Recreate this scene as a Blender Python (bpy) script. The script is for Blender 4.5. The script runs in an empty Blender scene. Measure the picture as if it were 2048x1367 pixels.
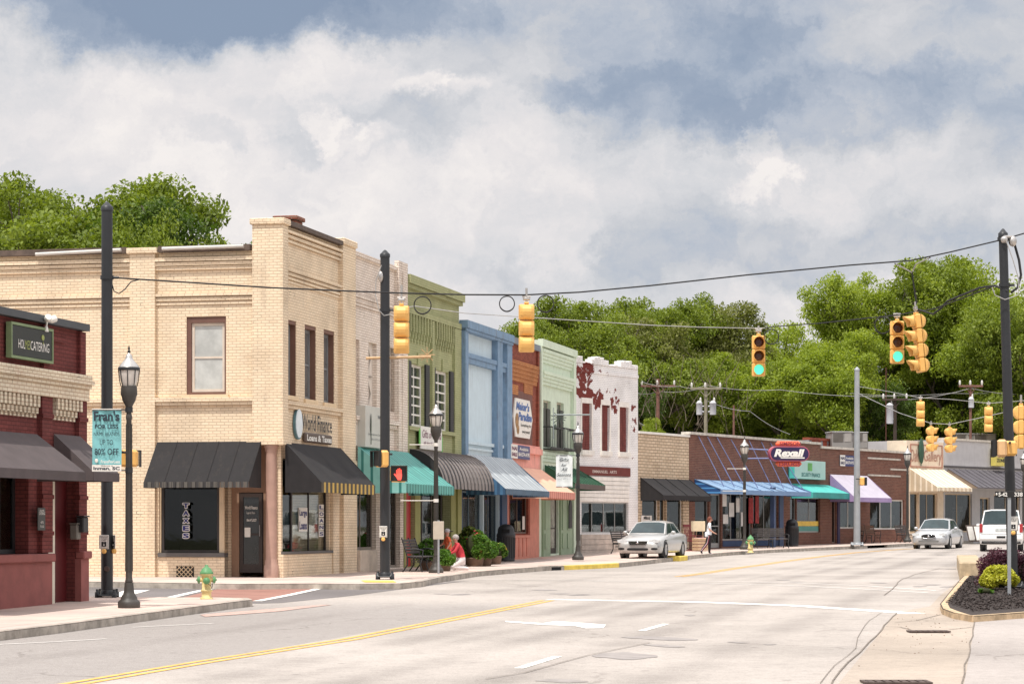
import bpy, math, random, bisect
import numpy as np
from mathutils import Vector, Matrix
random.seed(7)
S = bpy.context.scene
COL = S.collection
PI = math.pi
# ------------------------------------------------------------------ camera
HY = 1052.0; FP = 5000.0; EYE = 2.10          # horizon row, focal length in px of the 2048 px photo, eye height
cam = bpy.data.objects.new('camera', bpy.data.cameras.new('camera'))
COL.objects.link(cam); S.camera = cam
cam.location = (0, 0, EYE); cam.rotation_euler = (PI/2, 0, 0)
cam.data.sensor_width = 36; cam.data.lens = FP/2048*36
cam.data.shift_y = (HY-683.5)/2048; cam.data.clip_end = 6000; cam.data.clip_start = .5
# ------------------------------------------------------------------ light
S.view_settings.view_transform = 'Standard'; S.view_settings.look = 'None'
S.view_settings.exposure = 0.2; S.view_settings.gamma = 1
S.cycles.use_adaptive_sampling = True; S.cycles.max_bounces = 6; S.cycles.transparent_max_bounces = 12
SUN = Vector((-.19, -.36, .905)).normalized()   # towards the sun: high, behind the camera's left shoulder
sl = bpy.data.lights.new('sun', 'SUN'); sl.energy = 3.4; sl.angle = math.radians(.6); sl.color = (1, .95, .87)
so = bpy.data.objects.new('sun', sl); COL.objects.link(so); so.rotation_euler = SUN.to_track_quat('Z', 'Y').to_euler()
W = bpy.data.worlds.new('World'); S.world = W; W.use_nodes = True
nt = W.node_tree; nt.nodes.clear()
class G_:
    """tiny node helper"""
    def __init__(s, nt): s.nt = nt
    def n(s, t, **k):
        o = s.nt.nodes.new(t)
        for a, v in k.items(): setattr(o, a, v)
        return o
    def l(s, a, b): s.nt.links.new(a, b)
    def inp(s, sock, v):
        if hasattr(v, 'links') or isinstance(v, bpy.types.NodeSocket): s.l(v, sock)
        else: sock.default_value = v
    def m(s, op, a, b=0.0, c=0.0, clamp=False):
        o = s.n('ShaderNodeMath', operation=op, use_clamp=clamp)
        s.inp(o.inputs[0], a); s.inp(o.inputs[1], b); s.inp(o.inputs[2], c); return o.outputs[0]
    def mix(s, f, a, b, t='MIX'):
        o = s.n('ShaderNodeMix', data_type='RGBA', blend_type=t)
        s.inp(o.inputs[0], f); s.inp(o.inputs[6], c4(a)); s.inp(o.inputs[7], c4(b)); return o.outputs[2]
    def ramp(s, f, stops, interp='LINEAR'):
        o = s.n('ShaderNodeValToRGB'); r = o.color_ramp; r.interpolation = interp
        while len(r.elements) < len(stops): r.elements.new(.5)
        for e, (p, c) in zip(r.elements, stops): e.position = p; e.color = c4(c)
        s.inp(o.inputs[0], f); return o.outputs[0]
    def noise(s, vec, scale, detail=4, rough=.55, dist=0.0):
        o = s.n('ShaderNodeTexNoise'); s.inp(o.inputs['Vector'], vec)
        o.inputs['Scale'].default_value = scale; o.inputs['Detail'].default_value = detail
        o.inputs['Roughness'].default_value = rough; o.inputs['Distortion'].default_value = dist
        return o.outputs['Fac']
    def xyz(s, x, y, z=0.0):
        o = s.n('ShaderNodeCombineXYZ'); s.inp(o.inputs[0], x); s.inp(o.inputs[1], y); s.inp(o.inputs[2], z); return o.outputs[0]
    def sep(s, v):
        o = s.n('ShaderNodeSeparateXYZ'); s.l(v, o.inputs[0]); return o.outputs
    def smooth(s, f, a, b):
        o = s.n('ShaderNodeMapRange', interpolation_type='SMOOTHSTEP'); s.inp(o.inputs[0], f)
        o.inputs[1].default_value = a; o.inputs[2].default_value = b; return o.outputs[0]
def c4(c):
    if isinstance(c, bpy.types.NodeSocket): return c
    return (*c, 1) if len(c) == 3 else c
def lin(r, g, b):
    f = lambda v: (v/255/12.92) if v/255 <= .04045 else ((v/255+.055)/1.055)**2.4
    c = (f(r), f(g), f(b)); L = .25*c[0]+.6*c[1]+.15*c[2]
    return tuple(L+(v-L)*.86 for v in c)      # photo colours carry the warm light: pull them back a little
g = G_(nt)
tc = g.n('ShaderNodeTexCoord'); X, Y, Z = g.sep(tc.outputs['Generated'])[:3]
az = g.m('ARCTAN2', X, Y); el = g.m('ARCSINE', Z)
P = g.xyz(az, el)
wob = g.n('ShaderNodeTexNoise'); g.l(P, wob.inputs['Vector']); wob.inputs['Scale'].default_value = 15; wob.inputs['Detail'].default_value = 12
wob.inputs['Roughness'].default_value = .68
wv = g.n('ShaderNodeVectorMath', operation='SUBTRACT'); g.l(wob.outputs['Color'], wv.inputs[0]); wv.inputs[1].default_value = (.5, .5, .5)
ws = g.n('ShaderNodeVectorMath', operation='MULTIPLY_ADD'); g.l(wv.outputs[0], ws.inputs[0]); ws.inputs[1].default_value = (.11, .07, 0); g.l(P, ws.inputs[2])
PW = ws.outputs[0]
stretch = g.n('ShaderNodeVectorMath', operation='MULTIPLY'); g.l(P, stretch.inputs[0]); stretch.inputs[1].default_value = (1, 1.9, 1)
base = g.noise(stretch.outputs[0], 11, 12, .6, .35)
bil = g.noise(ws.outputs[0], 42, 12, .62, .2)
val = g.m('MULTIPLY_ADD', bil, .56, g.m('MULTIPLY_ADD', base, .55, .165))
BL = [(250,0,520,125,-.55),(620,-10,480,100,-.45),(960,120,160,60,-.15),(1380,60,330,150,-.30),(1330,205,230,80,-.33),(1760,40,420,150,-.22),(1720,225,330,85,-.36),(2010,330,130,90,-.22),
      (1110,190,85,38,-.2),(1620,500,420,85,-.24),(1090,545,190,50,-.16),(1330,470,180,90,-.12),(830,255,170,70,-.16),(415,275,80,28,-.16),(600,290,80,30,-.14),
      (690,245,50,34,.30),(740,275,60,30,.2),(870,175,60,26,.2),(910,195,50,30,.14),(1500,365,70,30,.22),(1560,345,60,26,.2),(1548,275,34,70,.22),(480,400,380,130,.16),(250,250,330,110,.10),(1120,545,80,60,.12),(860,420,210,90,.12),
      (1000,330,160,100,.10),(1120,490,60,60,.14),(1800,640,500,80,.16),(1700,60,90,90,.10),(1480,480,60,40,.12),(650,160,240,55,.12),(560,620,500,160,.08)]
for (x, y, rx, ry, w) in BL:
    d = g.n('ShaderNodeVectorMath', operation='SUBTRACT'); g.l(PW, d.inputs[0]); d.inputs[1].default_value = ((x-1024)/FP, (HY-y)/FP, 0)
    q = g.n('ShaderNodeVectorMath', operation='MULTIPLY'); g.l(d.outputs[0], q.inputs[0]); q.inputs[1].default_value = (FP/rx, FP/ry, 0)
    L = g.n('ShaderNodeVectorMath', operation='LENGTH'); g.l(q.outputs[0], L.inputs[0])
    f = g.smooth(L.outputs['Value'], 1.3, .45)
    val = g.m('MULTIPLY_ADD', f, w, val)
cloud = g.ramp(val, [(.0, lin(138,157,184)), (.22, lin(158,173,195)), (.40, lin(184,193,208)), (.54, lin(203,206,213)), (.70, lin(219,219,223)), (.84, lin(233,229,230)), (1, lin(247,241,238))])
sky = g.n('ShaderNodeTexSky', sky_type='NISHITA', sun_disc=False)
sky.sun_elevation = math.asin(SUN.z); sky.sun_rotation = math.atan2(SUN.x, SUN.y); sky.altitude = 250; sky.air_density = 1.2; sky.dust_density = 2
sc10 = g.n('ShaderNodeVectorMath', operation='SCALE'); g.l(cloud, sc10.inputs[0]); g.l(g.m('MULTIPLY_ADD', g.smooth(el, .25, .8), 9.0, 8.6), sc10.inputs['Scale'])   # sky above the view made brighter as added fill for the shaded fronts
cover = g.m('MULTIPLY_ADD', g.smooth(base, .35, .6), .05, .95)
fin = g.mix(cover, sky.outputs[0], sc10.outputs[0])
bg = g.n('ShaderNodeBackground'); g.l(fin, bg.inputs[0]); bg.inputs[1].default_value = .1
wo = g.n('ShaderNodeOutputWorld'); g.l(bg.outputs[0], wo.inputs[0])
# ------------------------------------------------------------------ terrain profile, pixel -> ground helpers
ZK = [(0,.17),(20,.33),(47,.585),(65,.77),(90,.875),(106,1.0),(115,1.07),(128,1.2),(138,1.26),(160,1.36),(260,1.6),(4000,1.6)]
def zs(y):                                        # top of the pavement at depth y
    if y <= 0: return .17
    for (a, p), (b, q) in zip(ZK, ZK[1:]):
        if y <= b: return p+(q-p)*(y-a)/(b-a)
    return 1.6
def zr(y): return zs(y)-.14                       # road
def gnd(px, py, off=0.0, sw=False):               # where the ray of a photo pixel meets the road (or the pavement)
    lo, hi = 8.0, 400.0
    for _ in range(50):
        m = (lo+hi)/2; z = (zs(m) if sw else zr(m))+off
        if HY+(EYE-z)/m*FP > py: lo = m
        else: hi = m
    return Vector(((px-1024)/FP*lo, lo, (zs(lo) if sw else zr(lo))+off))
def at(px, py, D): return Vector(((px-1024)/FP*D, D, EYE+(HY-py)/FP*D))
# ------------------------------------------------------------------ objects
def setp(o, label=None, cat=None, group=None, kind=None):
    if label: o['label'] = label
    if cat: o['category'] = cat
    if group: o['group'] = group
    if kind: o['kind'] = kind
    return o
def thing(name, label, cat, loc=(0,0,0), rz=0.0, group=None):
    o = bpy.data.objects.new(name, None); COL.objects.link(o); o.empty_display_size = .2
    o.location = loc; o.rotation_euler = (0, 0, rz); return setp(o, label, cat, group)
def copy_tree(o, parent=None):
    c = o.copy(); COL.objects.link(c)
    if parent is not None: c.parent = parent
    for ch in list(o.children): copy_tree(ch, c)
    return c
SPLIT = {'lettering', 'rib', 'pillar', 'side_panel', 'post', 'pilaster', 'gutter', 'coping', 'tie_rod', 'window_post', 'weatherhead', 'flag_bunting', 'clamp', 'trim', 'window_lining', 'green_edge', 'ochre_brick', 'bracket', 'entrance_wall'}
class MB:
    def __init__(s): s.v = []; s.f = []; s.mi = []; s.sm = []; s.parts = []
    def add(s, vs, fs, mi=0, sm=False):
        b = len(s.v); s.parts.append((b, b+len(vs), len(s.f), len(s.f)+len(fs))); s.v += [tuple(v) for v in vs]
        for f in fs: s.f.append(tuple(b+i for i in f)); s.mi.append(mi); s.sm.append(sm)
        return s
    def box(s, x0, x1, y0, y1, z0, z1, mi=0, M=None):
        if x0 > x1: x0, x1 = x1, x0
        if y0 > y1: y0, y1 = y1, y0
        if z0 > z1: z0, z1 = z1, z0
        vs = [(x0,y0,z0),(x1,y0,z0),(x1,y1,z0),(x0,y1,z0),(x0,y0,z1),(x1,y0,z1),(x1,y1,z1),(x0,y1,z1)]
        if M is not None: vs = [M @ Vector(v) for v in vs]
        return s.add(vs, [(0,3,2,1),(4,5,6,7),(0,1,5,4),(1,2,6,5),(2,3,7,6),(3,0,4,7)], mi)
    def bbox(s, x0, x1, y0, y1, z0, z1, b=.02, mi=0, M=None):      # box with all its edges chamfered
        if x0 > x1: x0, x1 = x1, x0
        if y0 > y1: y0, y1 = y1, y0
        if z0 > z1: z0, z1 = z1, z0
        b = min(b, (x1-x0)*.45, (y1-y0)*.45, (z1-z0)*.45)
        vs = []; 
        for ix, x in enumerate((x0, x1)):
            for iy, y in enumerate((y0, y1)):
                for iz, z in enumerate((z0, z1)):
                    dx = b if ix == 0 else -b; dy = b if iy == 0 else -b; dz = b if iz == 0 else -b
                    vs += [(x, y+dy, z+dz), (x+dx, y, z+dz), (x+dx, y+dy, z)]
        I = lambda ix, iy, iz, k: (ix*4+iy*2+iz)*3+k
        fs = []
        for i in (0, 1):
            fs.append((I(i,0,0,0), I(i,1,0,0), I(i,1,1,0), I(i,0,1,0)))
            fs.append((I(0,i,0,1), I(1,i,0,1), I(1,i,1,1), I(0,i,1,1)))
            fs.append((I(0,0,i,2), I(1,0,i,2), I(1,1,i,2), I(0,1,i,2)))
            for j in (0, 1):
                fs.append((I(i,j,0,0), I(i,j,1,0), I(i,j,1,1), I(i,j,0,1)))
                fs.append((I(i,0,j,0), I(i,1,j,0), I(i,1,j,2), I(i,0,j,2)))
                fs.append((I(0,i,j,1), I(1,i,j,1), I(1,i,j,2), I(0,i,j,2)))
                for k in (0, 1): fs.append((I(i,j,k,0), I(i,j,k,1), I(i,j,k,2)))
        c = Vector(((x0+x1)/2, (y0+y1)/2, (z0+z1)/2)); out = []
        for f in fs:
            p = [Vector(vs[i]) for i in f]; n = (p[1]-p[0]).cross(p[2]-p[0])
            out.append(f if n.dot(sum(p, Vector())/len(p)-c) > 0 else f[::-1])
        if M is not None: vs = [M @ Vector(v) for v in vs]
        return s.add(vs, out, mi)
    def quad(s, a, b, c, d, mi=0): return s.add([a, b, c, d], [(0,1,2,3)], mi)
    def prism(s, poly, y0, y1, mi=0, M=None):       # polygon in (x, z) swept along y
        n = len(poly); vs = [(x, y0, z) for x, z in poly]+[(x, y1, z) for x, z in poly]
        if M is not None: vs = [M @ Vector(v) for v in vs]
        return s.add(vs, [tuple(range(n)), tuple(range(2*n-1, n-1, -1))]+[(i, i+n, (i+1) % n+n, (i+1) % n) for i in range(n)], mi)
    def tube(s, pts, r, n=8, mi=0, caps=True):
        pts = [Vector(p) for p in pts]; rs = r if isinstance(r, (list, tuple)) else [r]*len(pts)
        vs = []; fs = []; up = None
        for i, p in enumerate(pts):
            d = (pts[min(i+1, len(pts)-1)]-pts[max(i-1, 0)])
            d = d.normalized() if d.length > 1e-9 else Vector((0,0,1))
            if up is None: up = Vector((0,0,1)) if abs(d.z) < .9 else Vector((1,0,0))
            a = d.cross(up); a = a.normalized() if a.length > 1e-6 else d.orthogonal().normalized()
            b = d.cross(a).normalized(); up = -b if abs(b.dot(up)) > .2 else up
            for k in range(n):
                t = 2*PI*k/n; vs.append(p+(a*math.cos(t)+b*math.sin(t))*rs[i])
        for i in range(len(pts)-1):
            for k in range(n):
                k2 = (k+1) % n; fs.append((i*n+k, i*n+k2, (i+1)*n+k2, (i+1)*n+k))
        s.add(vs, fs, mi, True)
        if caps:
            s.add(vs[:n], [tuple(range(n))[::-1]], mi); s.add(vs[-n:], [tuple(range(n))], mi)
        return s
    def lathe(s, prof, n=16, c=(0,0,0), mi=0, M=None, smooth=True):  # profile [(r, z)]
        vs = []; fs = []
        for r, z in prof:
            for k in range(n):
                t = 2*PI*k/n; v = Vector((c[0]+r*math.cos(t), c[1]+r*math.sin(t), c[2]+z))
                vs.append(M @ v if M is not None else v)
        for i in range(len(prof)-1):
            for k in range(n):
                k2 = (k+1) % n; fs.append((i*n+k, i*n+k2, (i+1)*n+k2, (i+1)*n+k))
        s.add(vs, fs, mi, smooth)
        s.add(vs[:n], [tuple(range(n))[::-1]], mi); s.add(vs[-n:], [tuple(range(n))], mi)
        return s
    def ell(s, c, r, n=12, m=8, mi=0, M=None):
        vs = []; fs = []
        for i in range(m+1):
            a = PI*i/m
            for k in range(n):
                t = 2*PI*k/n; v = Vector((c[0]+r[0]*math.sin(a)*math.cos(t), c[1]+r[1]*math.sin(a)*math.sin(t), c[2]-r[2]*math.cos(a)))
                vs.append(M @ v if M is not None else v)
        for i in range(m):
            for k in range(n):
                k2 = (k+1) % n; fs.append((i*n+k, i*n+k2, (i+1)*n+k2, (i+1)*n+k))
        return s.add(vs, fs, mi, True)
    def mesh(s, name, mats):
        me = bpy.data.meshes.new(name); me.from_pydata(s.v, [], s.f)
        for m in (mats if isinstance(mats, (list, tuple)) else [mats]): me.materials.append(m)
        me.polygons.foreach_set('material_index', s.mi); me.polygons.foreach_set('use_smooth', s.sm)
        me.update(); return me
    def build(s, name, mats, parent=None, label=None, cat=None, group=None, kind=None, loc=None, rz=None):
        if name in SPLIT and parent is not None and len(s.parts) > 1:      # pieces that do not touch become parts of their own
            bb = [(np.array(s.v[a:b]).min(0)-.012, np.array(s.v[a:b]).max(0)+.012) for a, b, _, _ in s.parts]; cl = list(range(len(bb)))
            for i in range(len(bb)):
                for j in range(i):
                    if (bb[i][0] <= bb[j][1]).all() and (bb[j][0] <= bb[i][1]).all():
                        a, b = cl[i], cl[j]; cl = [b if c == a else c for c in cl]
            if len(set(cl)) > 1:
                out = None
                for c in sorted(set(cl)):
                    q = MB()
                    for k, (a, b, f0, f1) in enumerate(s.parts):
                        if cl[k] == c:
                            for fi in range(f0, f1): pass
                            q.v += s.v[a:b]; off = len(q.v)-(b-a)-a
                            q.f += [tuple(i+off for i in f) for f in s.f[f0:f1]]; q.mi += s.mi[f0:f1]; q.sm += s.sm[f0:f1]
                    o = q.build(name, mats, parent, loc=loc, rz=rz); out = out or o
                return out
        o = bpy.data.objects.new(name, s.mesh(name, mats)); COL.objects.link(o)
        if parent is not None: o.parent = parent
        if loc is not None: o.location = loc
        if rz is not None: o.rotation_euler = (0, 0, rz)
        return setp(o, label, cat, group, kind)
_tm = {}
def text_data(body, bold=0.0, shear=0.0, spacing=1.0):
    k = (body, bold, shear, spacing)
    if k in _tm: return _tm[k]
    cu = bpy.data.curves.new('t', 'FONT'); cu.body = body; cu.size = 1; cu.offset = bold; cu.shear = shear; cu.space_character = spacing
    cu.align_x = 'CENTER'; cu.resolution_u = 3; cu.space_line = .95
    o = bpy.data.objects.new('t', cu); COL.objects.link(o)
    dg = bpy.context.evaluated_depsgraph_get(); dg.update()
    me = bpy.data.meshes.new_from_object(o.evaluated_get(dg))
    v = np.array([tuple(x.co) for x in me.vertices]); f = [tuple(p.vertices) for p in me.polygons]
    bpy.data.objects.remove(o); bpy.data.curves.remove(cu); bpy.data.meshes.remove(me)
    if len(v): v[:, :2] -= v[:, :2].min(0); v[:, :2] /= v[:, :2].max(0)
    _tm[k] = (v, f); return _tm[k]
def put_text(mb, body, x0, x1, z0, z1, y, mi=0, bold=0.0, shear=0.0, spacing=1.0, M=None):   # lettering facing local -y
    v, f = text_data(body, bold, shear, spacing)
    vs = [(x0+(x1-x0)*a[0], y, z0+(z1-z0)*a[1]) for a in v]
    if M is not None: vs = [M @ Vector(q) for q in vs]
    mb.add(vs, f, mi)
# ------------------------------------------------------------------ materials
MATS = {}
def newmat(name):
    m = bpy.data.materials.new(name); m.use_nodes = True; n = m.node_tree; n.nodes.clear(); MATS[name] = m
    return m, G_(n)
def finish(g, col, rough=.7, metal=0.0, bump=None, bs=.3, bd=.01, spec=.4, coat=0.0, emis=None, es=0.0):
    p = g.n('ShaderNodeBsdfPrincipled'); g.inp(p.inputs['Base Color'], c4(col)); g.inp(p.inputs['Roughness'], rough)
    p.inputs['Metallic'].default_value = metal; p.inputs['Specular IOR Level'].default_value = spec; p.inputs['Coat Weight'].default_value = coat
    p.inputs['Coat Roughness'].default_value = .06
    if emis is not None: g.inp(p.inputs['Emission Color'], c4(emis)); p.inputs['Emission Strength'].default_value = es
    if bump is not None:
        b = g.n('ShaderNodeBump'); b.inputs['Strength'].default_value = bs; b.inputs['Distance'].default_value = bd
        g.l(bump, b.inputs['Height']); g.l(b.outputs[0], p.inputs['Normal'])
    o = g.n('ShaderNodeOutputMaterial'); g.l(p.outputs[0], o.inputs[0]); return p
def sc(c, k): return tuple(min(1, v*k) for v in c[:3])
def mat(name, col, rough=.7, var=.12, scale=2.0, metal=0.0, spec=.4, coat=0.0, bs=.0, streak=0.0, emis=None, es=0.0):
    if name in MATS: return MATS[name]
    m, g = newmat(name); tc = g.n('ShaderNodeTexCoord'); o = tc.outputs['Object']
    n1 = g.noise(o, scale, 6, .65)
    c = g.mix(g.smooth(n1, .3, .7), sc(col, 1-var), sc(col, 1+var))
    if streak:
        mp = g.n('ShaderNodeMapping'); g.l(o, mp.inputs[0]); mp.inputs['Scale'].default_value = (3, 3, .5)
        n2 = g.noise(mp.outputs[0], 1.7, 7, .7); c = g.mix(g.m('MULTIPLY', g.smooth(n2, .52, .75), streak), c, (.14, .11, .085))
    finish(g, c, g.m('MULTIPLY_ADD', n1, .15, rough-.07), metal, n1 if bs else None, bs, .01, spec, coat, emis, es); return m
def brick(name, c1, c2, mortar, bw=.215, bh=.075, ms=.010, bs=.5, dirt=.3, dcol=(.16,.12,.09), peel=None, pcol=None, patch=None):
    if name in MATS: return MATS[name]
    m, g = newmat(name); tc = g.n('ShaderNodeTexCoord'); x, y, z = g.sep(tc.outputs['Object'])[:3]
    v = g.xyz(g.m('ADD', x, y), z, 0.0)
    b = g.n('ShaderNodeTexBrick'); g.l(v, b.inputs['Vector'])
    b.inputs['Scale'].default_value = 1; b.inputs['Brick Width'].default_value = bw; b.inputs['Row Height'].default_value = bh
    b.inputs['Mortar Size'].default_value = ms; b.inputs['Mortar Smooth'].default_value = .35; b.inputs['Bias'].default_value = 0
    b.inputs['Color1'].default_value = c4(c1); b.inputs['Color2'].default_value = c4(c2); b.inputs['Mortar'].default_value = c4(mortar)
    n1 = g.noise(tc.outputs['Object'], .9, 6, .6); n2 = g.noise(tc.outputs['Object'], 6, 5, .7)
    c = g.mix(1.0, b.outputs['Color'], g.ramp(n1, [(.25, (.80,.79,.78)), (.5, (1,1,1)), (.75, (1.12,1.11,1.09))]), 'MULTIPLY')
    # dark open joints and chipped spots where the paint has gone
    chip = g.m('MULTIPLY', g.smooth(g.noise(tc.outputs['Object'], 1.7, 7, .78), .575, .68), b.outputs['Fac'])
    c = g.mix(g.m('MULTIPLY', chip, .8), c, (.09, .06, .045))
    mp = g.n('ShaderNodeMapping'); g.l(tc.outputs['Object'], mp.inputs[0]); mp.inputs['Scale'].default_value = (2.2, 2.2, .35)
    c = g.mix(g.m('MULTIPLY', g.smooth(g.noise(mp.outputs[0], 1.3, 7, .7), .54, .78), dirt), c, dcol)
    if peel:
        acc = None
        nn = g.noise(tc.outputs['Object'], 2.3, 8, .62, .6); nn2 = g.noise(tc.outputs['Object'], 9, 3, .6)
        nn = g.m('MULTIPLY_ADD', nn2, .18, g.m('SUBTRACT', nn, .09))
        for (cx, cz, rx, rz, w) in peel:
            d = g.m('POWER', g.m('DIVIDE', g.m('SUBTRACT', x, cx), rx), 2.0); e = g.m('POWER', g.m('DIVIDE', g.m('SUBTRACT', z, cz), rz), 2.0)
            f = g.m('MULTIPLY', g.smooth(g.m('ADD', d, e), 1.6, .2), w); acc = f if acc is None else g.m('MAXIMUM', acc, f)
        mk = g.smooth(g.m('ADD', nn, acc), .82, .85)
        c = g.mix(mk, c, g.mix(b.outputs['Fac'], pcol, sc(pcol, .55)))
    h = g.m('SUBTRACT', g.m('MULTIPLY', n2, .35), b.outputs['Fac'])
    finish(g, c, .85, 0, h, bs, .012, .25); return m
def stripes(name, c1, c2, per, axis=0, duty=.5, rough=.6, metal=0.0, bs=0.0, weather=0.0, wcol=(.2,.18,.16)):
    if name in MATS: return MATS[name]
    m, g = newmat(name); tc = g.n('ShaderNodeTexCoord'); a = g.sep(tc.outputs['Object'])[axis]
    w = g.m('FRACT', g.m('DIVIDE', a, per)); f = g.m('MULTIPLY', g.smooth(w, 0, .08), g.smooth(w, duty+.08, duty))
    c = g.mix(f, c1, c2)
    n = g.noise(tc.outputs['Object'], 2.0, 6, .65)
    c = g.mix(1.0, c, g.ramp(n, [(.3, (.85,.85,.85)), (.7, (1.1,1.1,1.1))]), 'MULTIPLY')
    if weather:
        mp = g.n('ShaderNodeMapping'); g.l(tc.outputs['Object'], mp.inputs[0]); mp.inputs['Scale'].default_value = (5, .7, .7)
        c = g.mix(g.m('MULTIPLY', g.smooth(g.noise(mp.outputs[0], 1.6, 6, .7), .45, .7), weather), c, wcol)
    finish(g, c, rough, metal, f if bs else None, bs, .02); return m
def glass(name='glass', tint=(.55,.58,.58), f0=.06):
    if name in MATS: return MATS[name]
    m, g = newmat(name); fr = g.n('ShaderNodeFresnel'); fr.inputs[0].default_value = 1.5
    tc = g.n('ShaderNodeTexCoord'); b = g.n('ShaderNodeBump'); b.inputs['Strength'].default_value = .05; b.inputs['Distance'].default_value = .02
    g.l(g.noise(tc.outputs['Object'], 1.1, 3), b.inputs['Height'])
    t = g.n('ShaderNodeBsdfTransparent'); t.inputs[0].default_value = c4(tint); q = g.n('ShaderNodeBsdfGlossy'); q.inputs['Roughness'].default_value = .02
    g.l(b.outputs[0], q.inputs['Normal'])
    q.inputs[0].default_value = (.8, .82, .82, 1)
    mx = g.n('ShaderNodeMixShader'); g.l(g.m('MULTIPLY_ADD', fr.outputs[0], .42, f0, clamp=True), mx.inputs[0]); g.l(t.outputs[0], mx.inputs[1]); g.l(q.outputs[0], mx.inputs[2])
    o = g.n('ShaderNodeOutputMaterial'); g.l(mx.outputs[0], o.inputs[0]); return m
def goods(name, cols, sx=2.2, sz=2.2, dark=.35):       # coloured stock on shelves
    if name in MATS: return MATS[name]
    m, g = newmat(name); tc = g.n('ShaderNodeTexCoord'); x, y, z = g.sep(tc.outputs['Object'])[:3]
    v = g.n('ShaderNodeTexVoronoi', distance='CHEBYCHEV'); g.l(g.xyz(g.m('MULTIPLY', g.m('ADD', x, g.m('MULTIPLY', y, .7)), sx), g.m('MULTIPLY', z, sz)), v.inputs['Vector']); v.inputs['Scale'].default_value = 1
    r = g.sep(v.outputs['Color'])[0]
    c = g.ramp(r, [(i/len(cols), k) for i, k in enumerate(cols)], 'CONSTANT')
    finish(g, c, .7); return m
# ================================================================== GROUND
KN = [k for k, _ in ZK]
def bands(poly, zf, mb, mi=0):
    """flat polygon (world x, y) laid on the sloping profile, split at the profile's knots"""
    ys = [p[1] for p in poly]; ks = [-1e4]+KN+[1e5]
    for a, b in zip(ks, ks[1:]):
        if b <= min(ys) or a >= max(ys): continue
        q = [(p[0], p[1]) for p in poly]
        for lim, sg in ((a, 1), (b, -1)):
            r = []
            for i in range(len(q)):
                p0, p1 = q[i-1], q[i]; i0 = sg*(p0[1]-lim) >= 0; i1 = sg*(p1[1]-lim) >= 0
                if i0 != i1:
                    t = (lim-p0[1])/(p1[1]-p0[1]); r.append((p0[0]+(p1[0]-p0[0])*t, lim))
                if i1: r.append(p1)
            q = r
            if len(q) < 3: break
        if len(q) < 3: continue
        ar = sum(q[i-1][0]*q[i][1]-q[i][0]*q[i-1][1] for i in range(len(q)))
        if ar < 0: q = q[::-1]
        mb.add([(x, y, zf(y)) for x, y in q], [tuple(range(len(q)))], mi)
    return mb
def px(pts, off=0.0, sw=False): return [gnd(a, b, off, sw).to_2d() for a, b in pts]
def fine(line):                                  # subdivide a polyline, also at the profile's knots
    out = []
    for a, b in zip(line, line[1:]):
        a = Vector(a[:2]); b = Vector(b[:2]); ts = [i/max(1, int((b-a).length/1.5)) for i in range(max(1, int((b-a).length/1.5)))]
        for k in KN:
            if abs(b.y-a.y) > 1e-6:
                t = (k-a.y)/(b.y-a.y)
                if 0 < t < 1: ts.append(t)
        out += [a+(b-a)*t for t in sorted(set(ts))]
    return out+[Vector(line[-1][:2])]
def normals(L):
    r = []
    for i in range(len(L)):
        d = (L[min(i+1, len(L)-1)]-L[max(i-1, 0)]).normalized(); r.append(Vector((-d.y, d.x)))
    return r
def ribbon(mb, line, w, zf, shift=0.0, mi=0, wob=0.0):
    L = fine(line); N = normals(L); vs = []
    for p, n in zip(L, N):
        j = random.uniform(-wob, wob)
        for s in (-.5, .5):
            q = p+n*(shift+s*w*(1+random.uniform(-wob, wob)*8)+j); vs.append((q.x, q.y, zf(q.y)))
    mb.add(vs, [(2*i, 2*i+2, 2*i+3, 2*i+1) for i in range(len(L)-1)], mi); return mb
def kerb(mb, line, w=.16, up=.005, side=1, dn=.3, out=0.0):
    L = fine(line); N = normals(L); vs = []; ch = .025
    for p, n in zip(L, N):
        a = p-n*out*side; b = p+n*w*side; c = p+n*(ch-out)*side; j = random.uniform(-.004, .002)
        for q, z in ((a, zr(a.y)-dn), (a, zs(p.y)+up-ch), (c, zs(p.y)+up+j), (b, zs(b.y)+up+j), (b, zr(b.y)-dn)): vs.append((q.x, q.y, z))
    fs = []
    for i in range(len(L)-1):
        for k in range(4):
            f = (5*i+k, 5*i+k+1, 5*i+5+k+1, 5*i+5+k); fs.append(f if side > 0 else f[::-1])
    fs += [(0,1,2,3,4), tuple(5*(len(L)-1)+k for k in (4,3,2,1,0))]
    mb.add(vs, fs)
    return mb
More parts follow.
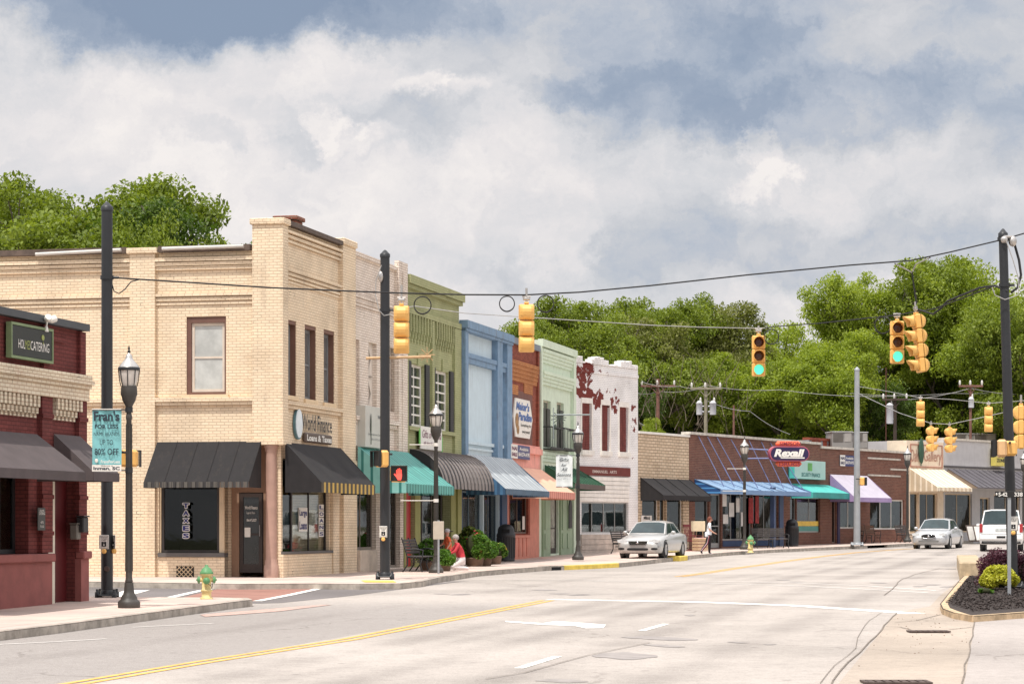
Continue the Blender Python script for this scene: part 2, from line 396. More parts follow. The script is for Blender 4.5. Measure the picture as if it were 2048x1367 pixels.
def road_mat(name, base, dark, speck=.25, lanes=True):
    m, g = newmat(name); tc = g.n('ShaderNodeTexCoord'); o = tc.outputs['Object']
    n0 = g.noise(o, .16, 5, .6); n1 = g.noise(o, 1.4, 6, .65); n2 = g.noise(o, 26, 3, .8); n3 = g.noise(o, 70, 2, .7)
    c = g.mix(g.smooth(n0, .35, .68), base, sc(base, .74))
    if lanes:
        A = gnd(150, 1367); B = gnd(1096, 1200); d = (B-A).to_2d().normalized(); nx, ny = -d.y, d.x
        x, y, z = g.sep(o)[:3]
        dist = g.m('ADD', g.m('MULTIPLY', g.m('SUBTRACT', x, A.x), nx), g.m('MULTIPLY', g.m('SUBTRACT', y, A.y), ny))   # >0 left of the centre line
        f = g.m('MULTIPLY', g.smooth(g.m('MULTIPLY_ADD', n1, .15, dist), 0.02, .14), g.smooth(y, 56, 48))
        c = g.mix(g.m('MULTIPLY', f, .9), c, sc(dark, 1.0))
        # wheel tracks with rubber and oil
        al = g.m('MULTIPLY', dist, 1.0)
        for off, wd, k in ((-1.3, .55, .22), (-3.0, .5, .24), (-4.6, .6, .28), (-6.4, .6, .24), (-2.1, .3, .12), (2.4, .5, .18)):
            t = g.smooth(g.m('ABSOLUTE', g.m('SUBTRACT', al, off)), wd, .0)
            c = g.mix(g.m('MULTIPLY', g.m('MULTIPLY', t, k*1.7), g.smooth(n0, .3, .62)), c, (.16, .14, .13))
        # sandy dirt towards the right gutter and along the left kerb
        c = g.mix(g.m('MULTIPLY', g.smooth(g.m('ADD', dist, g.m('MULTIPLY', n1, .8)), -7.6, -9.2), .35), c, lin(205,180,150))
    c = g.mix(g.m('MULTIPLY', g.smooth(n1, .56, .74), .28), c, (.19, .17, .155))
    c = g.mix(g.m('MULTIPLY', g.smooth(n2, .5, .72), speck), c, (.10, .09, .08))
    c = g.mix(g.m('MULTIPLY', g.smooth(n3, .52, .7), speck*.9), c, (.72, .66, .6))
    n4 = g.noise(o, 5.5, 4, .75); c = g.mix(g.m('MULTIPLY', g.smooth(n4, .42, .70), .24), c, (.17, .15, .14))
    vd = g.n('ShaderNodeTexVoronoi'); vd.inputs['Scale'].default_value = 1.5; g.l(o, vd.inputs['Vector'])
    c = g.mix(g.m('MULTIPLY', g.m('MULTIPLY', g.smooth(vd.outputs['Distance'], .13, .04), g.smooth(n1, .42, .55)), .5), c, (.10, .09, .085))
    # hairline cracks: edges of a big distorted cell pattern
    ds = g.n('ShaderNodeVectorMath', operation='MULTIPLY_ADD'); w = g.n('ShaderNodeTexNoise'); w.inputs['Scale'].default_value = .8; w.inputs['Detail'].default_value = 5
    g.l(o, w.inputs['Vector']); g.l(w.outputs['Color'], ds.inputs[0]); ds.inputs[1].default_value = (1.6, 1.6, 0); g.l(o, ds.inputs[2])
    v = g.n('ShaderNodeTexVoronoi', feature='DISTANCE_TO_EDGE'); v.inputs['Scale'].default_value = .17; g.l(ds.outputs[0], v.inputs['Vector'])
    cr = g.m('MULTIPLY', g.smooth(v.outputs['Distance'], .006, .002), g.smooth(n0, .48, .6))
    c = g.mix(g.m('MULTIPLY', cr, .35), c, (.09, .075, .065))
    finish(g, c, .9, 0, g.m('ADD', n2, n3), .6, .006, .2); return m
R_main = road_mat('asphalt_bleached', lin(184,174,166), lin(150,143,139), .5)
R_side = road_mat('asphalt_side', lin(124,118,118), lin(110,104,104), .2, False)
R_drive = road_mat('asphalt_drive', lin(178,168,162), lin(160,150,150), .35, False)
R_conc = road_mat('concrete_gutter', lin(184,168,152), lin(170,156,140), .3, False)
M_walk = None
def walk_mat():
    m, g = newmat('pavement'); tc = g.n('ShaderNodeTexCoord'); o = tc.outputs['Object']; x, y, z = g.sep(o)[:3]
    n0 = g.noise(o, .5, 5, .6); n1 = g.noise(o, 9, 4, .7)
    c = g.mix(g.smooth(n0, .35, .65), lin(216,190,176), lin(196,176,166)); c = g.mix(g.m('MULTIPLY', g.smooth(n1, .55, .75), .2), c, (.2, .16, .14))
    b = g.n('ShaderNodeTexBrick'); b.offset = 0
    r = math.atan(.2252); u = g.m('ADD', g.m('MULTIPLY', x, math.cos(r)), g.m('MULTIPLY', y, -math.sin(r))); v = g.m('ADD', g.m('MULTIPLY', x, math.sin(r)), g.m('MULTIPLY', y, math.cos(r)))
    g.l(g.xyz(u, v), b.inputs['Vector']); b.inputs['Scale'].default_value = 1; b.inputs['Brick Width'].default_value = 1.5; b.inputs['Row Height'].default_value = 1.5
    b.inputs['Mortar Size'].default_value = .012; b.inputs['Color1'].default_value = (1,1,1,1); b.inputs['Color2'].default_value = (.93,.93,.93,1); b.inputs['Mortar'].default_value = (.45,.4,.36,1)
    c = g.mix(1.0, c, b.outputs['Color'], 'MULTIPLY'); finish(g, c, .9, 0, n1, .3, .01, .2); return m
M_walk = walk_mat()
M_kerb = mat('kerb_concrete', lin(168,158,146), .9, .3, 3.0, bs=.5, streak=.5)
M_kerby = mat('kerb_yellow', lin(238,205,60), .75, .15, 3.0, streak=.3)
M_white = mat('road_white', lin(240,236,228), .8, .12, 5, streak=.25)
M_faint = mat('road_white_faint', lin(228,222,215), .85, .10, 5)
M_yell = mat('road_yellow', lin(226,172,72), .8, .16, 4, streak=.25)
M_paver = brick('red_pavers', lin(150,106,94), lin(164,118,104), lin(130,96,84), .2, .1, .006, .2, .1)
M_mulch = mat('mulch', (.045, .034, .03), .95, .6, 14, bs=1)
M_grassy = mat('ground_earth', (.10, .10, .045), .95, .4, .6)
def zplus(k): return lambda y: zr(y)+k
bands([(-3000,-200),(3000,-200),(3000,4000),(-3000,4000)], zplus(-.07), MB()).build('ground', M_grassy, kind='structure')
bands([(-70,-4),(160,-4),(160,330),(-70,330)], zplus(0), MB()).build('road', R_main, kind='structure')
# kerb lines (top edge), from near to far
K1 = px([(-420,1312),(0,1262),(120,1248),(250,1231),(380,1213.5),(470,1202),(505,1198)], 0, True)
K2 = px([(842,1162),(880,1153.5),(955,1142.3),(1029,1136.5),(1099,1131.6),(1180,1128.5),(1240,1125.5),(1290,1120.5),(1340,1115),(1389,1109.5),(1464,1103),(1563,1097.5),(1660,1093.2),(1735,1090.0)], 0, True)
K3 = px([(1775,1088.5),(1824,1085.8),(1890,1082.5),(1960,1080),(2060,1077.5),(2200,1075)], 0, True)
c1 = K1[-1]; n_in = Vector((-1, .2252)).normalized()
corner = [c1+Vector((-.15, .7)), c1+Vector((-.8, 1.15)), c1+Vector((-2, 1.3))]
edge_n = c1.y+1.3
walkA = K1+corner+[Vector((-45, edge_n+9)), K1[0]+Vector((-30, 6))]
bands(walkA, zs, MB()).build('pavement', M_walk, kind='structure')
k2 = K2[0]; ys_ = k2.y
side_edge = [Vector((-45, 72.5)), Vector((-30, 69.3)), Vector((-14, 65.6-2.2))]+px([(480,1167),(620,1166),(720,1167),(800,1166)], 0, True)
inner = [p+n_in*13 for p in K2[::-1]]
walkB = side_edge+K2+[K3[0]]+K3[1:]+[K3[-1]+Vector((-14, 16)), K3[0]+Vector((-10, 14))]+inner[:-3]+[Vector((-8, 80)), Vector((-45, 84))]
bands(walkB, zs, MB()).build('pavement', M_walk, kind='structure')
kb = MB(); kerb(kb, K1+corner, side=1); kb.build('kerb', M_kerb, kind='structure')
kb = MB(); kerb(kb, K2, side=1); kb.build('kerb', M_kerb, kind='structure')
kb = MB(); kerb(kb, K3, side=1); kb.build('kerb', M_kerb, kind='structure')
kb = MB(); kerb(kb, side_edge+[K2[0]], side=1, w=.15, up=.004); kb.build('kerb', M_kerb, kind='structure')
def onk(x0, x1, K=K2):
    r = []
    for i in range(25):
        t = x0+(x1-x0)*i/24
        for a, b in zip(K, K[1:]):
            pa = 1024+a.x/a.y*FP; pb = 1024+b.x/b.y*FP
            if pa <= t <= pb: r.append(a+(b-a)*((t-pa)/(pb-pa))); break
    return r
kb = MB(); kerb(kb, onk(1128, 1238), side=1, w=.17, up=.009, out=.006); kb.build('yellow_kerb', M_kerby, kind='structure')
kb = MB(); kerb(kb, onk(1346, 1362), side=1, w=.5, up=.05, out=.25); kb.build('yellow_kerb', M_kerby, kind='structure')
# side street, crosswalks, markings
bands(px([(-500,1173),(440,1169),(620,1168),(720,1169),(842,1168),(938,1161),(700,1191),(560,1205),(516,1206),(440,1205),(-500,1210)]), zplus(.004), MB()).build('side_street', R_side, kind='structure')
bands(px([(345,1199),(512,1202.5),(640,1175),(452,1173.5)]), zplus(.008), MB()).build('crosswalk_pavers', M_paver, kind='structure')
mk = MB(); z12 = zplus(.012)
ribbon(mk, px([(322,1199),(396,1182),(446,1173)]), .2, z12, wob=.006); ribbon(mk, px([(514,1202),(577,1190),(641,1176.5)]), .2, z12, wob=.006)
bands(px([(228,1199),(300,1180),(250,1180.5),(222,1190)]), z12, mk)
mk.build('crosswalk_lines', M_white, kind='structure')
mk = MB(); bands(px([(400,1229),(470,1223),(640,1209),(664,1209),(560,1222),(470,1229),(410,1233)]), zplus(.008), mk); mk.build('crosswalk_pavers', mat('paver_worn', lin(190,158,146), .9, .2, 7), kind='structure')
mk = MB(); ribbon(mk, px([(1098,1198),(1400,1203.5),(1590,1210.5),(1716,1218.8),(1833,1226.5)]), .48, zplus(.006), wob=.006); mk.build('stop_line', M_white, kind='structure')
mk = MB()
ribbon(mk, px([(940,1158.5),(1150,1159.5),(1400,1161.3),(1590,1165),(1735,1171.3),(1875,1180.6)]), .14, zplus(.006), wob=.004)
ribbon(mk, px([(1180,1161.5),(1400,1165),(1621,1172),(1780,1180.3),(1856,1185)]), .14, zplus(.006), wob=.004)
mk.build('crosswalk_lines', M_faint, kind='structure')
mk = MB(); bands(px([(1010,1241),(1086,1245.5),(1113,1241.5),(1212,1248.5),(1206,1255.5),(1172,1256),(1151,1251.5),(1086,1249),(1012,1243.5)]), zplus(.006), mk)
ribbon(mk, px([(1037,1336),(1115,1312)]), .13, zplus(.006)); ribbon(mk, px([(1283,1261),(1332,1247)]), .13, zplus(.006))
mk.build('lane_marking', M_white, kind='structure')
mk = MB(); ribbon(mk, px([(-60,1291),(90,1284),(212,1277)]), .08, zplus(.006)); ribbon(mk, px([(265,1254),(425,1246)]), .08, zplus(.006)); mk.build('lane_marking', M_faint, kind='structure')
mk = MB(); Yl = px([(-60,1400),(147,1367),(410,1322.6),(700,1277.5),(837,1250.5),(973,1224),(1096,1200)])
ribbon(mk, Yl, .11, zplus(.006), .105, wob=.003); ribbon(mk, Yl, .11, zplus(.006), -.105, wob=.003)
Y2 = px([(1358,1152.5),(1400,1147),(1480,1134.5),(1558,1123.5),(1640,1112.5),(1716,1104),(1800,1098),(1860,1095)])
ribbon(mk, Y2, .11, zplus(.006), .105); ribbon(mk, Y2, .11, zplus(.006), -.105)
mk.build('centre_line', M_yell, kind='structure')
# yellow warning strips on the corner ramps
mk = MB(); bands(px([(566,1168.5),(680,1169),(684,1173),(575,1172.5)]), zplus(.012), mk); bands(px([(722,1160),(786,1160.5),(793,1164.3),(730,1164)], .14), lambda y: zs(y)+.008, mk); mk.build('warning_strip', M_kerby, kind='structure')
# road patches, and cast shadows painted as dark blobs on the carriageway
mk = MB()
def shadow_and_patch(cx, cy, w, h, n=26, sk=0):
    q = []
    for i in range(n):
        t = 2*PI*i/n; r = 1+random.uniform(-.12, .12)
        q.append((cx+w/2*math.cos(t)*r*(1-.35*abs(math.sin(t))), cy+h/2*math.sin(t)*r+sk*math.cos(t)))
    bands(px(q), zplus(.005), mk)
for a in ((1322,1276,150,7,26,2.5),(1330,1291,90,4,26,2),(1250,1311,140,14,26,1),(1125,1361,110,7,26,1),(1090,1179,52,2.6,16,0),(1120,1186.5,44,2,16,0),(883,1187,34,2,16,0),(1567,1159,30,2,16,0),(1757,1165,36,2.4,16,.5),(1840,1172,28,2,16,0),(1902,1137,24,2,16,0),(1380,1230,22,2,16,0),(1475,1284,44,2,16,1),(1540,1288,30,2,16,0)): shadow_and_patch(*a)
mk.build('painted_shadows_and_patches', mat('shadow_and_patch', lin(150,142,138), .9, .15, 4), kind='structure')
# gutter pan, driveway, cracks on the right
bands(px([(1650,1400),(1793,1224),(1860,1212),(1880,1190),(1935,1150),(1960,1150),(1960,1230),(1925,1400)]), zplus(.004), MB()).build('gutter_pan', R_conc, kind='structure')
bands(px([(1922,1400),(1953,1232),(2400,1222),(2700,1400)]), zplus(.008), MB()).build('driveway', R_drive, kind='structure')
mk = MB()
for L, w in (([(1652,1390),(1667,1361),(1695,1324),(1720,1305),(1740,1284),(1770,1250),(1793,1225)], .022), ([(1640,1367),(1668,1330),(1700,1310),(1714,1296),(1716,1275),(1738,1240),(1765,1224)], .009),
             ([(1770,1252),(1800,1254),(1822,1259)], .025), ([(1790,1245),(1830,1241),(1880,1229)], .02), ([(1953,1232),(1948,1260),(1938,1300),(1922,1367)], .02), ([(1800,1160),(1830,1148),(1880,1136)], .02),
             ([(1770,1190),(1785,1178),(1800,1160)], .02), ([(1300,1285),(1180,1310),(1050,1345),(970,1358)], .02), ([(1900,1259),(1944,1254)], .03)):
    ribbon(mk, px(L), w, zplus(.013), wob=.02)
mk.build('road_cracks', mat('crack', (.19, .16, .135), .95, .3, 9), kind='structure')
# storm drains
M_iron = mat('cast_iron', lin(92,76,70), .7, .3, 9, metal=.3, bs=.3)
M_dark = mat('void', (.012, .012, .013), .9, .1)
def grate(cx, cy, w, d, nb, label):
    p = gnd(cx, cy, .013); t = thing('storm_drain', label, 'storm drain', p, -math.atan(.01), None); sl_ = .008
    f = MB(); f.box(-w/2, w/2, -d/2, -d/2+.05, 0, .02); f.box(-w/2, w/2, d/2-.05, d/2, 0, .02); f.box(-w/2, -w/2+.05, -d/2+.05, d/2-.05, 0, .02); f.box(w/2-.05, w/2, -d/2+.05, d/2-.05, 0, .02)
    f.build('frame', M_iron, t); h = MB(); h.box(-w/2+.05, w/2-.05, -d/2+.05, d/2-.05, .001, .006); h.build('pit', M_dark, t)
    b = MB()
    for i in range(1, nb): x = -w/2+w*i/nb; b.box(x-.035, x+.035, -d/2+.05, d/2-.05, .008, .018)
    b.build('grate', M_iron, t)
grate(1857, 1262.5, .66, .42, 7, 'far iron storm drain grate in the pale gutter in front of the mulch bed')
grate(1792, 1364, .78, .5, 8, 'near iron storm drain grate cut by the bottom edge of the view')
t = MB(); a, b = onk(1103, 1121)[0], onk(1103, 1121)[-1]
dd = (b-a).normalized(); nn = Vector((-dd.y, dd.x))
th = thing('kerb_inlet', 'dark storm drain opening in the kerb before the yellow painted stretch', 'storm drain', (a.x, a.y, zs(a.y)), math.atan2(dd.y, dd.x))
L = (b-a).length; m_ = MB(); m_.box(0, L, -.012, .1, -.13, -.03); m_.build('opening', M_dark, th); m_ = MB(); m_.box(-.1, L+.1, -.016, .45, -.028, .016); m_.build('lid', M_kerb, th)
# planted island on the right: concrete edge, mulch, low wall
bed = px([(1886,1203),(1905,1214),(1945,1222),(2060,1214),(2400,1195),(2400,1100),(2010,1110),(1975,1135),(1932,1150),(1900,1180)], .14)
kb = MB(); out = px([(1960,1118),(1931,1146),(1918,1158),(1898,1182),(1880,1204),(1884,1213),(1905,1221),(1947,1228),(2060,1220),(2420,1196)], .14)
kerb(kb, out, side=1, w=.15, up=-.02); kb.build('island_kerb', mat('kerb_tan', lin(196,168,130), .9, .3, 3, bs=.4, streak=.4), kind='structure')
bands([tuple(p) for p in out]+[Vector((22, 88)), Vector((17.5, 88))], lambda y: zr(y)+.115, MB()).build('mulch_bed', M_mulch, kind='structure')
def fleck(poly, n, sz, name, m, zoff):
    f = MB(); xs = [p[0] for p in poly]; ys = [p[1] for p in poly]; k = 0
    while k < n:
        x = random.uniform(min(xs), max(xs)); y = random.uniform(min(ys), max(ys)); ins = False
        for i in range(len(poly)):
            (ax, ay), (bx, by) = tuple(poly[i-1])[:2], tuple(poly[i])[:2]
            if (ay > y) != (by > y) and x < (bx-ax)*(y-ay)/(by-ay)+ax: ins = not ins
        if not ins: continue
        k += 1; M = Matrix.Translation((x, y, zr(y)+zoff+random.uniform(0, .025))) @ Matrix.Rotation(random.uniform(0, 6), 4, 'Z') @ Matrix.Rotation(random.uniform(-.5, .5), 4, 'X')
        s = sz*random.uniform(.5, 1.3); f.add([M @ Vector(v) for v in ((-s, -s*.3, 0), (s, -s*.3, .01), (s, s*.3, 0), (-s, s*.3, .012))], [(0,1,2,3)])
    return f.build(name, m, label=None, kind='stuff')
fl = fleck(px([(1892,1203),(1945,1220),(2060,1212),(2060,1150),(1940,1150)], .14), 5200, .035, 'mulch_chips', mat('mulch_chip', (.055, .042, .038), .9, .5, 30), .118)
setp(fl, 'dark brown bark chips covering the planted island', 'mulch')
fl = fleck(px([(1840,1222),(1880,1225),(1960,1236),(1960,1300),(1700,1340),(1760,1250)], 0), 90, .010, 'road_grit', mat('grit', (.16, .10, .06), .9, .5, 30), .012)
setp(fl, 'scattered leaf litter and grit in the gutter', 'litter')
p0 = gnd(1919, 1159); p1 = Vector((15.3, 86, 0)); dv = (p1-p0).to_2d(); Lw = dv.length
w = MB(); ztop = EYE-(1124-HY)/FP*p0.y
w.bbox(0, Lw, -.68, 0, -.3, ztop-zr(p0.y), .03); w.build('low_wall', mat('old_concrete', lin(186,164,130), .9, .28, 2.5, bs=.5, streak=.7), loc=(p0.x, p0.y, zr(p0.y)), rz=math.atan2(dv.y, dv.x),
    label='low weathered concrete wall end beside the purple hedge', cat='wall')
# ================================================================== BUILDINGS
class Fac:
    """a street front: local x runs along it, local -y points to the street, local z up"""
    def __init__(s, p0, d, zb):
        s.p = Vector(p0[:2]); s.d = Vector(d[:2]).normalized(); s.n = Vector((s.d.y, -s.d.x)); s.zb = zb; s.rz = math.atan2(s.d.y, s.d.x)
    def u(s, x, t=0.0):
        a = (x-1024)/FP; p = s.p+s.n*t; return (a*p.y-p.x)/(s.d.x-a*s.d.y)
    def dep(s, u, t=0.0): return (s.p+s.d*u+s.n*t).y
    def z(s, u, y, t=0.0): return EYE+(HY-y)/FP*s.dep(u, t)-s.zb
    def uz(s, x, y, t=0.0): u = s.u(x, t); return u, s.z(u, y, t)
    def t(s, u, x):
        a = (x-1024)/FP; q = s.p+s.d*u; return (a*q.y-q.x)/(s.n.x-a*s.n.y)
    def w(s, u, t, z): q = s.p+s.d*u+s.n*t; return Vector((q.x, q.y, s.zb+z))
    def rect(s, x0, x1, y0, y1, t=0.0):     # u0,u1,z0,z1 of a rectangle from its left edge's rows
        u0 = s.u(x0, t); u1 = s.u(x1, t); return u0, u1, s.z(u0, y1, t), s.z(u0, y0, t)
def wallmesh(mb, u0, u1, z0, z1, holes, th=.3, rev=True, mi=0, y=0.0):
    us = sorted({u0, u1, *[h[0] for h in holes], *[h[1] for h in holes]}); zs_ = sorted({z0, z1, *[h[2] for h in holes], *[h[3] for h in holes]})
    us = [a for a in us if u0 <= a <= u1]; zs_ = [a for a in zs_ if z0 <= a <= z1]
    inh = lambda a, b: any(h[0] < a < h[1] and h[2] < b < h[3] for h in holes)
    for a, b in zip(us, us[1:]):
        for c, d in zip(zs_, zs_[1:]):
            if not inh((a+b)/2, (c+d)/2): mb.quad((a,y,c),(b,y,c),(b,y,d),(a,y,d), mi)
    for (a, b, c, d) in [h[:4] for h in holes]:
        if a >= u0: mb.quad((a,y,c),(a,y,d),(a,y+th,d),(a,y+th,c), mi)
        if b <= u1: mb.quad((b,y,d),(b,y,c),(b,y+th,c),(b,y+th,d), mi)
        a = max(a, u0); b = min(b, u1); mb.quad((a,y,d),(b,y,d),(b,y+th,d),(a,y+th,d), mi); mb.quad((b,y,c),(a,y,c),(a,y+th,c),(b,y+th,c), mi)
M_roof = mat('roof_tar', (.07, .07, .072), .9, .2)
def shell(B, u0, u1, ztop, depth, m, holes=(), zlow=-.6, roofz=None, cop=None, copm=None, th=.3, capw=.35):
    """one masonry box: pierced front, blind sides and back, roof below the parapet"""
    w = MB(); wallmesh(w, u0, u1, zlow, ztop, list(holes), th)
    w.quad((u0,0,ztop),(u1,0,ztop),(u1,capw,ztop),(u0,capw,ztop))
    rz_ = roofz if roofz is not None else ztop-.5
    w.quad((u0,depth,zlow),(u0,0,zlow),(u0,0,ztop),(u0,depth,ztop)); w.quad((u1,0,zlow),(u1,depth,zlow),(u1,depth,ztop),(u1,0,ztop)); w.quad((u1,depth,zlow),(u0,depth,zlow),(u0,depth,ztop),(u1,depth,ztop))
    w.quad((u0,capw,ztop),(u1,capw,ztop),(u1,capw,rz_),(u0,capw,rz_))
    w.build('wall', m, B); r = MB(); r.quad((u0+.01,capw,rz_),(u1-.01,capw,rz_),(u1-.01,depth-.01,rz_),(u0+.01,depth-.01,rz_)); r.build('roof', M_roof, B)
    if cop: c = MB(); c.box(u0-.0, u1-.0, -cop[0], capw+.05, ztop+.003, ztop+cop[1]); c.build('coping', copm or M_roof, B)
def part(B, name, m, boxes, parent=None, bev=.0, **k):
    w = MB()
    for b in boxes: (w.bbox(*b, b=bev) if bev else w.box(*b))
    return w.build(name, m, parent or B, **k)
GL = glass(); GLD = glass('glass_dark', (.5,.52,.52), .02)
def pane_mat(name, col, rough=.12, var=.2): return mat('pane_'+name, col, rough, var, 1.3, spec=.6, coat=.4)
P_cur = pane_mat('curtain', lin(186,188,184)); P_grey = pane_mat('grey', lin(112,112,112)); P_dk = pane_mat('dark', (.02,.022,.024)); P_green = pane_mat('greenish', (.05,.065,.05))
def window(B, r, m_fr, m_pane, rec=.18, fw=.06, vm=0, hm=0, name='window', sill=None, sillm=None, fd=.06, label=None):
    """frame ring with glazing bars in a wall opening; pane is its own sub-part"""
    a, b, c, d = r[:4]; w = MB(); y0 = rec-fd/2; y1 = rec+fd/2
    w.box(a+.002, a+fw, y0, y1, c+.002, d-.002); w.box(b-fw, b-.002, y0, y1, c+.002, d-.002); w.box(a+fw, b-fw, y0, y1, c+.002, c+fw); w.box(a+fw, b-fw, y0, y1, d-fw, d-.002)
    bw = min(.05, fw*.7)
    for i in range(1, vm+1):
        x = a+fw+(b-a-2*fw)*i/(vm+1); w.box(x-bw/2, x+bw/2, y0+.008, y1-.008, c+fw, d-fw)
    for j in (hm if isinstance(hm, (list, tuple)) else [i/(hm+1) for i in range(1, hm+1)]):
        z = c+fw+(d-c-2*fw)*j; w.box(a+fw, b-fw, y0+.004, y1-.004, z-bw/2, z+bw/2)
    o = w.build(name, m_fr, B, label=label); p = MB(); p.box(a+fw*.5, b-fw*.5, rec-.004, rec+.004, c+fw*.5, d-fw*.5); p.build('pane', m_pane, o)
    if sill: s = MB(); s.box(a-.08, b+.08, -sill, rec-.03, c-.12, c-.002); s.build('sill', sillm, o)
    return o
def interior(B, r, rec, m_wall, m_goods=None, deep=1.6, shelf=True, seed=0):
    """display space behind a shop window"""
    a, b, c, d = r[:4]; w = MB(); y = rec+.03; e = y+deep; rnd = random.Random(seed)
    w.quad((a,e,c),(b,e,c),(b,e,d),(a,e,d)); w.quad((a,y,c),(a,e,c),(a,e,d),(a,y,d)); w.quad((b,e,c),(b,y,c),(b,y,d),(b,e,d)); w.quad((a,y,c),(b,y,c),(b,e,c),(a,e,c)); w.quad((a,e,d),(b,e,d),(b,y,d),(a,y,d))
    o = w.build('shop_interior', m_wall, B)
    if m_goods:
        g_ = MB(); n = max(3, int((b-a)*2.2))
        for i in range(n):
            x = a+.1+(b-a-.35)*i/n; h = rnd.uniform(.3, .75)*(d-c); yy = y+rnd.uniform(.15, deep*.7); ww = rnd.uniform(.18, .42)
            g_.box(x, min(x+ww, b-.04), yy, yy+.25, c+.01+(rnd.uniform(.2, .5) if rnd.random() < .3 else 0), c+h)
        g_.build('display', m_goods, o)
    return o
def awning(B, F, wl, wr, fl, val=.18, m=None, m_side=None, scallop=0, sides=True, curve=False, valm=None, u1=None, ribs=0, dt=0.0, m_edge=None, soff=.0, tmin=.02):
    """canopy on the front F: wl=(px,py) top left at the wall, wr=px of its right end, fl=(px,py) front left eave"""
    u0 = F.u(wl[0]); ur = F.u(wr) if u1 is None else u1; zt = F.z(u0, wl[1]); t = F.t(u0, fl[0])+dt; ze = F.z(u0, fl[1], t)
    prof = [(tmin, zt), (t, ze)]
    if curve: prof = [(tmin+(t-tmin)*math.sin(a), ze+(zt-ze)*math.cos(a)) for a in [i*PI/2/10 for i in range(11)]]
    w = MB(); n = len(prof); n0 = max(1, int((ur-u0)/.25)) if not curve else max(1, int((ur-u0)/.12))
    for k in range(n0):
        a = u0+(ur-u0)*k/n0; b = u0+(ur-u0)*(k+1)/n0
        if not curve:                      # cloth sags a little between the frames
            R_ = 6; sag = lambda u, f: -math.sin(PI*f)*(.045*abs(math.sin(PI*(u-u0)/1.3))+.012*math.sin(u*5.1+f*4))
            for i in range(R_):
                q = []
                for f in (i/R_, (i+1)/R_):
                    for u in (a, b): q.append((u, -(tmin+(t-tmin)*f), zt+(ze-zt)*f+sag(u, f)))
                w.add([q[2], q[3], q[1], q[0]], [(0,1,2,3)], 0, True); w.add([(x, y, z-.03) for x, y, z in (q[0], q[1], q[3], q[2])], [(0,1,2,3)])
            continue
        for i in range(n-1):
            (t0, z0), (t1, z1) = prof[i], prof[i+1]
            w.quad((a,-t1,z1),(b,-t1,z1),(b,-t0,z0),(a,-t0,z0))
            w.quad((a,-t0,z0-.03),(b,-t0,z0-.03),(b,-t1,z1-.03),(a,-t1,z1-.03))
    o = w.build('awning', m, B)
    if sides:
        s = MB(); zl = ze-(.0 if curve else val)
        for x, fl_ in ((u0, 1), (ur, -1)):
            pts = [(x+.0*fl_, -a, b) for a, b in prof]+([(x, -t, zl)] if not curve else [])+[(x, -tmin, zl)]
            s.add(pts, [tuple(range(len(pts)))])
        s.build('side_panel', m_side or m, o)
    if val:
        v = MB(); N = max(1, int((ur-u0)/scallop)) if scallop else 1
        zl = ze-val
        for k in range(N):
            a = u0+(ur-u0)*k/N; b = u0+(ur-u0)*(k+1)/N; M_ = (a+b)/2
            if scallop:
                for y_ in (-t-.012, -t+.003): v.add([(a,y_,zl+.05),(M_-(b-a)*.25,y_,zl),(M_+(b-a)*.25,y_,zl),(b,y_,zl+.05),(b,y_,ze+.01),(a,y_,ze+.01)], [(0,1,2,3,4,5)])
            else: v.box(a, b, -t-.012, -t+.003, zl, ze+.008)
        v.build('valance', valm or m, o)
    if ribs:
        r = MB()
        for k in range(ribs+1):
            a = u0+(ur-u0)*k/ribs
            for i in range(n-1):
                (t0, z0), (t1, z1) = prof[i], prof[i+1]; r.add([(a-.02,-t1-.012,z1+.028),(a+.02,-t1-.012,z1+.028),(a+.02,-t0,z0+.028),(a-.02,-t0,z0+.028),(a-.02,-t1,z1),(a+.02,-t1,z1),(a+.02,-t0,z0),(a-.02,-t0,z0)], [(0,1,2,3),(0,3,7,4),(1,5,6,2),(0,4,5,1)])
        r.build('rib', m_edge or m, o)
    return o, (u0, ur, zt, t, ze)
def sign(name, label, F, x0, x1, y0, y1, t, thick, m, texts=(), group=None, cat='sign', frame=None, rect=None):
    """board on a front; texts = (body, fx0, fx1, fz0, fz1, material, bold, shear)"""
    u0, u1, z0, z1 = rect or F.rect(x0, x1, y0, y1, t+thick); W_, H = u1-u0, z1-z0
    T = thing(name, label, cat, F.w(u0, t, z0), F.rz, group)
    b = MB(); b.bbox(0, W_, -thick, 0, 0, H, .01); b.build('board', m, T)
    if frame:
        f = MB(); e = frame[1]; f.box(-e, W_+e, -thick-.012, .0-.002, H+.001, H+e); f.box(-e, W_+e, -thick-.012, -.002, -e, -.001); f.box(-e, -.001, -thick-.012, -.002, 0, H); f.box(W_+.001, W_+e, -thick-.012, -.002, 0, H); f.build('frame', frame[0], T)
    bym = {}
    for tx in texts:
        body, a, b_, c, d, mm = tx[:6]; bym.setdefault(mm, MB())
        put_text(bym[mm], body, a*W_, b_*W_, c*H, d*H, -thick-.006, 0, *(tx[6:] if len(tx) > 6 else (0.0, 0.0)))
    for mm, b in bym.items(): b.build('lettering', mm, T)
    return T, W_, H
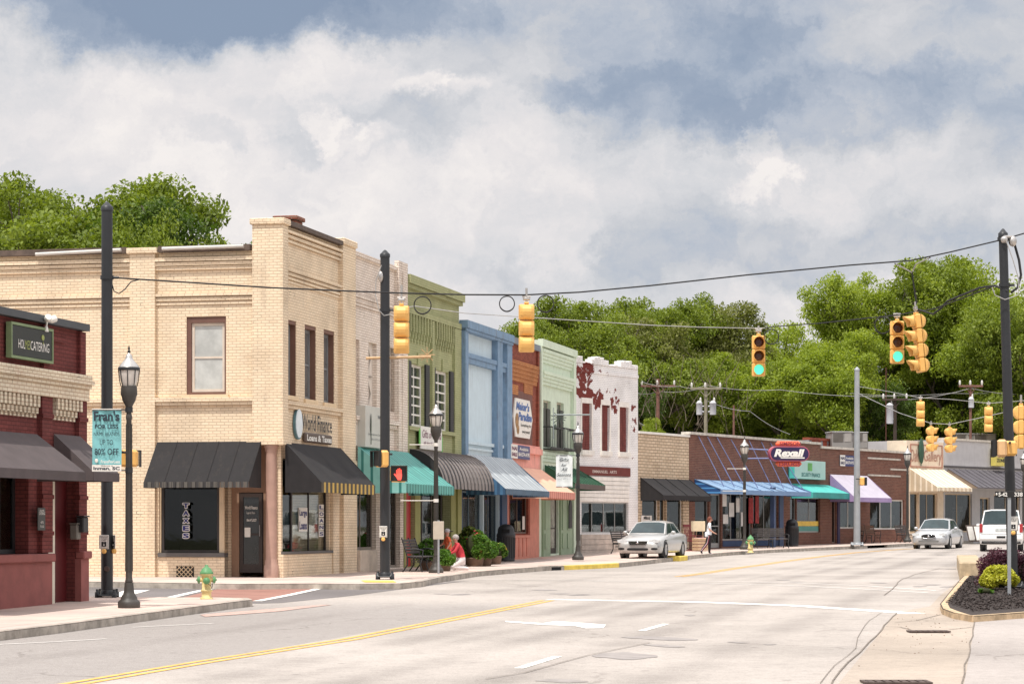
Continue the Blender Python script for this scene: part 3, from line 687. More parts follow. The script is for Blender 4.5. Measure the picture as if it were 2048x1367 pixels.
# ---- plan of the row
D0 = 65.0; C0 = Vector(((559-1024)/FP*D0, D0)); d1 = Vector((.2252, 1)).normalized()
def far_pt(p, d, x): a = (x-1024)/FP; s = (a*p.y-p.x)/(d.x-a*d.y); return p+d*s
d2 = Vector((.60, 1)).normalized(); d3 = Vector((.53, 1)).normalized(); d4 = Vector((.62, 1)).normalized(); d5 = Vector((.74, 1)).normalized()
Pm = far_pt(C0, d1, 1146); Pw = far_pt(Pm, d2, 1276); Pb = far_pt(Pw, d3, 1640); Pq = far_pt(Pb, d4, 1813)
def front(p, d): return Fac(p, d, zs(p.y))
def bld(name, label, F, cat='building'):
    return thing(name, label, cat, (F.p.x, F.p.y, F.zb), F.rz)
# ---- materials of the row
B_cream = brick('brick_cream', lin(238,216,184), lin(232,208,174), lin(206,180,148), dirt=.34, bs=.7)
B_cream2 = mat('cream_paint', lin(226,198,158), .8, .08, 3, streak=.35)
M_cop = mat('coping_brown', lin(96,80,70), .7, .25, 4); M_copg = mat('coping_grey', lin(120,122,124), .6, .2, 4)
M_brn = mat('brown_paint', lin(122,86,70), .7, .1, 3); M_mauve = mat('mauve_paint', lin(178,140,124), .6, .08, 3, bs=.1)
M_blk = mat('black_metal', lin(40,40,43), .5, .15, 3, spec=.5); M_whitep = mat('white_paint', lin(232,228,220), .6, .06, 3)
M_fabric_b = mat('awning_black', lin(38,36,38), .85, .2, 2.5, streak=.12, bs=.8)
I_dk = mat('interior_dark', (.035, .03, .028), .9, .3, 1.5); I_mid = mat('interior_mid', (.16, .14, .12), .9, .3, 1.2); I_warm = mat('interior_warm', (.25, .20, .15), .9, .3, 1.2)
G_mix = goods('goods_mixed', [(.5,.45,.4),(.08,.07,.07),(.6,.1,.08),(.7,.68,.6),(.1,.15,.25),(.3,.25,.1),(.8,.78,.75)]); G_dull = goods('goods_dull', [(.2,.18,.15),(.06,.05,.05),(.35,.3,.25),(.12,.1,.1),(.5,.48,.45)], 3, 2)
# =========================================== 1 cream corner building
F = front(C0, d1); FS = Fac(C0, (1, -.2252), F.zb)
B = bld('corner_building', 'two storey cream painted brick building on the street corner with a tall corner pillar', F)
uE = F.u(703); zt1 = F.z(F.u(600), 462)
def hole(F, x0, x1, y0, y1): return F.rect(x0, x1, y0, y1)
wins = []
for (a, b, y0, y1) in ((571,592.5,637,789),(609.5,632,648,797),(647.5,668.5,657.5,804)): wins.append(hole(F, a, b, y0, y1))
gz = .62; u_c = .1
sh = (.62, F.u(657), .62, F.z(F.u(600), 900))
sh = (sh[0], sh[1], gz, 3.1)
zEnt = F.z(0, 888)
# the corner is cut away at ground level behind the column
front_h = [tuple(w) for w in wins]+[(u_c+.15, F.u(658), gz, 3.12)]
w = MB(); wallmesh(w, 0, uE, -.6, zt1, front_h+[(-1, u_c+.02, -.7, zEnt)], .3)
w.quad((0,0,zt1),(uE,0,zt1),(uE,.4,zt1),(0,.4,zt1)); w.quad((uE,0,-.6),(uE,16,-.6),(uE,16,zt1-.0),(uE,0,zt1))
w.quad((0,.4,zt1),(uE,.4,zt1),(uE,.4,zt1-.6),(0,.4,zt1-.6))
# side wall is in the plane x=0 of the same local frame: run it along +y
def SL(x, y): u, z = FS.uz(x, y); return -u, z      # side-wall pixel -> (local y, z)
yL = 17.0; zt2 = SL(470, 502)[1]
def srect(x0, x1, y0, y1): a, _ = SL(x0, y0); b, _ = SL(x1, y0); return b, a, SL(x1, y1)[1], SL(x1, y0)[1]
sw_win = srect(373, 452, 632, 788); st = srect(318, 449, 976, 1108); ent = srect(449, 541, 890, 1160)
ent = (-1, ent[1], -.7, zEnt); st = (st[0], st[1], .62, 3.05)
tmp = MB(); wallmesh(tmp, 0, yL, -.6, zt2, [sw_win, st, ent], .3)
w.add([(v[1], v[0], v[2]) for v in tmp.v], [f[::-1] for f in tmp.f])
w.quad((0,yL,zt2),(0,0,zt2),(.4,0,zt2),(.4,yL,zt2)); w.quad((.4,0,zt2),(.4,0,zt2-.5),(.4,yL,zt2-.5),(.4,yL,zt2))
w.quad((0,yL,-.6),(uE,yL,-.6),(uE,yL,zt2),(0,yL,zt2))
# recess of the entrance: back walls and soffit
ye = ent[1]; w.quad((.001,ye,-.6),(1.5,ye,-.6),(1.5,ye,zEnt),(.001,ye,zEnt))
w.build('wall', B_cream, B)
r = MB(); r.quad((.4,.4,zt2-.5),(uE-.02,.4,zt2-.5),(uE-.02,yL,zt2-.5),(.4,yL,zt2-.5)); r.build('roof', M_roof, B)
part(B, 'soffit', M_brn, [(.01, 1.5, .01, ye-.01, zEnt+.01, zEnt+.05)])
# pilasters and bands (boxes proud of the two walls)
pil = MB(); zc = F.z(0, 449)
pil.box(-.13, .0, .0, .70, zEnt-.02, zc); pil.box(-.13, .34, -.13, .0, zEnt-.02, zc); pil.box(.0, .34, .0, .70, zt1-.1, zc)     # tall corner pillar
pil.bbox(-.19, .40, -.19, .76, zc+.002, zc+.16, .02)
y2a, y2b = SL(313, 600)[0], SL(263, 600)[0]; zp = SL(290, 508)[1]
pil.box(-.13, 0, y2a, y2b, -.6, zp); pil.bbox(-.20, .3, y2a-.08, y2b+.08, zp+.002, zp+.15, .02)
ua = F.u(677); zpr = F.z(ua, 488); pil.box(ua, uE-.01, -.13, 0, zt1*0+3.2, zpr); pil.bbox(ua-.05, uE-.01, -.19, .35, zpr+.002, zpr+.18, .02)
pil.box(F.u(660), F.u(672), -.10, 0, -.6, 3.19); pil.box(F.u(676), uE-.01, -.17, 0, -.6, 3.19)
pil.build('pillar', B_cream, B)
bd = MB()
def bandS(x0, x1, y0, y1, pr):
    b, a = SL(x0, y0)[0], SL(x1, y0)[0]; z1 = SL(x1, y0)[1]; z0 = SL(x1, y1)[1]; bd.box(-pr, 0, a, b, z0, z1)
yb0 = .70; LQ = [(.70, y2a), (y2b, yL)]
for a, b in LQ:
    zA = SL(470, 512)[1]; 
    for k, (pz, ph, pp) in enumerate(((zA-.02, .09, .15), (zA-.13, .09, .11), (zA-.24, .09, .07), (zA-.95, .08, .10), (zA-1.06, .08, .065), (zA-1.17, .08, .035))): bd.box(-pp, 0, a, b, pz-ph, pz)
    zl = SL(470, 794)[1]; bd.box(-.14, 0, a, b, zl-.10, zl); bd.box(-.09, 0, a, b, zl-.2, zl-.103)
for k, (dz, pp) in enumerate(((.12,.14),(.24,.10),(.36,.06),(1.12,.12),(1.22,.09),(1.32,.06),(1.42,.03))): bd.box(.34, ua, -pp, 0, zt1-dz-.07, zt1-dz)
zl = F.z(F.u(571), 801); bd.box(.34, ua, -.14, 0, zl-.09, zl); bd.box(.34, ua, -.08, 0, zl-.2, zl-.093)
bd.box(-.16, -.13, .0, .85, zEnt-.01, zEnt+.12); bd.box(-.2, .5, -.17, -.13, zEnt-.01, zEnt+.12)
bd.box(-.05, 0, y2b, yL, -.6, .35)
bd.build('cornice', B_cream, B)
cp = MB(); cp.box(-.16, .45, .76, y2a-.1, zt2+.003, zt2+.16); cp.box(-.16, .45, y2b+.1, yL, zt2+.003, zt2+.16); cp.box(.41, ua-.06, -.16, .45, zt1+.003, zt1+.12); cp.build('coping', M_cop, B)
ch = MB(); cu = F.u(660); ch.bbox(cu-.3, cu+.35, .9, 1.5, zt1-.6, zt1+.62, .02); ch.bbox(cu-.36, cu+.41, .84, 1.56, zt1+.622, zt1+.74, .02); ch.build('chimney', brick('brick_red', lin(150,84,62), lin(132,70,52), lin(150,130,112)), B)
gt = MB(); gt.tube([(-.24, .9, zt2+.1), (-.24, y2a-.25, zt2+.08)], .05, 6); gt.tube([(-.24, y2b+.2, zt2+.08), (-.24, y2b+2.6, zt2+.02)], .05, 6); gt.build('gutter', mat('gutter_white', lin(200,196,190), .5, .1), B)
for r_ in wins:
    part(B, 'window_lining', M_brn, [(r_[1]-.02, r_[1]-.003, .02, .3, r_[2]+.003, r_[3]-.003), (r_[0]+.003, r_[1]-.02, .02, .3, r_[3]-.1, r_[3]-.003)])
    window(B, (r_[0], r_[1]-.02, r_[2], r_[3]-.1), mat('sash_grey', lin(128,130,132), .6, .1), P_grey, rec=.2, fw=.09, hm=1, sill=.05, sillm=B_cream2)
def rotwin(r, *a, **k):        # window in the side wall: build in FS-like frame under a child empty-free mesh, swapped axes
    before = set(bpy.data.objects); o = window(B, r, *a, **k)
    for q in set(bpy.data.objects)-before:
        me = q.data
        for v in me.vertices: v.co = (v.co.y, v.co.x, v.co.z)
        me.flip_normals()
    return o
M_brown_fr = mat('window_brown', lin(112,78,66), .7, .1, 3)
a, b, c, d = sw_win
f = MB(); e = .17
for bx in ((a+.003, a+.05, c+.003, d-.003), (b-.12, b-.003, c+.003, d-.003), (a+.05, b-.12, d-.16, d-.003), (a+.05, b-.12, c+.003, c+.07)): f.box(.03, .16, bx[0], bx[1], bx[2], bx[3])
f.build('window_surround', M_brown_fr, B)
rotwin((a+.05, b-.12, c+.07, d-.16), mat('sash_tan', lin(214,198,180), .6, .08, 3), P_cur, rec=.11, fw=.075, hm=1)
part(B, 'window_sill', B_cream2, [(-.12, 0, a-.1, b+.1, c-.14, c-.003)])
# shop window in the side wall
M_fr_dk = mat('frame_dark', lin(58,52,50), .5, .1, 3); M_fr_tan = mat('frame_tan', lin(206,182,148), .6, .08, 3)
a, b, c, d = st; aw = SL(437, 1000)[0]
rotwin((aw, b-.04, c+.02, d), M_fr_dk, GLD, rec=.12, fw=.07, name='shop_window')
part(B, 'window_post', M_fr_tan, [(.05, .2, a+.002, aw-.003, c+.02, d), (.05, .2, b-.038, b-.002, c+.02, d)])
part(B, 'bulkhead_sill', mat('slate_sill', lin(96,92,90), .6), [(-.05, .26, a-.01, b+.02, c-.09, c+.017)])
ib = MB(); ib.quad((1.6,b,c),(1.6,aw,c),(1.6,aw,d),(1.6,b,d)); ib.quad((.2,b,c),(1.6,b,c),(1.6,b,d),(.2,b,d)); ib.quad((.2,aw,c),(1.6,aw,c),(1.6,aw,d),(.2,aw,d)); ib.quad((.2,aw,c),(.2,b,c),(1.6,b,c),(1.6,aw,c)); ib.quad((.2,aw,d),(.2,b,d),(1.6,b,d),(1.6,aw,d)); ib.build('shop_interior', I_dk, B)
# vent grille
va, vb = SL(388, 1140)[0], SL(353, 1140)[0]; vz0, vz1 = SL(370, 1155)[1], SL(370, 1131)[1]
v = MB(); n = 7
v.box(-.012, -.002, va, vb, vz0, vz1)
v.build('vent', mat('vent_dark', lin(50,44,40), .8), B); lt = MB()
for i in range(-3, 7):
    for s in (1, -1):
        p0 = va+(vb-va)*i/4; h = vz1-vz0
        pts = []
        for tt in np.linspace(0, 1, 9):
            yy = p0+s*h*tt if s > 0 else p0+h-h*tt; 
            if va <= yy <= vb: pts.append((-.02, yy, vz0+h*tt))
        if len(pts) > 1: lt.tube([pts[0], pts[-1]], .011, 4)
lt.build('vent_lattice', B_cream2, B)
# entrance: door in the back of the recess, column at the corner
yd0, yd1 = SL(512, 1000)[0], SL(466, 1000)[0]
dr = MB(); xx = .55
part(B, 'entrance_wall', mat('entrance_tan', lin(150,116,92), .8, .1, 3), [(xx, xx+.1, -0.0+.35, yd0-.02, -.3, zEnt), (xx, xx+.1, yd1+.02, ye-.005, -.3, zEnt), (xx, xx+.1, yd0-.02, yd1+.02, 2.22, zEnt)])
dz0 = .12
def doorpart(B, x, ya, yb, z0, z1, mf, mp, axis='y'):
    d_ = MB(); e = .1
    bx = [(x-.02, x+.04, ya, ya+e, z0, z1), (x-.02, x+.04, yb-e, yb, z0, z1), (x-.02, x+.04, ya+e, yb-e, z1-e, z1), (x-.02, x+.04, ya+e, yb-e, z0, z0+.22), (x-.025, x+.03, ya+e, yb-e, z0+.98, z0+1.03)]
    for q in bx:
        if axis == 'y': d_.box(*q)
        else: d_.box(q[2], q[3], q[0], q[1], q[4], q[5])
    o = d_.build('door', mf, B); p = MB(); q = (x+.005, x+.012, ya+e, yb-e, z0+.22, z1-e)
    (p.box(*q) if axis == 'y' else p.box(q[2], q[3], q[0], q[1], q[4], q[5])); p.build('pane', mp, o)
    h = MB(); hy = ya+.06
    h.tube([(x-.07, hy, z0+.95), (x-.07, hy, z0+1.25)] if axis == 'y' else [(hy, x-.07, z0+.95), (hy, x-.07, z0+1.25)], .014, 6); h.build('handle', mat('steel', lin(170,170,170), .35, .05, metal=1), o)
    return o
M_dbr = mat('door_bronze', lin(62,50,46), .45, .1)
dpt = doorpart(B, xx, yd0, yd1, dz0, 2.2, M_dbr, P_dk)
lt = MB()
Ms = Matrix(((0,1,0,0),(-1,0,0,0),(0,0,1,0),(0,0,0,1)))   # local text (x, y) -> side facing -x
def side_text(mb, body, ya, yb, z0, z1, x, **k):           # reads left to right as seen from -x (towards smaller y)
    v_, f_ = text_data(body, k.get('bold', 0), k.get('shear', 0)); mb.add([(x, yb-(yb-ya)*q[0], z0+(z1-z0)*q[1]) for q in v_], f_)
side_text(lt, 'World Finance', yd0+.13, yd1-.15, 1.78, 1.87, xx-.03, bold=.02); side_text(lt, 'Loans & Taxes', yd0+.2, yd1-.2, 1.66, 1.72, xx-.03); side_text(lt, '864.472.0227', yd0+.16, yd1-.2, 1.46, 1.53, xx-.03, bold=.02)
lt.build('lettering', M_whitep, dpt)
part(B, 'notice', M_whitep, [(xx-.03, xx-.02, yd1-.30, yd1-.14, 1.05, 1.3)])
colx = at(541, 1000, D0-.0); cl = MB(); cc = (.08, .12, 0)
cc = (.05, .24, 0)
cl.lathe([(.19,-.1),(.19,.30),(.165,.34),(.165,.42),(.15,.46),(.146,.5),(.145,.6),(.143,2.4),(.14,zEnt-.28),(.14,zEnt-.2),(.16,zEnt-.16),(.16,zEnt-.1),(.19,zEnt-.06),(.19,zEnt-.003)], 20, cc); cl.build('column', M_mauve, B)
# street shop window, half dark, half blinds
a, b, c, d = front_h[3]; um = F.u(590); c2 = F.u(657)
window(B, (a, um, c, d), M_fr_dk, GLD, rec=.12, fw=.05, name='shop_window'); window(B, (um+.003, b, c, d), M_fr_dk, glass('glass_clear', (.85,.86,.84), .04), rec=.12, fw=.05, vm=1, name='shop_window')
bl = MB()
for k in range(34): z = c+.06+k*(d-c-.1)/34; bl.box(um+.06, b-.06, .2, .215, z, z+.055)
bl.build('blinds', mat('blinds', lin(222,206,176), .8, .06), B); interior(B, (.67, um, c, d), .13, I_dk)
bw = MB(); bw.quad((um,.24,c),(b,.24,c),(b,.24,d),(um,.24,d)); bw.build('blind_backing', mat('blind_back', lin(190,172,142), .9), B)
part(B, 'bulkhead', B_cream, [(u_c+.03, F.u(660)-.003, -.06, 0, -.6, gz-.02)]); part(B, 'window_sill', mat('slate_sill', lin(96,92,90), .6), [(u_c+.03, F.u(660)-.003, -.1, .1, gz-.017, gz+.05)])
# awnings
A1, q = awning(B, F, (560,884), 672, (643,964), .26, M_fabric_b, M_fabric_b, valm=stripes('valance_gold', lin(198,160,50), lin(70,62,48), .38, 0, .55), tmin=.14)
# side wall awning: built in FS frame as part under an oriented child mesh
u0, zt_ = FS.uz(318, 884); u1_ = FS.u(526); t_ = FS.t(u0, 287); ze = FS.z(u0, 964, t_)
aw_ = MB()
def fs(u, t, z): p = FS.p+FS.d*u+FS.n*t; q = p-F.p; return (q.dot(F.d), -q.dot(F.n), z)
for k in range(5):
    a = u0+(u1_-u0)*k/5; b = u0+(u1_-u0)*(k+1)/5
    aw_.quad(fs(a, t_, ze), fs(b, t_, ze), fs(b, .14, zt_), fs(a, .14, zt_))
    aw_.add([fs(b-.02, t_, ze+.008), fs(b, t_, ze+.02), fs(b, .14, zt_+.02), fs(b-.02, .14, zt_+.008)], [(0,1,2,3)])
ao = aw_.build('awning', M_fabric_b, B)
v = MB(); N = 26
for k in range(N):
    a = u0+(u1_-u0)*k/N; b = u0+(u1_-u0)*(k+.92)/N+.0; v.add([fs(a, t_+.01, ze-.14), fs(b, t_+.01, ze-.14), fs(b, t_+.01, ze+.01), fs(a, t_+.01, ze+.01)], [(0,1,2,3)])
v.build('valance', stripes('val_grey', lin(90,86,80), lin(58,56,56), .2, 1, .5), ao)
s_ = MB()
for u in (u0, u1_): s_.add([fs(u, t_, ze-.14), fs(u, t_, ze), fs(u, .14, zt_), fs(u, .14, ze-.14)], [(0,1,2,3)])
s_.build('side_panel', M_fabric_b, ao)
# sign lettering on the street front
T = thing('wall_sign', 'World Finance wall sign with a white oval and dark letters on the cream corner front', 'sign', F.w(F.u(585), .02, F.z(F.u(585), 872)), F.rz)
u0, z0 = F.uz(585, 876); z1 = F.z(u0, 815); u1_ = F.u(657); Wd = u1_-u0; Hh = z1-z0
du = F.u(600)-u0
o_ = MB(); prf = [(du*.5+du*.5*math.cos(k*PI/14), Hh*.5+Hh*.5*math.sin(k*PI/14)) for k in range(28)]
o_.prism([(x-.02, z-.02) for x, z in prf][::-1], -.06, 0); o_.build('disc', mat('sign_teal', lin(90,130,140), .5), T); o_ = MB(); o_.prism([(x*.88+du*.04, z*.94+Hh*.03) for x, z in prf][::-1], -.075, -.061); o_.build('globe', mat('sign_pale', lin(222,232,236), .5), T)
T.location = F.w(u0, .02, z0)
M_let = mat('letter_black', lin(38,38,42), .5); tx = MB()
uL = F.u(597)-u0; put_text(tx, 'World Finance', uL, Wd, Hh*.30, Hh*.84, -.08, 0, .015); tx.build('lettering', M_let, T)
pl = MB(); up = F.u(603)-u0; pl.bbox(up, Wd-.02, -.1, -.01, -.08, .19, .05); pl.build('plate', mat('plate_brown', lin(92,76,66), .5), T); tx = MB(); put_text(tx, 'Loans & Taxes', up+.1, Wd-.12, -.03, .14, -.108, 0, .03); tx.build('lettering', M_whitep, T)
# window lettering
TX = thing('window_lettering', 'blue TAXES letters running down the dark side shop window', 'lettering', FS.w(FS.u(372.5), .0, 1.35), FS.rz)
z0, z1 = FS.z(FS.u(372), 1078)-1.35, FS.z(FS.u(372), 1003)-1.35
m_blue = mat('letter_blue', lin(28,34,110), .5); a_, b_ = MB(), MB(); hh = (z1-z0)/5
for k, chh in enumerate('TAXES'):
    put_text(a_, chh, -.085, .085, z1-hh*(k+1)+.035, z1-hh*k-.035, -.03, 0, .04)
    for q in range(10):
        ox, oz = .019*math.cos(q*PI/5), .019*math.sin(q*PI/5); put_text(b_, chh, -.085+ox, .085+ox, z1-hh*(k+1)+.035+oz, z1-hh*k-.035+oz, -.012-.0008*q, 0, .04)
a_.build('lettering', m_blue, TX); b_.build('backing', M_whitep, TX)
TX = thing('window_lettering', 'blue Large Loans and LOANS lettering on the blinds of the street window', 'lettering', F.w(F.u(598), 0, 1.2), F.rz); a_, b_ = MB(), MB(); u0 = F.u(598)
def wz(x, y): u, z = F.uz(x, y, -.1); return u-u0, z-1.2
x0_, zt_ = wz(599, 1018); x1_, zb_ = wz(614, 1058)
b_.box(x0_-.05, x1_+.05, .105-.0, .109, zb_-.05, zt_+.05); put_text(a_, 'Large', x0_, x1_, (zt_+zb_)/2+.05, zt_, .1, 0, .03); put_text(a_, 'Loans', x0_, x1_, zb_, (zt_+zb_)/2-.05, .1, 0, .03)
x0_, zt_ = wz(640, 1008); x1_, zb_ = wz(645, 1074)
for k, chh in enumerate('LOANS'): hh = (zt_-zb_)/5; put_text(a_, chh, x0_-.05, x1_+.1, zt_-hh*(k+1)+.05, zt_-hh*k-.03, .1, 0, .04); b_.box(x0_-.1, x1_+.14, .105, .109, zt_-hh*(k+1)+.02, zt_-hh*k)
a_.build('lettering', m_blue, TX); b_.build('backing', M_whitep, TX)
F1 = F
# =========================================== 2 whitewashed building
F = front(far_pt(C0, d1, 703.3), d1)
B = bld('whitewashed_building', 'narrow two storey whitewashed brick building with blocked windows and teal awning', F)
B_ww = brick('brick_whitewash', lin(238,224,210), lin(228,212,196), lin(194,172,156), dirt=.4, bs=.8)
uE = F.u(807); zt = F.z(0, 498)
H = [hole(F, 703.6, 719, 676, 812), hole(F, 737, 753.5, 683, 818), hole(F, 778, 791, 693, 822)]
H[0] = (.01, *H[0][1:]); gr = [(.05, F.u(752), .62, 3.0), (F.u(762), F.u(800), .05, 3.0)]
shell(B, .004, uE-.004, zt, 14, B_ww, H+gr, th=.25)
bd = MB(); ul = F.u(789)
bd.box(.01, ul, -.08, 0, zt-.16, zt-.05); bd.box(.01, ul, -.10, 0, zt-1.35, zt-1.25); bd.box(.01, ul, -.07, 0, zt-1.47, zt-1.353); bd.box(.01, ul, -.04, 0, zt-1.58, zt-1.473)
bd.box(ul, uE-.01, -.14, 0, 2.9, zt+.15); bd.box(ul+.35, ul+.5, -.17, -.14, 2.9, zt-.2); bd.box(.01, ul, -.16, 0, F.z(0, 838), F.z(0, 830)); bd.box(.01, ul, -.09, 0, F.z(0, 846), F.z(0, 838)-.003); bd.build('cornice', B_ww, B)
for k, r_ in enumerate(H):
    fl_ = MB(); fl_.box(r_[0]+.003, r_[1]-.003, .13, .16, r_[2]+.003, r_[3]-.003); o = fl_.build('window_board', mat('board_white', lin(218,204,190), .8, .1, 4, streak=.5), B)
    bt = MB(); mw = (r_[0]+r_[1])/2; z_ = [r_[2]+(r_[3]-r_[2])*q for q in (.02, .24, .48, .52, .76, .98)]
    for (x0_, za, x1_, zb) in ((mw-.25, z_[0], mw+.1, z_[1]), (mw+.1, z_[1], mw-.25, z_[2]), (mw-.25, z_[3], mw+.1, z_[4]), (mw+.1, z_[4], mw-.25, z_[5])): bt.tube([(x0_, .1, za), (x1_, .1, zb)], .022, 4)
    bt.box(mw-.3, mw+.25, .08, .12, z_[2]+.02, z_[3]-.02); bt.build('bracing', mat('brace_white', lin(170,158,146), .7, .2), o)
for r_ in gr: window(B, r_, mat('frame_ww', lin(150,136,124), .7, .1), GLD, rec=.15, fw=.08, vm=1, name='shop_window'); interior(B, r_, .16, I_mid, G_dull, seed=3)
part(B, 'bulkhead', mat('bulk_ww', lin(214,196,176), .8, .12, 3, streak=.4), [(.03, F.u(722), -.25, 0, -.5, .62), (F.u(722)+.01, F.u(752), -.05, 0, -.5, .58)])
M_teal = stripes('teal_stripe', lin(88,182,170), lin(48,136,128), .30, 0, .62, .55); M_teal2 = stripes('teal_side', lin(30,120,115), lin(120,190,184), .28, 1, .72, .55)
awning(B, F, (704,893), 806, (813,967), .26, M_teal, M_teal2, scallop=.32, tmin=.17)
sign('wall_sign', 'blank cream sign board above the left end of the teal awning', F, 704.5, 728, 846, 890, .02, .06, mat('sign_cream', lin(214,204,190), .6))
sign('wall_sign', 'large pale sign board with a small tree emblem behind the black pole', F, 731, 768, 810, 893, .02, .3, mat('sign_grey', lin(196,194,184), .6, .06), [('INMAN', .66, .98, .72, .80, M_copg, .02), ('Insurance Center', .15, .98, .30, .35, M_copg), ('864.472.6121', .3, .9, .18, .225, M_copg)])
em = MB(); up, zp_ = F.uz(742, 850, .34); em.ell((0,0,0), (.05,.01,.34), 8, 8); em.box(-.012, .012, -.008, .008, -.55, -.2); 
em.build('tree_emblem', mat('emblem_green', lin(96,104,92), .7), label='small dark tree emblem on the pale sign board', cat='emblem', loc=F.w(up, .345, zp_), rz=F.rz)
sf = MB(); p1 = F.w(0,0,0)
# =========================================== 3 green building
F = front(far_pt(C0, d1, 807.3), d1)
B = bld('green_building', 'olive green two storey brick building with black shutters and white windows', F)
B_gr = brick('brick_green', lin(172,174,124), lin(162,166,116), lin(146,150,104), dirt=.3, bs=.5); M_olive = mat('olive_paint', lin(150,150,82), .75, .1, 3)
uE = F.u(918); zt = F.z(0, 551)
H = [hole(F, 820, 848, 725, 851), hole(F, 868.5, 897, 738, 860)]
gr = [(.25, F.u(829), .03, 2.75), (F.u(840), F.u(900), .5, 2.75)]
shell(B, .004, uE-.004, zt, 14, B_gr, H+gr, th=.25)
ua, ub, uc = F.u(808.6), F.u(861), F.u(905)
cr = MB(); cr.box(.01, uE-.01, -.22, 0, zt-.22, zt+.05); cr.box(.01, uE-.01, -.14, 0, zt-.34, zt-.223); cr.box(.01, uE-.01, -.10, 0, F.z(0,616)-.12, F.z(0,612))
for (a, b) in ((.35, ub-.1), (ub+.35, uc-.05)):
    n = 8; z_ = F.z(0, 616)-.12
    for k in range(n):
        x = a+(b-a)*(k+.5)/n; cr.box(x-.06, x+.06, -.10, -.0, z_-.55, z_-.003); cr.box(x-.06, x+.06, -.07, 0, z_-.72, z_-.553); cr.box(x-.06, x+.06, -.04, 0, z_-.86, z_-.723)
    cr.box((a+b)/2-.2, (a+b)/2+.25, -.05, 0, z_-1.55, z_-1.45); cr.box((a+b)/2-.2, (a+b)/2-.12, -.05, 0, z_-1.447, z_-1.15)
cr.build('cornice', B_gr, B)
pl = MB(); z_ = F.z(0, 616)-.14
pl.box(.01, .3, -.08, 0, 2.9, z_); pl.box(ub-.08, ub+.2, -.09, 0, F.z(ub, 855), z_); pl.box(uc, uE-.01, -.09, 0, 2.9, z_); pl.box(.31, uc-.01, -.12, 0, F.z(0, 858), F.z(0, 850)); pl.build('pilaster', B_gr, B)
pl = MB(); pl.box(.01, .24, -.02, 0, 0-.4, 2.8); pl.box(F.u(829)+.01, F.u(840)-.01, -.02, 0, -.4, 2.8); pl.box(F.u(900)+.01, uE-.01, -.04, 0, -.4, 2.8); pl.box(F.u(910), uE-.01, -.1, -.04, -.4, 2.8); pl.build('post', M_olive, B)
M_shut = stripes('shutter_black', lin(52,52,54), lin(30,30,32), .07, 2, .6, .5)
for k, r_ in enumerate(H):
    window(B, r_, M_whitep, P_green, rec=.13, fw=.09, vm=1, hm=[.165,.33,.49,.66,.83])
    part(B, 'shutter', M_shut, [(r_[0]-.55, r_[0]-.04, -.06, -.002, r_[2]-.05, r_[3]+.05)]); part(B, 'shutter', M_shut, [(r_[1]+.03, r_[1]+.5, -.06, -.002, r_[2]-.05, r_[3]+.05)])
part(B, 'door', mat('door_red', lin(190,26,36), .5, .08), [(gr[0][0]+.02, gr[0][1]-.02, .12, .16, .03, 2.7)])
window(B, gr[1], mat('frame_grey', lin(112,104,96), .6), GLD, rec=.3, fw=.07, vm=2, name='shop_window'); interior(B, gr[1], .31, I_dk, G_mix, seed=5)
M_cblk = stripes('curved_metal', lin(140,130,126), lin(40,38,40), .48, 0, .42, .5, .2)
awning(B, F, (813,898), 918.5, (888,974), .0, M_cblk, mat('curved_side', lin(44,44,46), .7), curve=True, tmin=.10, ribs=15, m_edge=mat('curved_rib', lin(134,124,120), .5))
M_mag = mat('letter_plum', lin(120,40,80), .5)
T, Wd, Hh = sign('wall_sign', 'white gift shop sign with plum script and lime green curved edges on the green wall', F, 842, 884, 851, 897, .1, .05, M_whitep, [('Gifts of Inmana', .06, .95, .5, .85, M_mag, .0, .2), ('gift shop & more', .12, .75, .18, .36, M_mag, 0, .2)])
g_ = MB(); g_.bbox(-.14, -.01, -.045, -.005, .1, Hh-.1, .02); g_.bbox(Wd+.01, Wd+.14, -.045, -.005, -.1, Hh-.25, .02); g_.build('green_edge', mat('lime', lin(96,190,70), .5), T)
# =========================================== 4 blue building
F = front(far_pt(C0, d1, 918.3), d1)
B = bld('blue_building', 'two tone blue stucco building with pale blue panels between darker blue posts', F)
M_bl = mat('blue_trim', lin(116,148,178), .75, .12, 3, streak=.5, bs=.3); M_pbl = mat('blue_panel', lin(196,216,226), .8, .05, 2, streak=.22, bs=.3)
uE = F.u(1013); zt = F.z(0, 643)
gr = [(.3, F.u(966), .5, 2.8), (F.u(968), F.u(998), .05, 2.8)]
shell(B, .004, uE-.004, zt, 14, M_pbl, gr, th=.2)
p = MB(); ua = F.u(924.5); ub = F.u(983.5); uc = F.u(993.5); ud = F.u(1003); zm = F.z(0, 706); zb = F.z(0, 905)
for a, b in ((.01, ua), (ub, uc), (ud, uE-.01)): p.box(a, b, -.22, 0, 2.8, zt-.2)
p.box(.01, uE-.01, -.30, 0, zt-.197, zt+.06); p.box(.01, uE-.01, -.26, 0, zt-.3, zt-.2); p.box(ua, ub, -.16, 0, zm-.28, zm); p.box(uc, ud, -.16, 0, zm-.28, zm); p.box(ua, ub, -.2, 0, zm-.1, zm+.05); p.box(uc, ud, -.2, 0, zm-.1, zm+.05)
p.build('trim', M_bl, B); q_ = MB(); zq = F.z(0, 878)
q_.box(ua+.01, ub-.01, -.1, 0, zq-.12, zq); q_.box(uc+.01, ud-.01, -.1, 0, zq-.12, zq); q_.box(ua+.01, ub-.01, -.06, 0, zq-.3, zq-.22); q_.build('moulding', M_pbl, B)
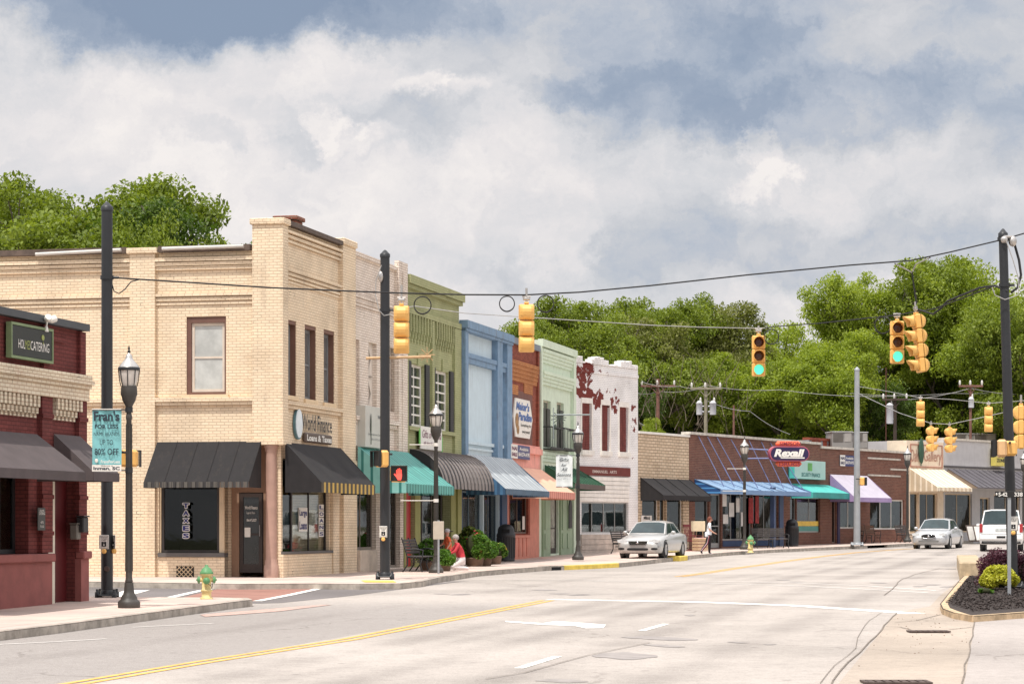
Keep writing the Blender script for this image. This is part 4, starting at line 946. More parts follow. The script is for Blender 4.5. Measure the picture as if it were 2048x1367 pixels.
p = MB(); p.box(.01, .28, -.05, 0, -.4, 2.8); p.box(F.u(999), uE-.4, -.1, 0, -.4, 2.8); p.box(uE-.39, uE-.01, -.03, 0, -.4, 2.8); p.build('post', mat('blue_dark', lin(60,84,116), .7), B)
for r_ in gr: window(B, r_, mat('frame_slate', lin(96,116,128), .6), GL, rec=.15, fw=.07, vm=1, hm=[.86], name='shop_window')
interior(B, (gr[0][0], gr[1][1], .05, 2.8), .16, I_warm, G_mix, seed=9)
M_bgm = stripes('grey_metal', lin(190,196,198), lin(150,160,168), .42, 0, .5, .55, .1, weather=.5, wcol=lin(110,118,130))
awning(B, F, (919,907), 1013, (1011,977), .2, M_bgm, stripes('blue_side', lin(60,110,150), lin(44,84,120), .2, 1, .5), scallop=.34, valm=mat('blue_val', lin(70,100,124), .6, .15, 4), tmin=.23)
# =========================================== 5 orange brick building
F = front(far_pt(C0, d1, 1013.3), d1)
B = bld('orange_building', 'narrow rust red brick building with ochre brick bands above a salmon shopfront', F)
B_or = brick('brick_rust', lin(162,80,56), lin(138,64,46), lin(122,74,60), dirt=.35, bs=.6); B_oc = brick('brick_ochre', lin(200,132,70), lin(186,116,58), lin(140,84,50), dirt=.2)
uE = F.u(1075.5); zt = F.z(0, 672); M_sal = mat('salmon', lin(238,160,144), .75, .1, 3, streak=.4); M_org = mat('orange_paint', lin(218,138,116), .75, .1, 3, streak=.3)
zs_ = F.z(0, 884)
gr = [(F.u(1020), F.u(1056), .95, 2.7)]
shell(B, .004, uE-.004, zt, 14, B_or, gr, th=.2)
p = MB(); p.box(.01, uE-.01, -.12, 0, zt-.2, zt+.03); p.build('coping', mat('cop_blue', lin(120,128,140), .6), B)
p = MB(); zc_ = F.z(0, 716)
for k in range(5): p.box(.2, uE-.3, -.13+k*.022, 0, zc_-.15*(k+1), zc_-.15*k-.003)
for a, b in ((1017.5, 1035), (1047, 1064)): u0_ = F.u(a); p.box(u0_, F.u(b), -.03, 0, F.z(u0_, 786), F.z(u0_, 766))
p.box(.01, .14, -.05, 0, zs_, zt-.2); p.build('ochre_brick', B_oc, B)
p = MB(); p.box(uE-.28, uE-.01, -.08, 0, zs_, zt-.2); p.build('pilaster', B_or, B)
p = MB(); p.box(.01, uE-.01, -.1, 0, F.z(0,935), zs_); p.box(.01, uE-.01, -.2, -.1, zs_-.32, zs_-.1); p.box(.01, .12, -.04, 0, -.4, F.z(0,935)-.01); p.build('fascia', M_sal, B)
p = MB(); p.box(.13, F.u(1057), -.1, 0, -.4, .9); p.box(F.u(1057)+.01, uE-.02, -.06, 0, -.4, 2.9)
for k in range(5): x = .2+k*(F.u(1056)-.3)/5; p.box(x, x+.05, -.13, -.1, .1, .8)
p.box(.13, F.u(1057), -.14, -.1, .8, .88); p.build('bulkhead', M_org, B)
window(B, gr[0], mat('frame_taupe', lin(128,106,94), .6), GLD, rec=.1, fw=.06, vm=1, name='shop_window'); interior(B, gr[0], .11, I_mid, None, seed=2)
part(B, 'notice', M_whitep, [(gr[0][1]-.7, gr[0][1]-.3, .06, .07, 1.1, 1.6)])
M_pk = mat('awning_pink', lin(238,178,146), .7, .05, 2, streak=.1)
awning(B, F, (1018,932), 1076, (1096,982), .26, M_pk, M_pk, scallop=.36, valm=stripes('pink_val', lin(228,152,130), lin(196,108,92), .36, 0, .5), tmin=.12)
# hexagonal shop sign
u0, z1 = F.uz(1023, 794); u1_ = F.u(1061); z0 = F.z(u0, 872); Wd, Hh = u1_-u0, z1-z0
T = thing('hexagon_sign', 'six sided white shop sign with blue lettering reading Paradise on the rust brick front', 'sign', F.w(u0, .03, z0), F.rz)
hx = [(.1*Wd,0),(.85*Wd,0),(Wd,.5*Hh),(.85*Wd,Hh),(.1*Wd,Hh),(0,.5*Hh)]; o_ = MB(); o_.prism(hx, -.05, 0); o_.build('board', M_whitep, T)
bk = MB(); bk.box(-.25, Wd+.25, .012, .022, -.3, Hh+.3); bk.build('backing', mat('sign_backing', lin(118,76,66), .8, .2, 2), T)
a_ = MB(); put_text(a_, "Maker's", .12*Wd, .82*Wd, .70*Hh, .92*Hh, -.058, 0, .04, .2); put_text(a_, "Paradise", .24*Wd, .95*Wd, .44*Hh, .66*Hh, -.058, 0, .04, .2); a_.build('lettering', mat('sign_blue', lin(70,110,180), .5), T)
a_ = MB(); put_text(a_, "Something for", .36*Wd, .92*Wd, .27*Hh, .37*Hh, -.058, 0, .01, .2); put_text(a_, "everyone!", .44*Wd, .86*Wd, .1*Hh, .21*Hh, -.058, 0, .01, .2); a_.build('lettering', M_let, T)
a_ = MB(); a_.ell((.17*Wd, -.055, .42*Hh), (.09*Wd, .004, .2*Hh)); a_.ell((.22*Wd, -.055, .2*Hh), (.07*Wd, .004, .13*Hh)); a_.build('picture', mat('sign_ochre', lin(160,120,70), .6, .5, 5), T)
M_navy = mat('banner_navy', lin(84,88,130), .6, .06)
T, Wd, Hh = sign('letting_banner', 'purple and white available banner on the salmon fascia', F, 1022, 1060, 887, 915, .2, .02, M_navy, [('Available', .44, .9, .62, .86, M_whitep, .02), ('864.574.4195', .38, .97, .2, .5, M_whitep, .03)])
a_ = MB(); a_.box(0, .33*Wd, -.03, -.021, 0, Hh); a_.build('white_panel', M_whitep, T); a_ = MB(); put_text(a_, 'NAI', .03*Wd, .3*Wd, .58*Hh, .85*Hh, -.035, 0, .05); put_text(a_, 'EARLE', .03*Wd, .3*Wd, .15*Hh, .42*Hh, -.035, 0, .05); a_.build('lettering', mat('letter_wine', lin(120,60,90), .5), T)
# =========================================== 6 mint building
F = front(far_pt(C0, d1, 1075.8), d1)
B = bld('mint_building', 'mint green painted two storey building with black shutters and small balcony rails', F)
B_mint = brick('brick_mint', lin(218,230,210), lin(212,224,204), lin(184,198,174), dirt=.25, bs=.4); M_mint = mat('mint_paint', lin(206,222,198), .8, .06, 3, streak=.3, bs=.3)
uE = F.u(1146); zt = F.z(0, 679)
H = [hole(F, 1086.5, 1101.5, 799, 893), hole(F, 1113.5, 1127.5, 803, 895)]
gr = [(F.u(1098), F.u(1117), .1, 2.6)]
shell(B, .004, uE-.004, zt, 14, M_mint, H+gr, th=.25)
p = MB(); p.box(.01, .3, -.14, 0, 2.6, zt-.25); p.box(uE-.5, uE-.01, -.14, 0, -.4, zt-.25); p.box(.01, uE-.01, -.2, 0, zt-.247, zt+.04)
z_ = F.z(.3, 740)
for k in range(4): p.box(.31, uE-.51, -.20+k*.04, 0, z_-.13*(k+1), z_-.13*k-.003)
z_ = zt-.3
for k in range(4): p.box(.31, uE-.51, -.16+k*.035, 0, z_-.13*(k+1), z_-.13*k-.003)
z_ = F.z(.3, 901)
for k in range(3): p.box(.31, uE-.51, -.14+k*.035, 0, z_-.13*(k+1), z_-.13*k-.003)
p.build('cornice', M_mint, B)
M_pew = mat('shutter_pewter', lin(72,74,66), .6, .15)
for r_ in H:
    w_ = r_[1]-r_[0]
    window(B, (r_[0], r_[1], r_[2], r_[3]-.0), mat('frame_cream', lin(206,200,180), .6), P_dk, rec=.15, fw=.06, vm=1, hm=[.5, .86])
    part(B, 'shutter', M_pew, [(r_[0]+.04, r_[0]+w_*.40, .02, .08, r_[2]+.02, r_[3]-.3)]); part(B, 'shutter', M_pew, [(r_[1]-w_*.40, r_[1]-.04, .02, .08, r_[2]+.02, r_[3]-.3)])
    rl = MB(); a, b = r_[0]-.15, r_[1]+.95; zr0 = r_[2]-.05; zr1 = zr0+.85
    rl.box(a, b, -.36, -.32, zr1-.05, zr1); rl.box(a, b, -.36, -.32, zr0, zr0+.05)
    for k in range(9): x = a+(b-a)*k/8; rl.box(x-.018, x+.018, -.35, -.33, zr0+.05, zr1-.05)
    rl.box(a, a+.04, -.32, 0, zr1-.05, zr1); rl.box(b-.04, b, -.32, 0, zr1-.05, zr1); rl.box(a, b, -.32, 0, zr0-.04, zr0-.001); rl.build('balcony_rail', M_blk, B)
M_dgr = mat('door_green', lin(146,168,136), .6, .08)
p = MB(); p.box(F.u(1083), F.u(1097), -.08, 0, -.4, 2.7); p.box(F.u(1118), F.u(1141), -.08, 0, -.4, 2.7); p.box(F.u(1083), F.u(1141), -.12, 0, 2.703, 2.95)
for x in (1085, 1120, 1130): p.box(F.u(x), F.u(x)+.5, -.12, -.08, .3, .9); p.box(F.u(x), F.u(x)+.5, -.12, -.08, 1.05, 2.45)
p.build('shopfront', M_dgr, B)
dpt = doorpart(B, .12, gr[0][0]+.02, gr[0][1]-.02, .1, 2.58, mat('door_dark', lin(56,46,42), .5), pane_mat('leaded', (.35,.33,.3), .2, .6), 'x')
p = MB(); ub_ = F.u(1134); p.prism([(ub_-.32,1.1),(ub_+.3,1.1),(ub_+.3,2.0),(ub_+.15,2.2),(ub_,2.26),(ub_-.17,2.2),(ub_-.32,2.0)][::-1], -.16, -.121); p.build('arched_panel', M_blk, B)
M_dga = mat('awning_green', lin(42,92,66), .7, .1, 3)
awning(B, F, (1082,930), 1146, (1150,966), .2, M_dga, M_dga, valm=mat('val_taupe', lin(96,84,78), .8), tmin=.15, ribs=10)
# =========================================== 7 white building with peeling paint
F = front(Pm+d2*.02, d2)
B = bld('peeling_building', 'white painted brick building with dark red brick showing where the paint has peeled', F)
uE = F.u(1276); zt = F.z(0, 712)
def peelb(x, y, rx, ry, w): u, z = F.uz(x, y); k = (F.u(x+10)-u)/10; return (u, z, rx*k*1.1, ry*F.dep(u)/FP, w)
B_peel = brick('brick_peeling', lin(242,240,240), lin(236,234,234), lin(210,204,203), dirt=.14, bs=.5, pcol=lin(128,52,44),
    peel=[peelb(1166,752,21,28,.40), peelb(1170,786,24,16,.42), peelb(1150,770,8,34,.30), peelb(1196,800,14,22,.42), peelb(1178,735,18,12,.38), peelb(1230,808,12,22,.36), peelb(1215,780,26,10,.26), peelb(1268,815,8,12,.33), peelb(1268,850,9,20,.30), peelb(1150,810,6,20,.30), peelb(1190,850,6,24,.22), peelb(1268,925,8,14,.26), peelb(1210,745,50,8,.2)])
H = [hole(F, 1163.5, 1183, 805, 899), hole(F, 1203, 1219, 809, 901), hole(F, 1238.5, 1256, 813, 903)]
gr = [(F.u(1163), F.u(1257), .85, F.z(F.u(1163), 1003))]
shell(B, .004, uE-.004, zt-.25, 12, B_peel, H+gr, th=.25)
p = MB(); zt_ = zt-.247
for a, b, h in ((1149,1164,.28),(1164,1182,.10),(1182,1187,.2),(1187,1206,.34),(1206,1216,.22),(1216,1240,.08),(1240,1262,.30),(1262,1274,.16)):
    ua, ub = F.u(a), F.u(b); n = max(1, int((ub-ua)/.22))
    for k in range(n): p.bbox(ua+(ub-ua)*k/n+.005, ua+(ub-ua)*(k+1)/n-.005, -.05+random.uniform(-.01, .01), .3, zt_, zt_+h+random.uniform(-.03, .03), .02)
p.box(.01, uE-.01, -.04, 0, zt-.62, zt-.5); p.build('parapet', B_peel, B)
M_wh2 = mat('white_chalk', lin(230,224,216), .8, .08, 4, streak=.2)
for r_ in H:
    n = MB(); 
    n.box(r_[0]+.002, r_[1]-.002, .1, .14, r_[2]+.002, r_[3]-.002); o = n.build('shuttered_window', mat('shutter_red', lin(120,58,52), .8, .15, 4), B)
    l = MB(); nn_ = 26
    for k in range(nn_):
        z_ = r_[2]+.06+(r_[3]-r_[2]-.12)*k/nn_
        for a, b in ((r_[0]+.05, (r_[0]+r_[1])/2-.02), ((r_[0]+r_[1])/2+.02, r_[1]-.05)): l.add([(a,.06,z_),(b,.06,z_),(b,.1,z_+.06),(a,.1,z_+.06)], [(0,1,2,3)])
    l.build('louvres', mat('louvre_red', lin(140,66,58), .8, .2, 4), o)
    s = MB(); s.box(r_[0]-.1, r_[1]+.1, -.1, 0, r_[2]-.2, r_[2]-.003); s.build('sill', M_wh2, o)
    s = MB(); s.box(r_[0]-.06, r_[1]+.06, -.03, 0, r_[3]+.003, r_[3]+.22); s.box(r_[0]-.10, r_[0]-.002, -.025, 0, r_[2]-.003, r_[3]+.003); s.box(r_[1]+.002, r_[1]+.10, -.025, 0, r_[2]-.003, r_[3]+.003); s.build('surround', M_wh2, o)
u0, u1_ = F.u(1155), F.u(1258)
T, Wd, Hh = sign('fascia_sign', 'long dark red fascia board reading EMMANUEL ARTS in small pale letters', F, 0, 0, 0, 0, .0, .08, mat('fascia_red', lin(112,48,42), .8, .15, 3), [('EMMANUEL  ARTS', .25, .72, .28, .62, mat('letter_bone', lin(206,186,176), .6), .02)], rect=(u0, u1_, F.z(u0, 949), F.z(u0, 931)))
p = MB(); za, zb = F.z(u0, 1002), F.z(u0, 951); n = 6
for k in range(n): p.bbox(u0+.02, u1_-.05, -.05-.006*k, -.002, za+(zb-za)*k/n+.008, za+(zb-za)*(k+1)/n-.008, .01)
p.build('siding', M_wh2, B)
window(B, gr[0], mat('frame_alu', lin(176,176,174), .4, .05, metal=.6), GL, rec=.12, fw=.05, vm=3, name='shop_window'); interior(B, gr[0], .13, mat('interior_pale', (.42,.40,.37), .9, .2, 1), None, deep=2.2)
p = MB(); ua, ub = gr[0][0], gr[0][1]
for k in range(5): p.bbox(ua-.1, ub+.1, -.06-.004*k, -.002, -.3+k*.22+.006, -.3+(k+1)*.22-.004, .008)
p.build('bulkhead', mat('boards_taupe', lin(186,172,160), .8, .15, 3, streak=.3), B)
p = MB(); x = ua+(ub-ua)*.62; p.box(x-.25, x+.25, .5, .54, 1.3, 1.34); p.tube([(x-.2,.55,.9),(x-.2,.55,1.3)], .02, 5); p.tube([(x+.2,.55,.9),(x+.2,.55,1.3)], .02, 5); p.ell((x-.05,.5,1.75), (.2,.08,.16)); p.ell((x+.12,.5,1.5), (.1,.08,.25)); p.build('sculpture', M_blk, B)
# =========================================== 8 tan brick shop
F = front(Pw+d3*.02, d3); B = bld('tan_brick_shop', 'single storey tan brick shop with a black awning', F)
B_tan = brick('brick_tan', lin(220,196,166), lin(206,180,148), lin(150,128,104), .4, .13, .018, bs=.6, dirt=.15)
uE = F.u(1378); zt = F.z(0, 866); zaw = F.z(0, 958)
gr = [(F.u(1284), F.u(1318), .6, 2.45), (F.u(1319.5), F.u(1332), .05, 2.45), (F.u(1334), F.u(1366), .6, 2.45)]
shell(B, .004, uE-.004, zt, 12, B_tan, gr, th=.2, cop=(.06,.1), copm=M_whitep)
for k, r_ in enumerate(gr): window(B, r_, M_whitep if k != 1 else M_fr_tan, GLD, rec=.12, fw=.07, vm=0, name='shop_window' if k != 1 else 'door'); interior(B, r_, .13, I_dk, G_mix if k != 1 else None, seed=20+k)
M_pile = mat('white_plain', lin(226,222,216), .7)
awning(B, F, (1280,955), 1378, (1326,990), .22, M_fabric_b, M_fabric_b, scallop=.25, tmin=.03, ribs=4)
sign('window_sign', 'white window sign with black lettering behind the silver car', F, 1283, 1304, 1030, 1045, .02, .02, M_pile, [('Mimi', .2, .8, .45, .9, M_let, .04), ('ANTIQUES', .1, .9, .1, .3, M_let, .02)])
# =========================================== 9 brown brick drugstore and finance office
F = front(far_pt(Pw, d3, 1378.3), d3); B = bld('brown_brick_building', 'long low dark brown brick building holding the drugstore and the finance office', F)
B_br = brick('brick_brown', lin(128,78,62), lin(104,62,50), lin(136,112,98), .22, .078, .009, bs=.4, dirt=.1)
uE = (Pb-F.p).length; zt = F.z(0, 868)
um = F.u(1600)
gr = [(F.u(1390), F.u(1418), .4, 2.6), (F.u(1421), F.u(1443), .05, 2.6), (F.u(1445), F.u(1504), .4, 2.6), (F.u(1506), F.u(1556), .4, 2.6), (F.u(1580), F.u(1593), .9, 2.5), (F.u(1594), F.u(1648), .75, 2.5)]
shell(B, .004, uE-.004, zt, 14, B_br, gr, th=.2, cop=(.08,.12), copm=mat('coping_pale', lin(196,188,176), .8, .2, 4))
for k, r_ in enumerate(gr):
    if k == 1: doorpart(B, .12, r_[0]+.02, r_[1]-.02, .06, 2.58, mat('frame_alu', lin(176,176,174), .4, metal=.6), GLD, 'x')
    else: window(B, r_, mat('frame_alu', lin(176,176,174), .4, metal=.6), GL if k in (4, 5) else GLD, rec=.12, fw=.06, vm=(0,0,2,1,0,1)[k], name='shop_window')
    interior(B, r_, .13, (I_mid if k < 4 else I_warm), G_mix if k != 1 else G_dull, seed=30+k)
part(B, 'bulkhead', mat('bulk_blue', lin(52,72,110), .7), [(gr[2][0], gr[3][1], -.03, 0, .12, .38)])
part(B, 'window_band', mat('band_yellow', lin(232,190,40), .6), [(gr[5][0]+.05, gr[5][1]-.05, .09, .1, gr[5][2]+.32, gr[5][2]+.56)]); part(B, 'window_band', mat('band_teal', lin(76,150,140), .6), [(gr[5][0]+.05, gr[5][1]-.05, .085, .095, gr[5][2]+.06, gr[5][2]+.31)])
for q_, (a, b, z0_, z1_) in enumerate(((1447,1457,.98,.72),(1462,1472,.8,.5),(1476,1483,.9,.6),(1486,1494,.6,.3),(1450,1460,.55,.35))):
    r_ = gr[2]; part(B, 'poster', M_pile, [(F.u(a), F.u(b), .095, .105, r_[2]+(r_[3]-r_[2])*z1_, r_[2]+(r_[3]-r_[2])*z0_)])
part(B, 'flag_bunting', mat('flag_red', lin(170,50,50), .8, .4, 6), [(F.u(1497), F.u(1506), -.02, -.005, 1.2, 2.4), (F.u(1514), F.u(1521), .08, .09, 1.2, 2.5)])
M_abl = stripes('awning_blue', lin(136,172,206), lin(122,156,192), .5, 0, .5, .6); M_abs = stripes('awning_blue_side', lin(70,150,214), lin(30,80,140), .2, 2, .7, .5)
ab, (u0, u1_, ztA, tA, zeA) = awning(B, F, (1388,958), 1572, (1441,978), .2, M_abl, M_abs, valm=mat('blue_fascia', lin(110,146,190), .6, .08), tmin=.03, ribs=7, m_edge=mat('blue_rib', lin(98,130,172), .6))
M_rod = mat('rod_blue', lin(120,130,176), .5)
rd = MB()
for (xt, yt, f_) in ((1396,872,.05),(1414,873,.16),(1433,874,.27),(1461,878,.41),(1497,880,.57),(1522,883,.70),(1540,885,.82),(1556,900,.93)):
    ua, za = F.uz(xt, yt); ue = u0+(u1_-u0)*f_+.0; rd.tube([(ua, -.02, za), (ue+.6, -tA*.75, ztA+(zeA-ztA)*.75+.03)], .022, 6)
rd.build('tie_rod', M_rod, ab)
part(B, 'awning_post', mat('post_blue', lin(62,82,118), .6), [(F.u(1509), F.u(1509)+.22, -1.0, -.8, -.4, zeA+.2)]); part(B, 'awning_post', mat('post_blue', lin(62,82,118), .6), [(F.u(1557), F.u(1565), -.06, 0, -.4, 2.7)])
M_cy = mat('awning_turquoise', lin(50,186,176), .6, .08, 2, bs=.6)
awning(B, F, (1581,966), 1655, (1626,984), .28, M_cy, M_cy, tmin=.03, dt=.0, valm=mat('turq_val', lin(16,150,146), .6))
M_sg = mat('sign_seagreen', lin(168,206,200), .5, .05); M_tl = mat('letter_teal', lin(40,120,120), .5)
T, Wd, Hh = sign('lightbox_sign', 'pale sea green box sign reading SECURITY FINANCE with a small green emblem', F, 1589, 1651, 919, 956, .02, .3, M_sg, [('SECURITY FINANCE', .22, .82, .12, .34, M_tl, .03)])
a_ = MB(); a_.box(.42*Wd, .56*Wd, -.312, -.302, .45*Hh, .88*Hh); a_.build('emblem', mat('emblem_lime', lin(90,170,80), .5, .3, 4), T)
a_ = MB(); a_.bbox(-.06, -.003, -.31, 0, 0, Hh, .01); a_.build('side_trim', M_cy, T)
# projecting neon-style drugstore sign on blue brackets
ps = at(1577, 907, F.dep(F.u(1540))-2.6); k_ = ps.y/FP
T = thing('drugstore_sign', 'large orange and navy projecting sign reading SIMPSON Rexall DRUGS', 'sign', ps, math.radians(14))
w_, h_ = 42*k_*1.0, 15*k_
def pill(mb, w, h, y0, y1, z=0, x=0, r=None): 
    r = r or h; pts = []
    for cx, a0 in ((w-r, -PI/2), (-(w-r), PI/2)):
        for i in range(11): a = a0+PI*i/10; pts.append((x+cx+r*math.cos(a), z+(h-r)*(1 if math.sin(a) > 0 else -1)*0+h*math.sin(a)))
    mb.prism(pts, y0, y1)
o_ = MB(); pill(o_, w_, h_*1.02, -.16, .16); o_.build('rim', mat('rim_pink', lin(190,90,110), .5), T); o_ = MB(); pill(o_, w_*.95, h_*.86, -.19, .19); o_.build('panel', mat('sign_navy', lin(44,32,78), .45), T)
M_so = mat('sign_orange', lin(236,98,44), .5, .06)
o_ = MB(); o_.bbox(-w_*.66, w_*.62, -.13, .13, h_*.9, h_*.9+12*k_, .12); o_.bbox(-w_*.66, w_*.66, -.13, .13, -h_*.9-12*k_, -h_*.9, .12); o_.build('cap_panel', M_so, T)
a_ = MB(); put_text(a_, 'Rexall', -w_*.80, w_*.74, -h_*.42, h_*.62, -.2, 0, .05, .25); a_.add([(-w_*.45,-.2,-h_*.62),(w_*.74,-.2,-h_*.62),(w_*.74,-.2,-h_*.46),(-w_*.5,-.2,-h_*.46)], [(0,1,2,3)]); a_.build('lettering', M_whitep, T)
a_ = MB(); put_text(a_, 'SIMPSON', -w_*.50, w_*.56, h_+1.6*k_, h_+9*k_, -.14, 0, .03); put_text(a_, 'DRUGS', -w_*.52, w_*.56, -h_-9.6*k_, -h_-2*k_, -.14, 0, .03); a_.build('lettering', mat('letter_rust', lin(140,40,60), .5), T)
o_ = MB(); wallp = F.w(F.u(1500), 0, 0); lx = -(ps.x-wallp.x)
o_.tube([(-w_-.02, 0, .5*h_), (-w_-2.4, .9, .5*h_+.15)], .035, 6); o_.tube([(-w_, 0, -.6*h_), (-w_-3.6, 1.6, -.7*h_)], .035, 6); o_.build('bracket', M_rod, T)
F9 = F
# =========================================== 10 brick shop with lavender awning
F = front(Pb+d4*.02, d4); B = bld('lavender_awning_shop', 'single storey brown brick shop with a lavender awning', F)
uE = (Pq-Pb).length-.03; zt = F.z(0, 896)
gr = [(F.u(1664), F.u(1673), .05, 2.35), (F.u(1680), F.u(1718), .8, 2.35), (F.u(1740), F.u(1808), .75, 2.35)]
shell(B, .004, uE-.004, zt, 14, B_br, gr, th=.2, cop=(.08,.12), copm=mat('coping_pale', lin(196,188,176), .8, .2, 4))
for k, r_ in enumerate(gr): window(B, r_, M_whitep if k else mat('frame_taupe', lin(128,106,94), .6), GL, rec=.12, fw=.07, vm=(0,1,2)[k], name='shop_window' if k else 'door'); interior(B, r_, .13, I_mid, G_dull, seed=50+k)
part(B, 'post', mat('post_navy', lin(44,36,78), .6), [(F.u(1674), F.u(1678.5), -.05, 0, -.4, 2.5)])
p = MB()
for (a, b, y) in ((1735,1800,915),(1780,1812,937.5),(1735,1800,949)): u0_ = F.u(a); z_ = F.z(u0_, y); p.box(u0_, min(F.u(b), uE-.02), -.04, 0, z_-.05, z_+.04)
p.build('string_course', mat('coping_pale', lin(196,188,176), .8, .2, 4), B)
M_lav = mat('awning_lavender', lin(186,178,194), .7, .08, 2, bs=.6)
awning(B, F, (1659,948), 1733, (1710,994), .22, M_lav, mat('awning_lav_side', lin(150,124,170), .7, .1), tmin=.03, valm=mat('lav_val', lin(160,136,184), .7))
T, Wd, Hh = sign('letting_banner', 'blue and white available banner on the brown brick wall beside the grey steel pole', F, 1680, 1708, 909, 931, .02, .02, mat('banner_blue', lin(60,70,120), .6), [('Available', .42, .95, .62, .86, M_whitep, .02), ('864.574.4195', .40, .97, .2, .5, M_whitep, .03)])
a_ = MB(); a_.box(0, .36*Wd, -.03, -.021, 0, Hh); a_.build('white_panel', M_whitep, T); a_ = MB(); put_text(a_, 'NAI', .04*Wd, .32*Wd, .58*Hh, .85*Hh, -.035, 0, .05); put_text(a_, 'EARLE', .04*Wd, .32*Wd, .15*Hh, .42*Hh, -.035, 0, .05); a_.build('lettering', mat('letter_navy', lin(50,50,90), .5), T)
F10 = F
# rusty building behind it
Fb = Fac(F.w(-1.5, -6, 0), d4, F.zb); 
B = bld('rust_stained_building', 'grey wall streaked with red rust rising behind the lavender awning shop', Fb)
m, g = newmat('rust_wall'); tc_ = g.n('ShaderNodeTexCoord'); mp = g.n('ShaderNodeMapping'); g.l(tc_.outputs['Object'], mp.inputs[0]); mp.inputs['Scale'].default_value = (1.2, 1.2, .4)
n = g.noise(mp.outputs[0], 1.0, 6, .6); c = g.mix(g.smooth(n, .44, .52), lin(150,156,160), lin(166,70,40)); c = g.mix(g.smooth(g.noise(mp.outputs[0], 2.6, 5, .6), .58, .68), c, lin(206,180,156)); finish(g, c, .8)
ub_ = Fb.u(1808); ztb = Fb.z(Fb.u(1700), 885); shell(B, Fb.u(1618), ub_, ztb, 6, m, [], cop=(.05,.15), copm=mat('rust_trim', lin(150,70,46), .8, .3, 3))
# =========================================== 11 gallery
F = front(far_pt(Pb, d4, 1813.3), d5); B = bld('gallery_building', 'cream stuccoed gallery front with a striped cream awning', F)
uE = F.u(1887); zt = F.z(0, 880); M_cs = mat('stucco_cream', lin(232,212,186), .85, .07, 3, streak=.25)
gr = [(F.u(1820), F.u(1838), .5, 2.7), (F.u(1839), F.u(1875), .3, 2.7)]
shell(B, .004, uE-.004, zt, 1.2, M_cs, gr, th=.2)
for k, r_ in enumerate(gr): window(B, r_, M_fr_tan, GLD, rec=.14, fw=.08, vm=k, name='shop_window'); interior(B, r_, .15, I_warm, G_mix, seed=60+k)
u0_, z1_ = F.uz(1820, 889); z0_ = F.z(u0_, 931); u1_ = F.u(1884)
p = MB(); 
for bx in ((u0_, u1_, z1_, z1_+.06), (u0_, u1_, z0_-.06, z0_), (u0_, u0_+.06, z0_, z1_), (u1_-.06, u1_, z0_, z1_)): p.box(bx[0], bx[1], -.05, 0, bx[2], bx[3])
p.build('sign_border', mat('border_rose', lin(176,120,100), .7), B)
T = thing('painted_sign', 'Oak Gallery lettering with a tall dark green tree shape on the cream fascia', 'sign', F.w(u0_, .0, z0_), F.rz); Wd, Hh = u1_-u0_, z1_-z0_
M_ros = mat('letter_rose', lin(184,130,110), .7); a_ = MB(); put_text(a_, 'Oak', .02*Wd, .24*Wd, .2*Hh, .8*Hh, -.03, 0, .0); put_text(a_, 'Gallery', .42*Wd, .97*Wd, .08*Hh, .78*Hh, -.03, 0, .0); a_.build('lettering', M_ros, T)
a_ = MB(); a_.ell((.3*Wd, -.1, .72*Hh), (.075*Wd, .08, .62*Hh), 10, 10); a_.tube([(.3*Wd,-.08,.02*Hh),(.3*Wd,-.08,.2*Hh)], .03, 5); a_.build('tree_shape', mat('oak_green', lin(48,84,66), .7, .2, 3), T)
M_crs = stripes('awning_cream_stripe', lin(238,224,198), lin(212,190,160), .5, 0, .5, .7); 
awning(B, F, (1818,936), 1887, (1876,974), .2, M_crs, stripes('awning_cream_side', lin(238,222,196), lin(204,182,150), .34, 1, .7), scallop=.25, tmin=.03)
# =========================================== 12 grey building
F = front(far_pt(F.p, d5, 1887.3), d5); B = bld('grey_building', 'low pale grey rendered building with a long charcoal awning', F)
uE = F.u(2052); zt = F.z(0, 879); M_gs = mat('stucco_grey', lin(188,186,188), .85, .06, 2, streak=.2)
gr = [(F.u(1890), F.u(1944), .5, 2.7), (F.u(1960), F.u(1980), .05, 2.5), (F.u(1988), F.u(2040), .5, 2.7)]
shell(B, .004, uE-.004, zt, 14, M_gs, gr, th=.2, cop=(.08,.12), copm=mat('coping_pale', lin(196,188,176), .8, .2, 4))
for k, r_ in enumerate(gr): window(B, r_, M_fr_tan, GLD, rec=.14, fw=.08, vm=1, name='shop_window' if k != 1 else 'door'); interior(B, r_, .15, I_mid, G_mix, seed=70+k)
part(B, 'band', mat('band_dark', lin(86,82,84), .7), [(.01, uE-.01, -.06, 0, F.z(0,934), F.z(0,930))])
awning(B, F, (1893,937), 2048, (1955,974), .05, mat('awning_charcoal', lin(92,88,94), .75, .1, 2), mat('aw_tan_side', lin(150,130,110), .7), tmin=.07, ribs=14)
T, Wd, Hh = sign('projecting_sign', 'yellow square sign with dark angular letters on the grey wall', F, 1991, 2012, 896, 931, .05, .3, mat('sign_yellow', lin(206,190,74), .6, .08), [('X', .2, .8, .48, .92, M_let, .05), ('ZONE', .12, .88, .22, .42, M_let, .05)])
F = front(far_pt(F.p, d5, 2052.5), d5); B = bld('far_white_shop', 'pale shop with a dark red name board at the right edge of the view', F)
uE = F.u(2150); zt = F.z(0, 893); gr = [(F.u(2056), F.u(2090), .5, 2.6)]; shell(B, .0, uE, zt, 12, M_cs, gr, th=.2, cop=(.08,.12), copm=M_pile); window(B, gr[0], M_whitep, GLD, rec=.1, fw=.07, vm=1, name='shop_window'); interior(B, gr[0], .11, I_mid, G_mix)
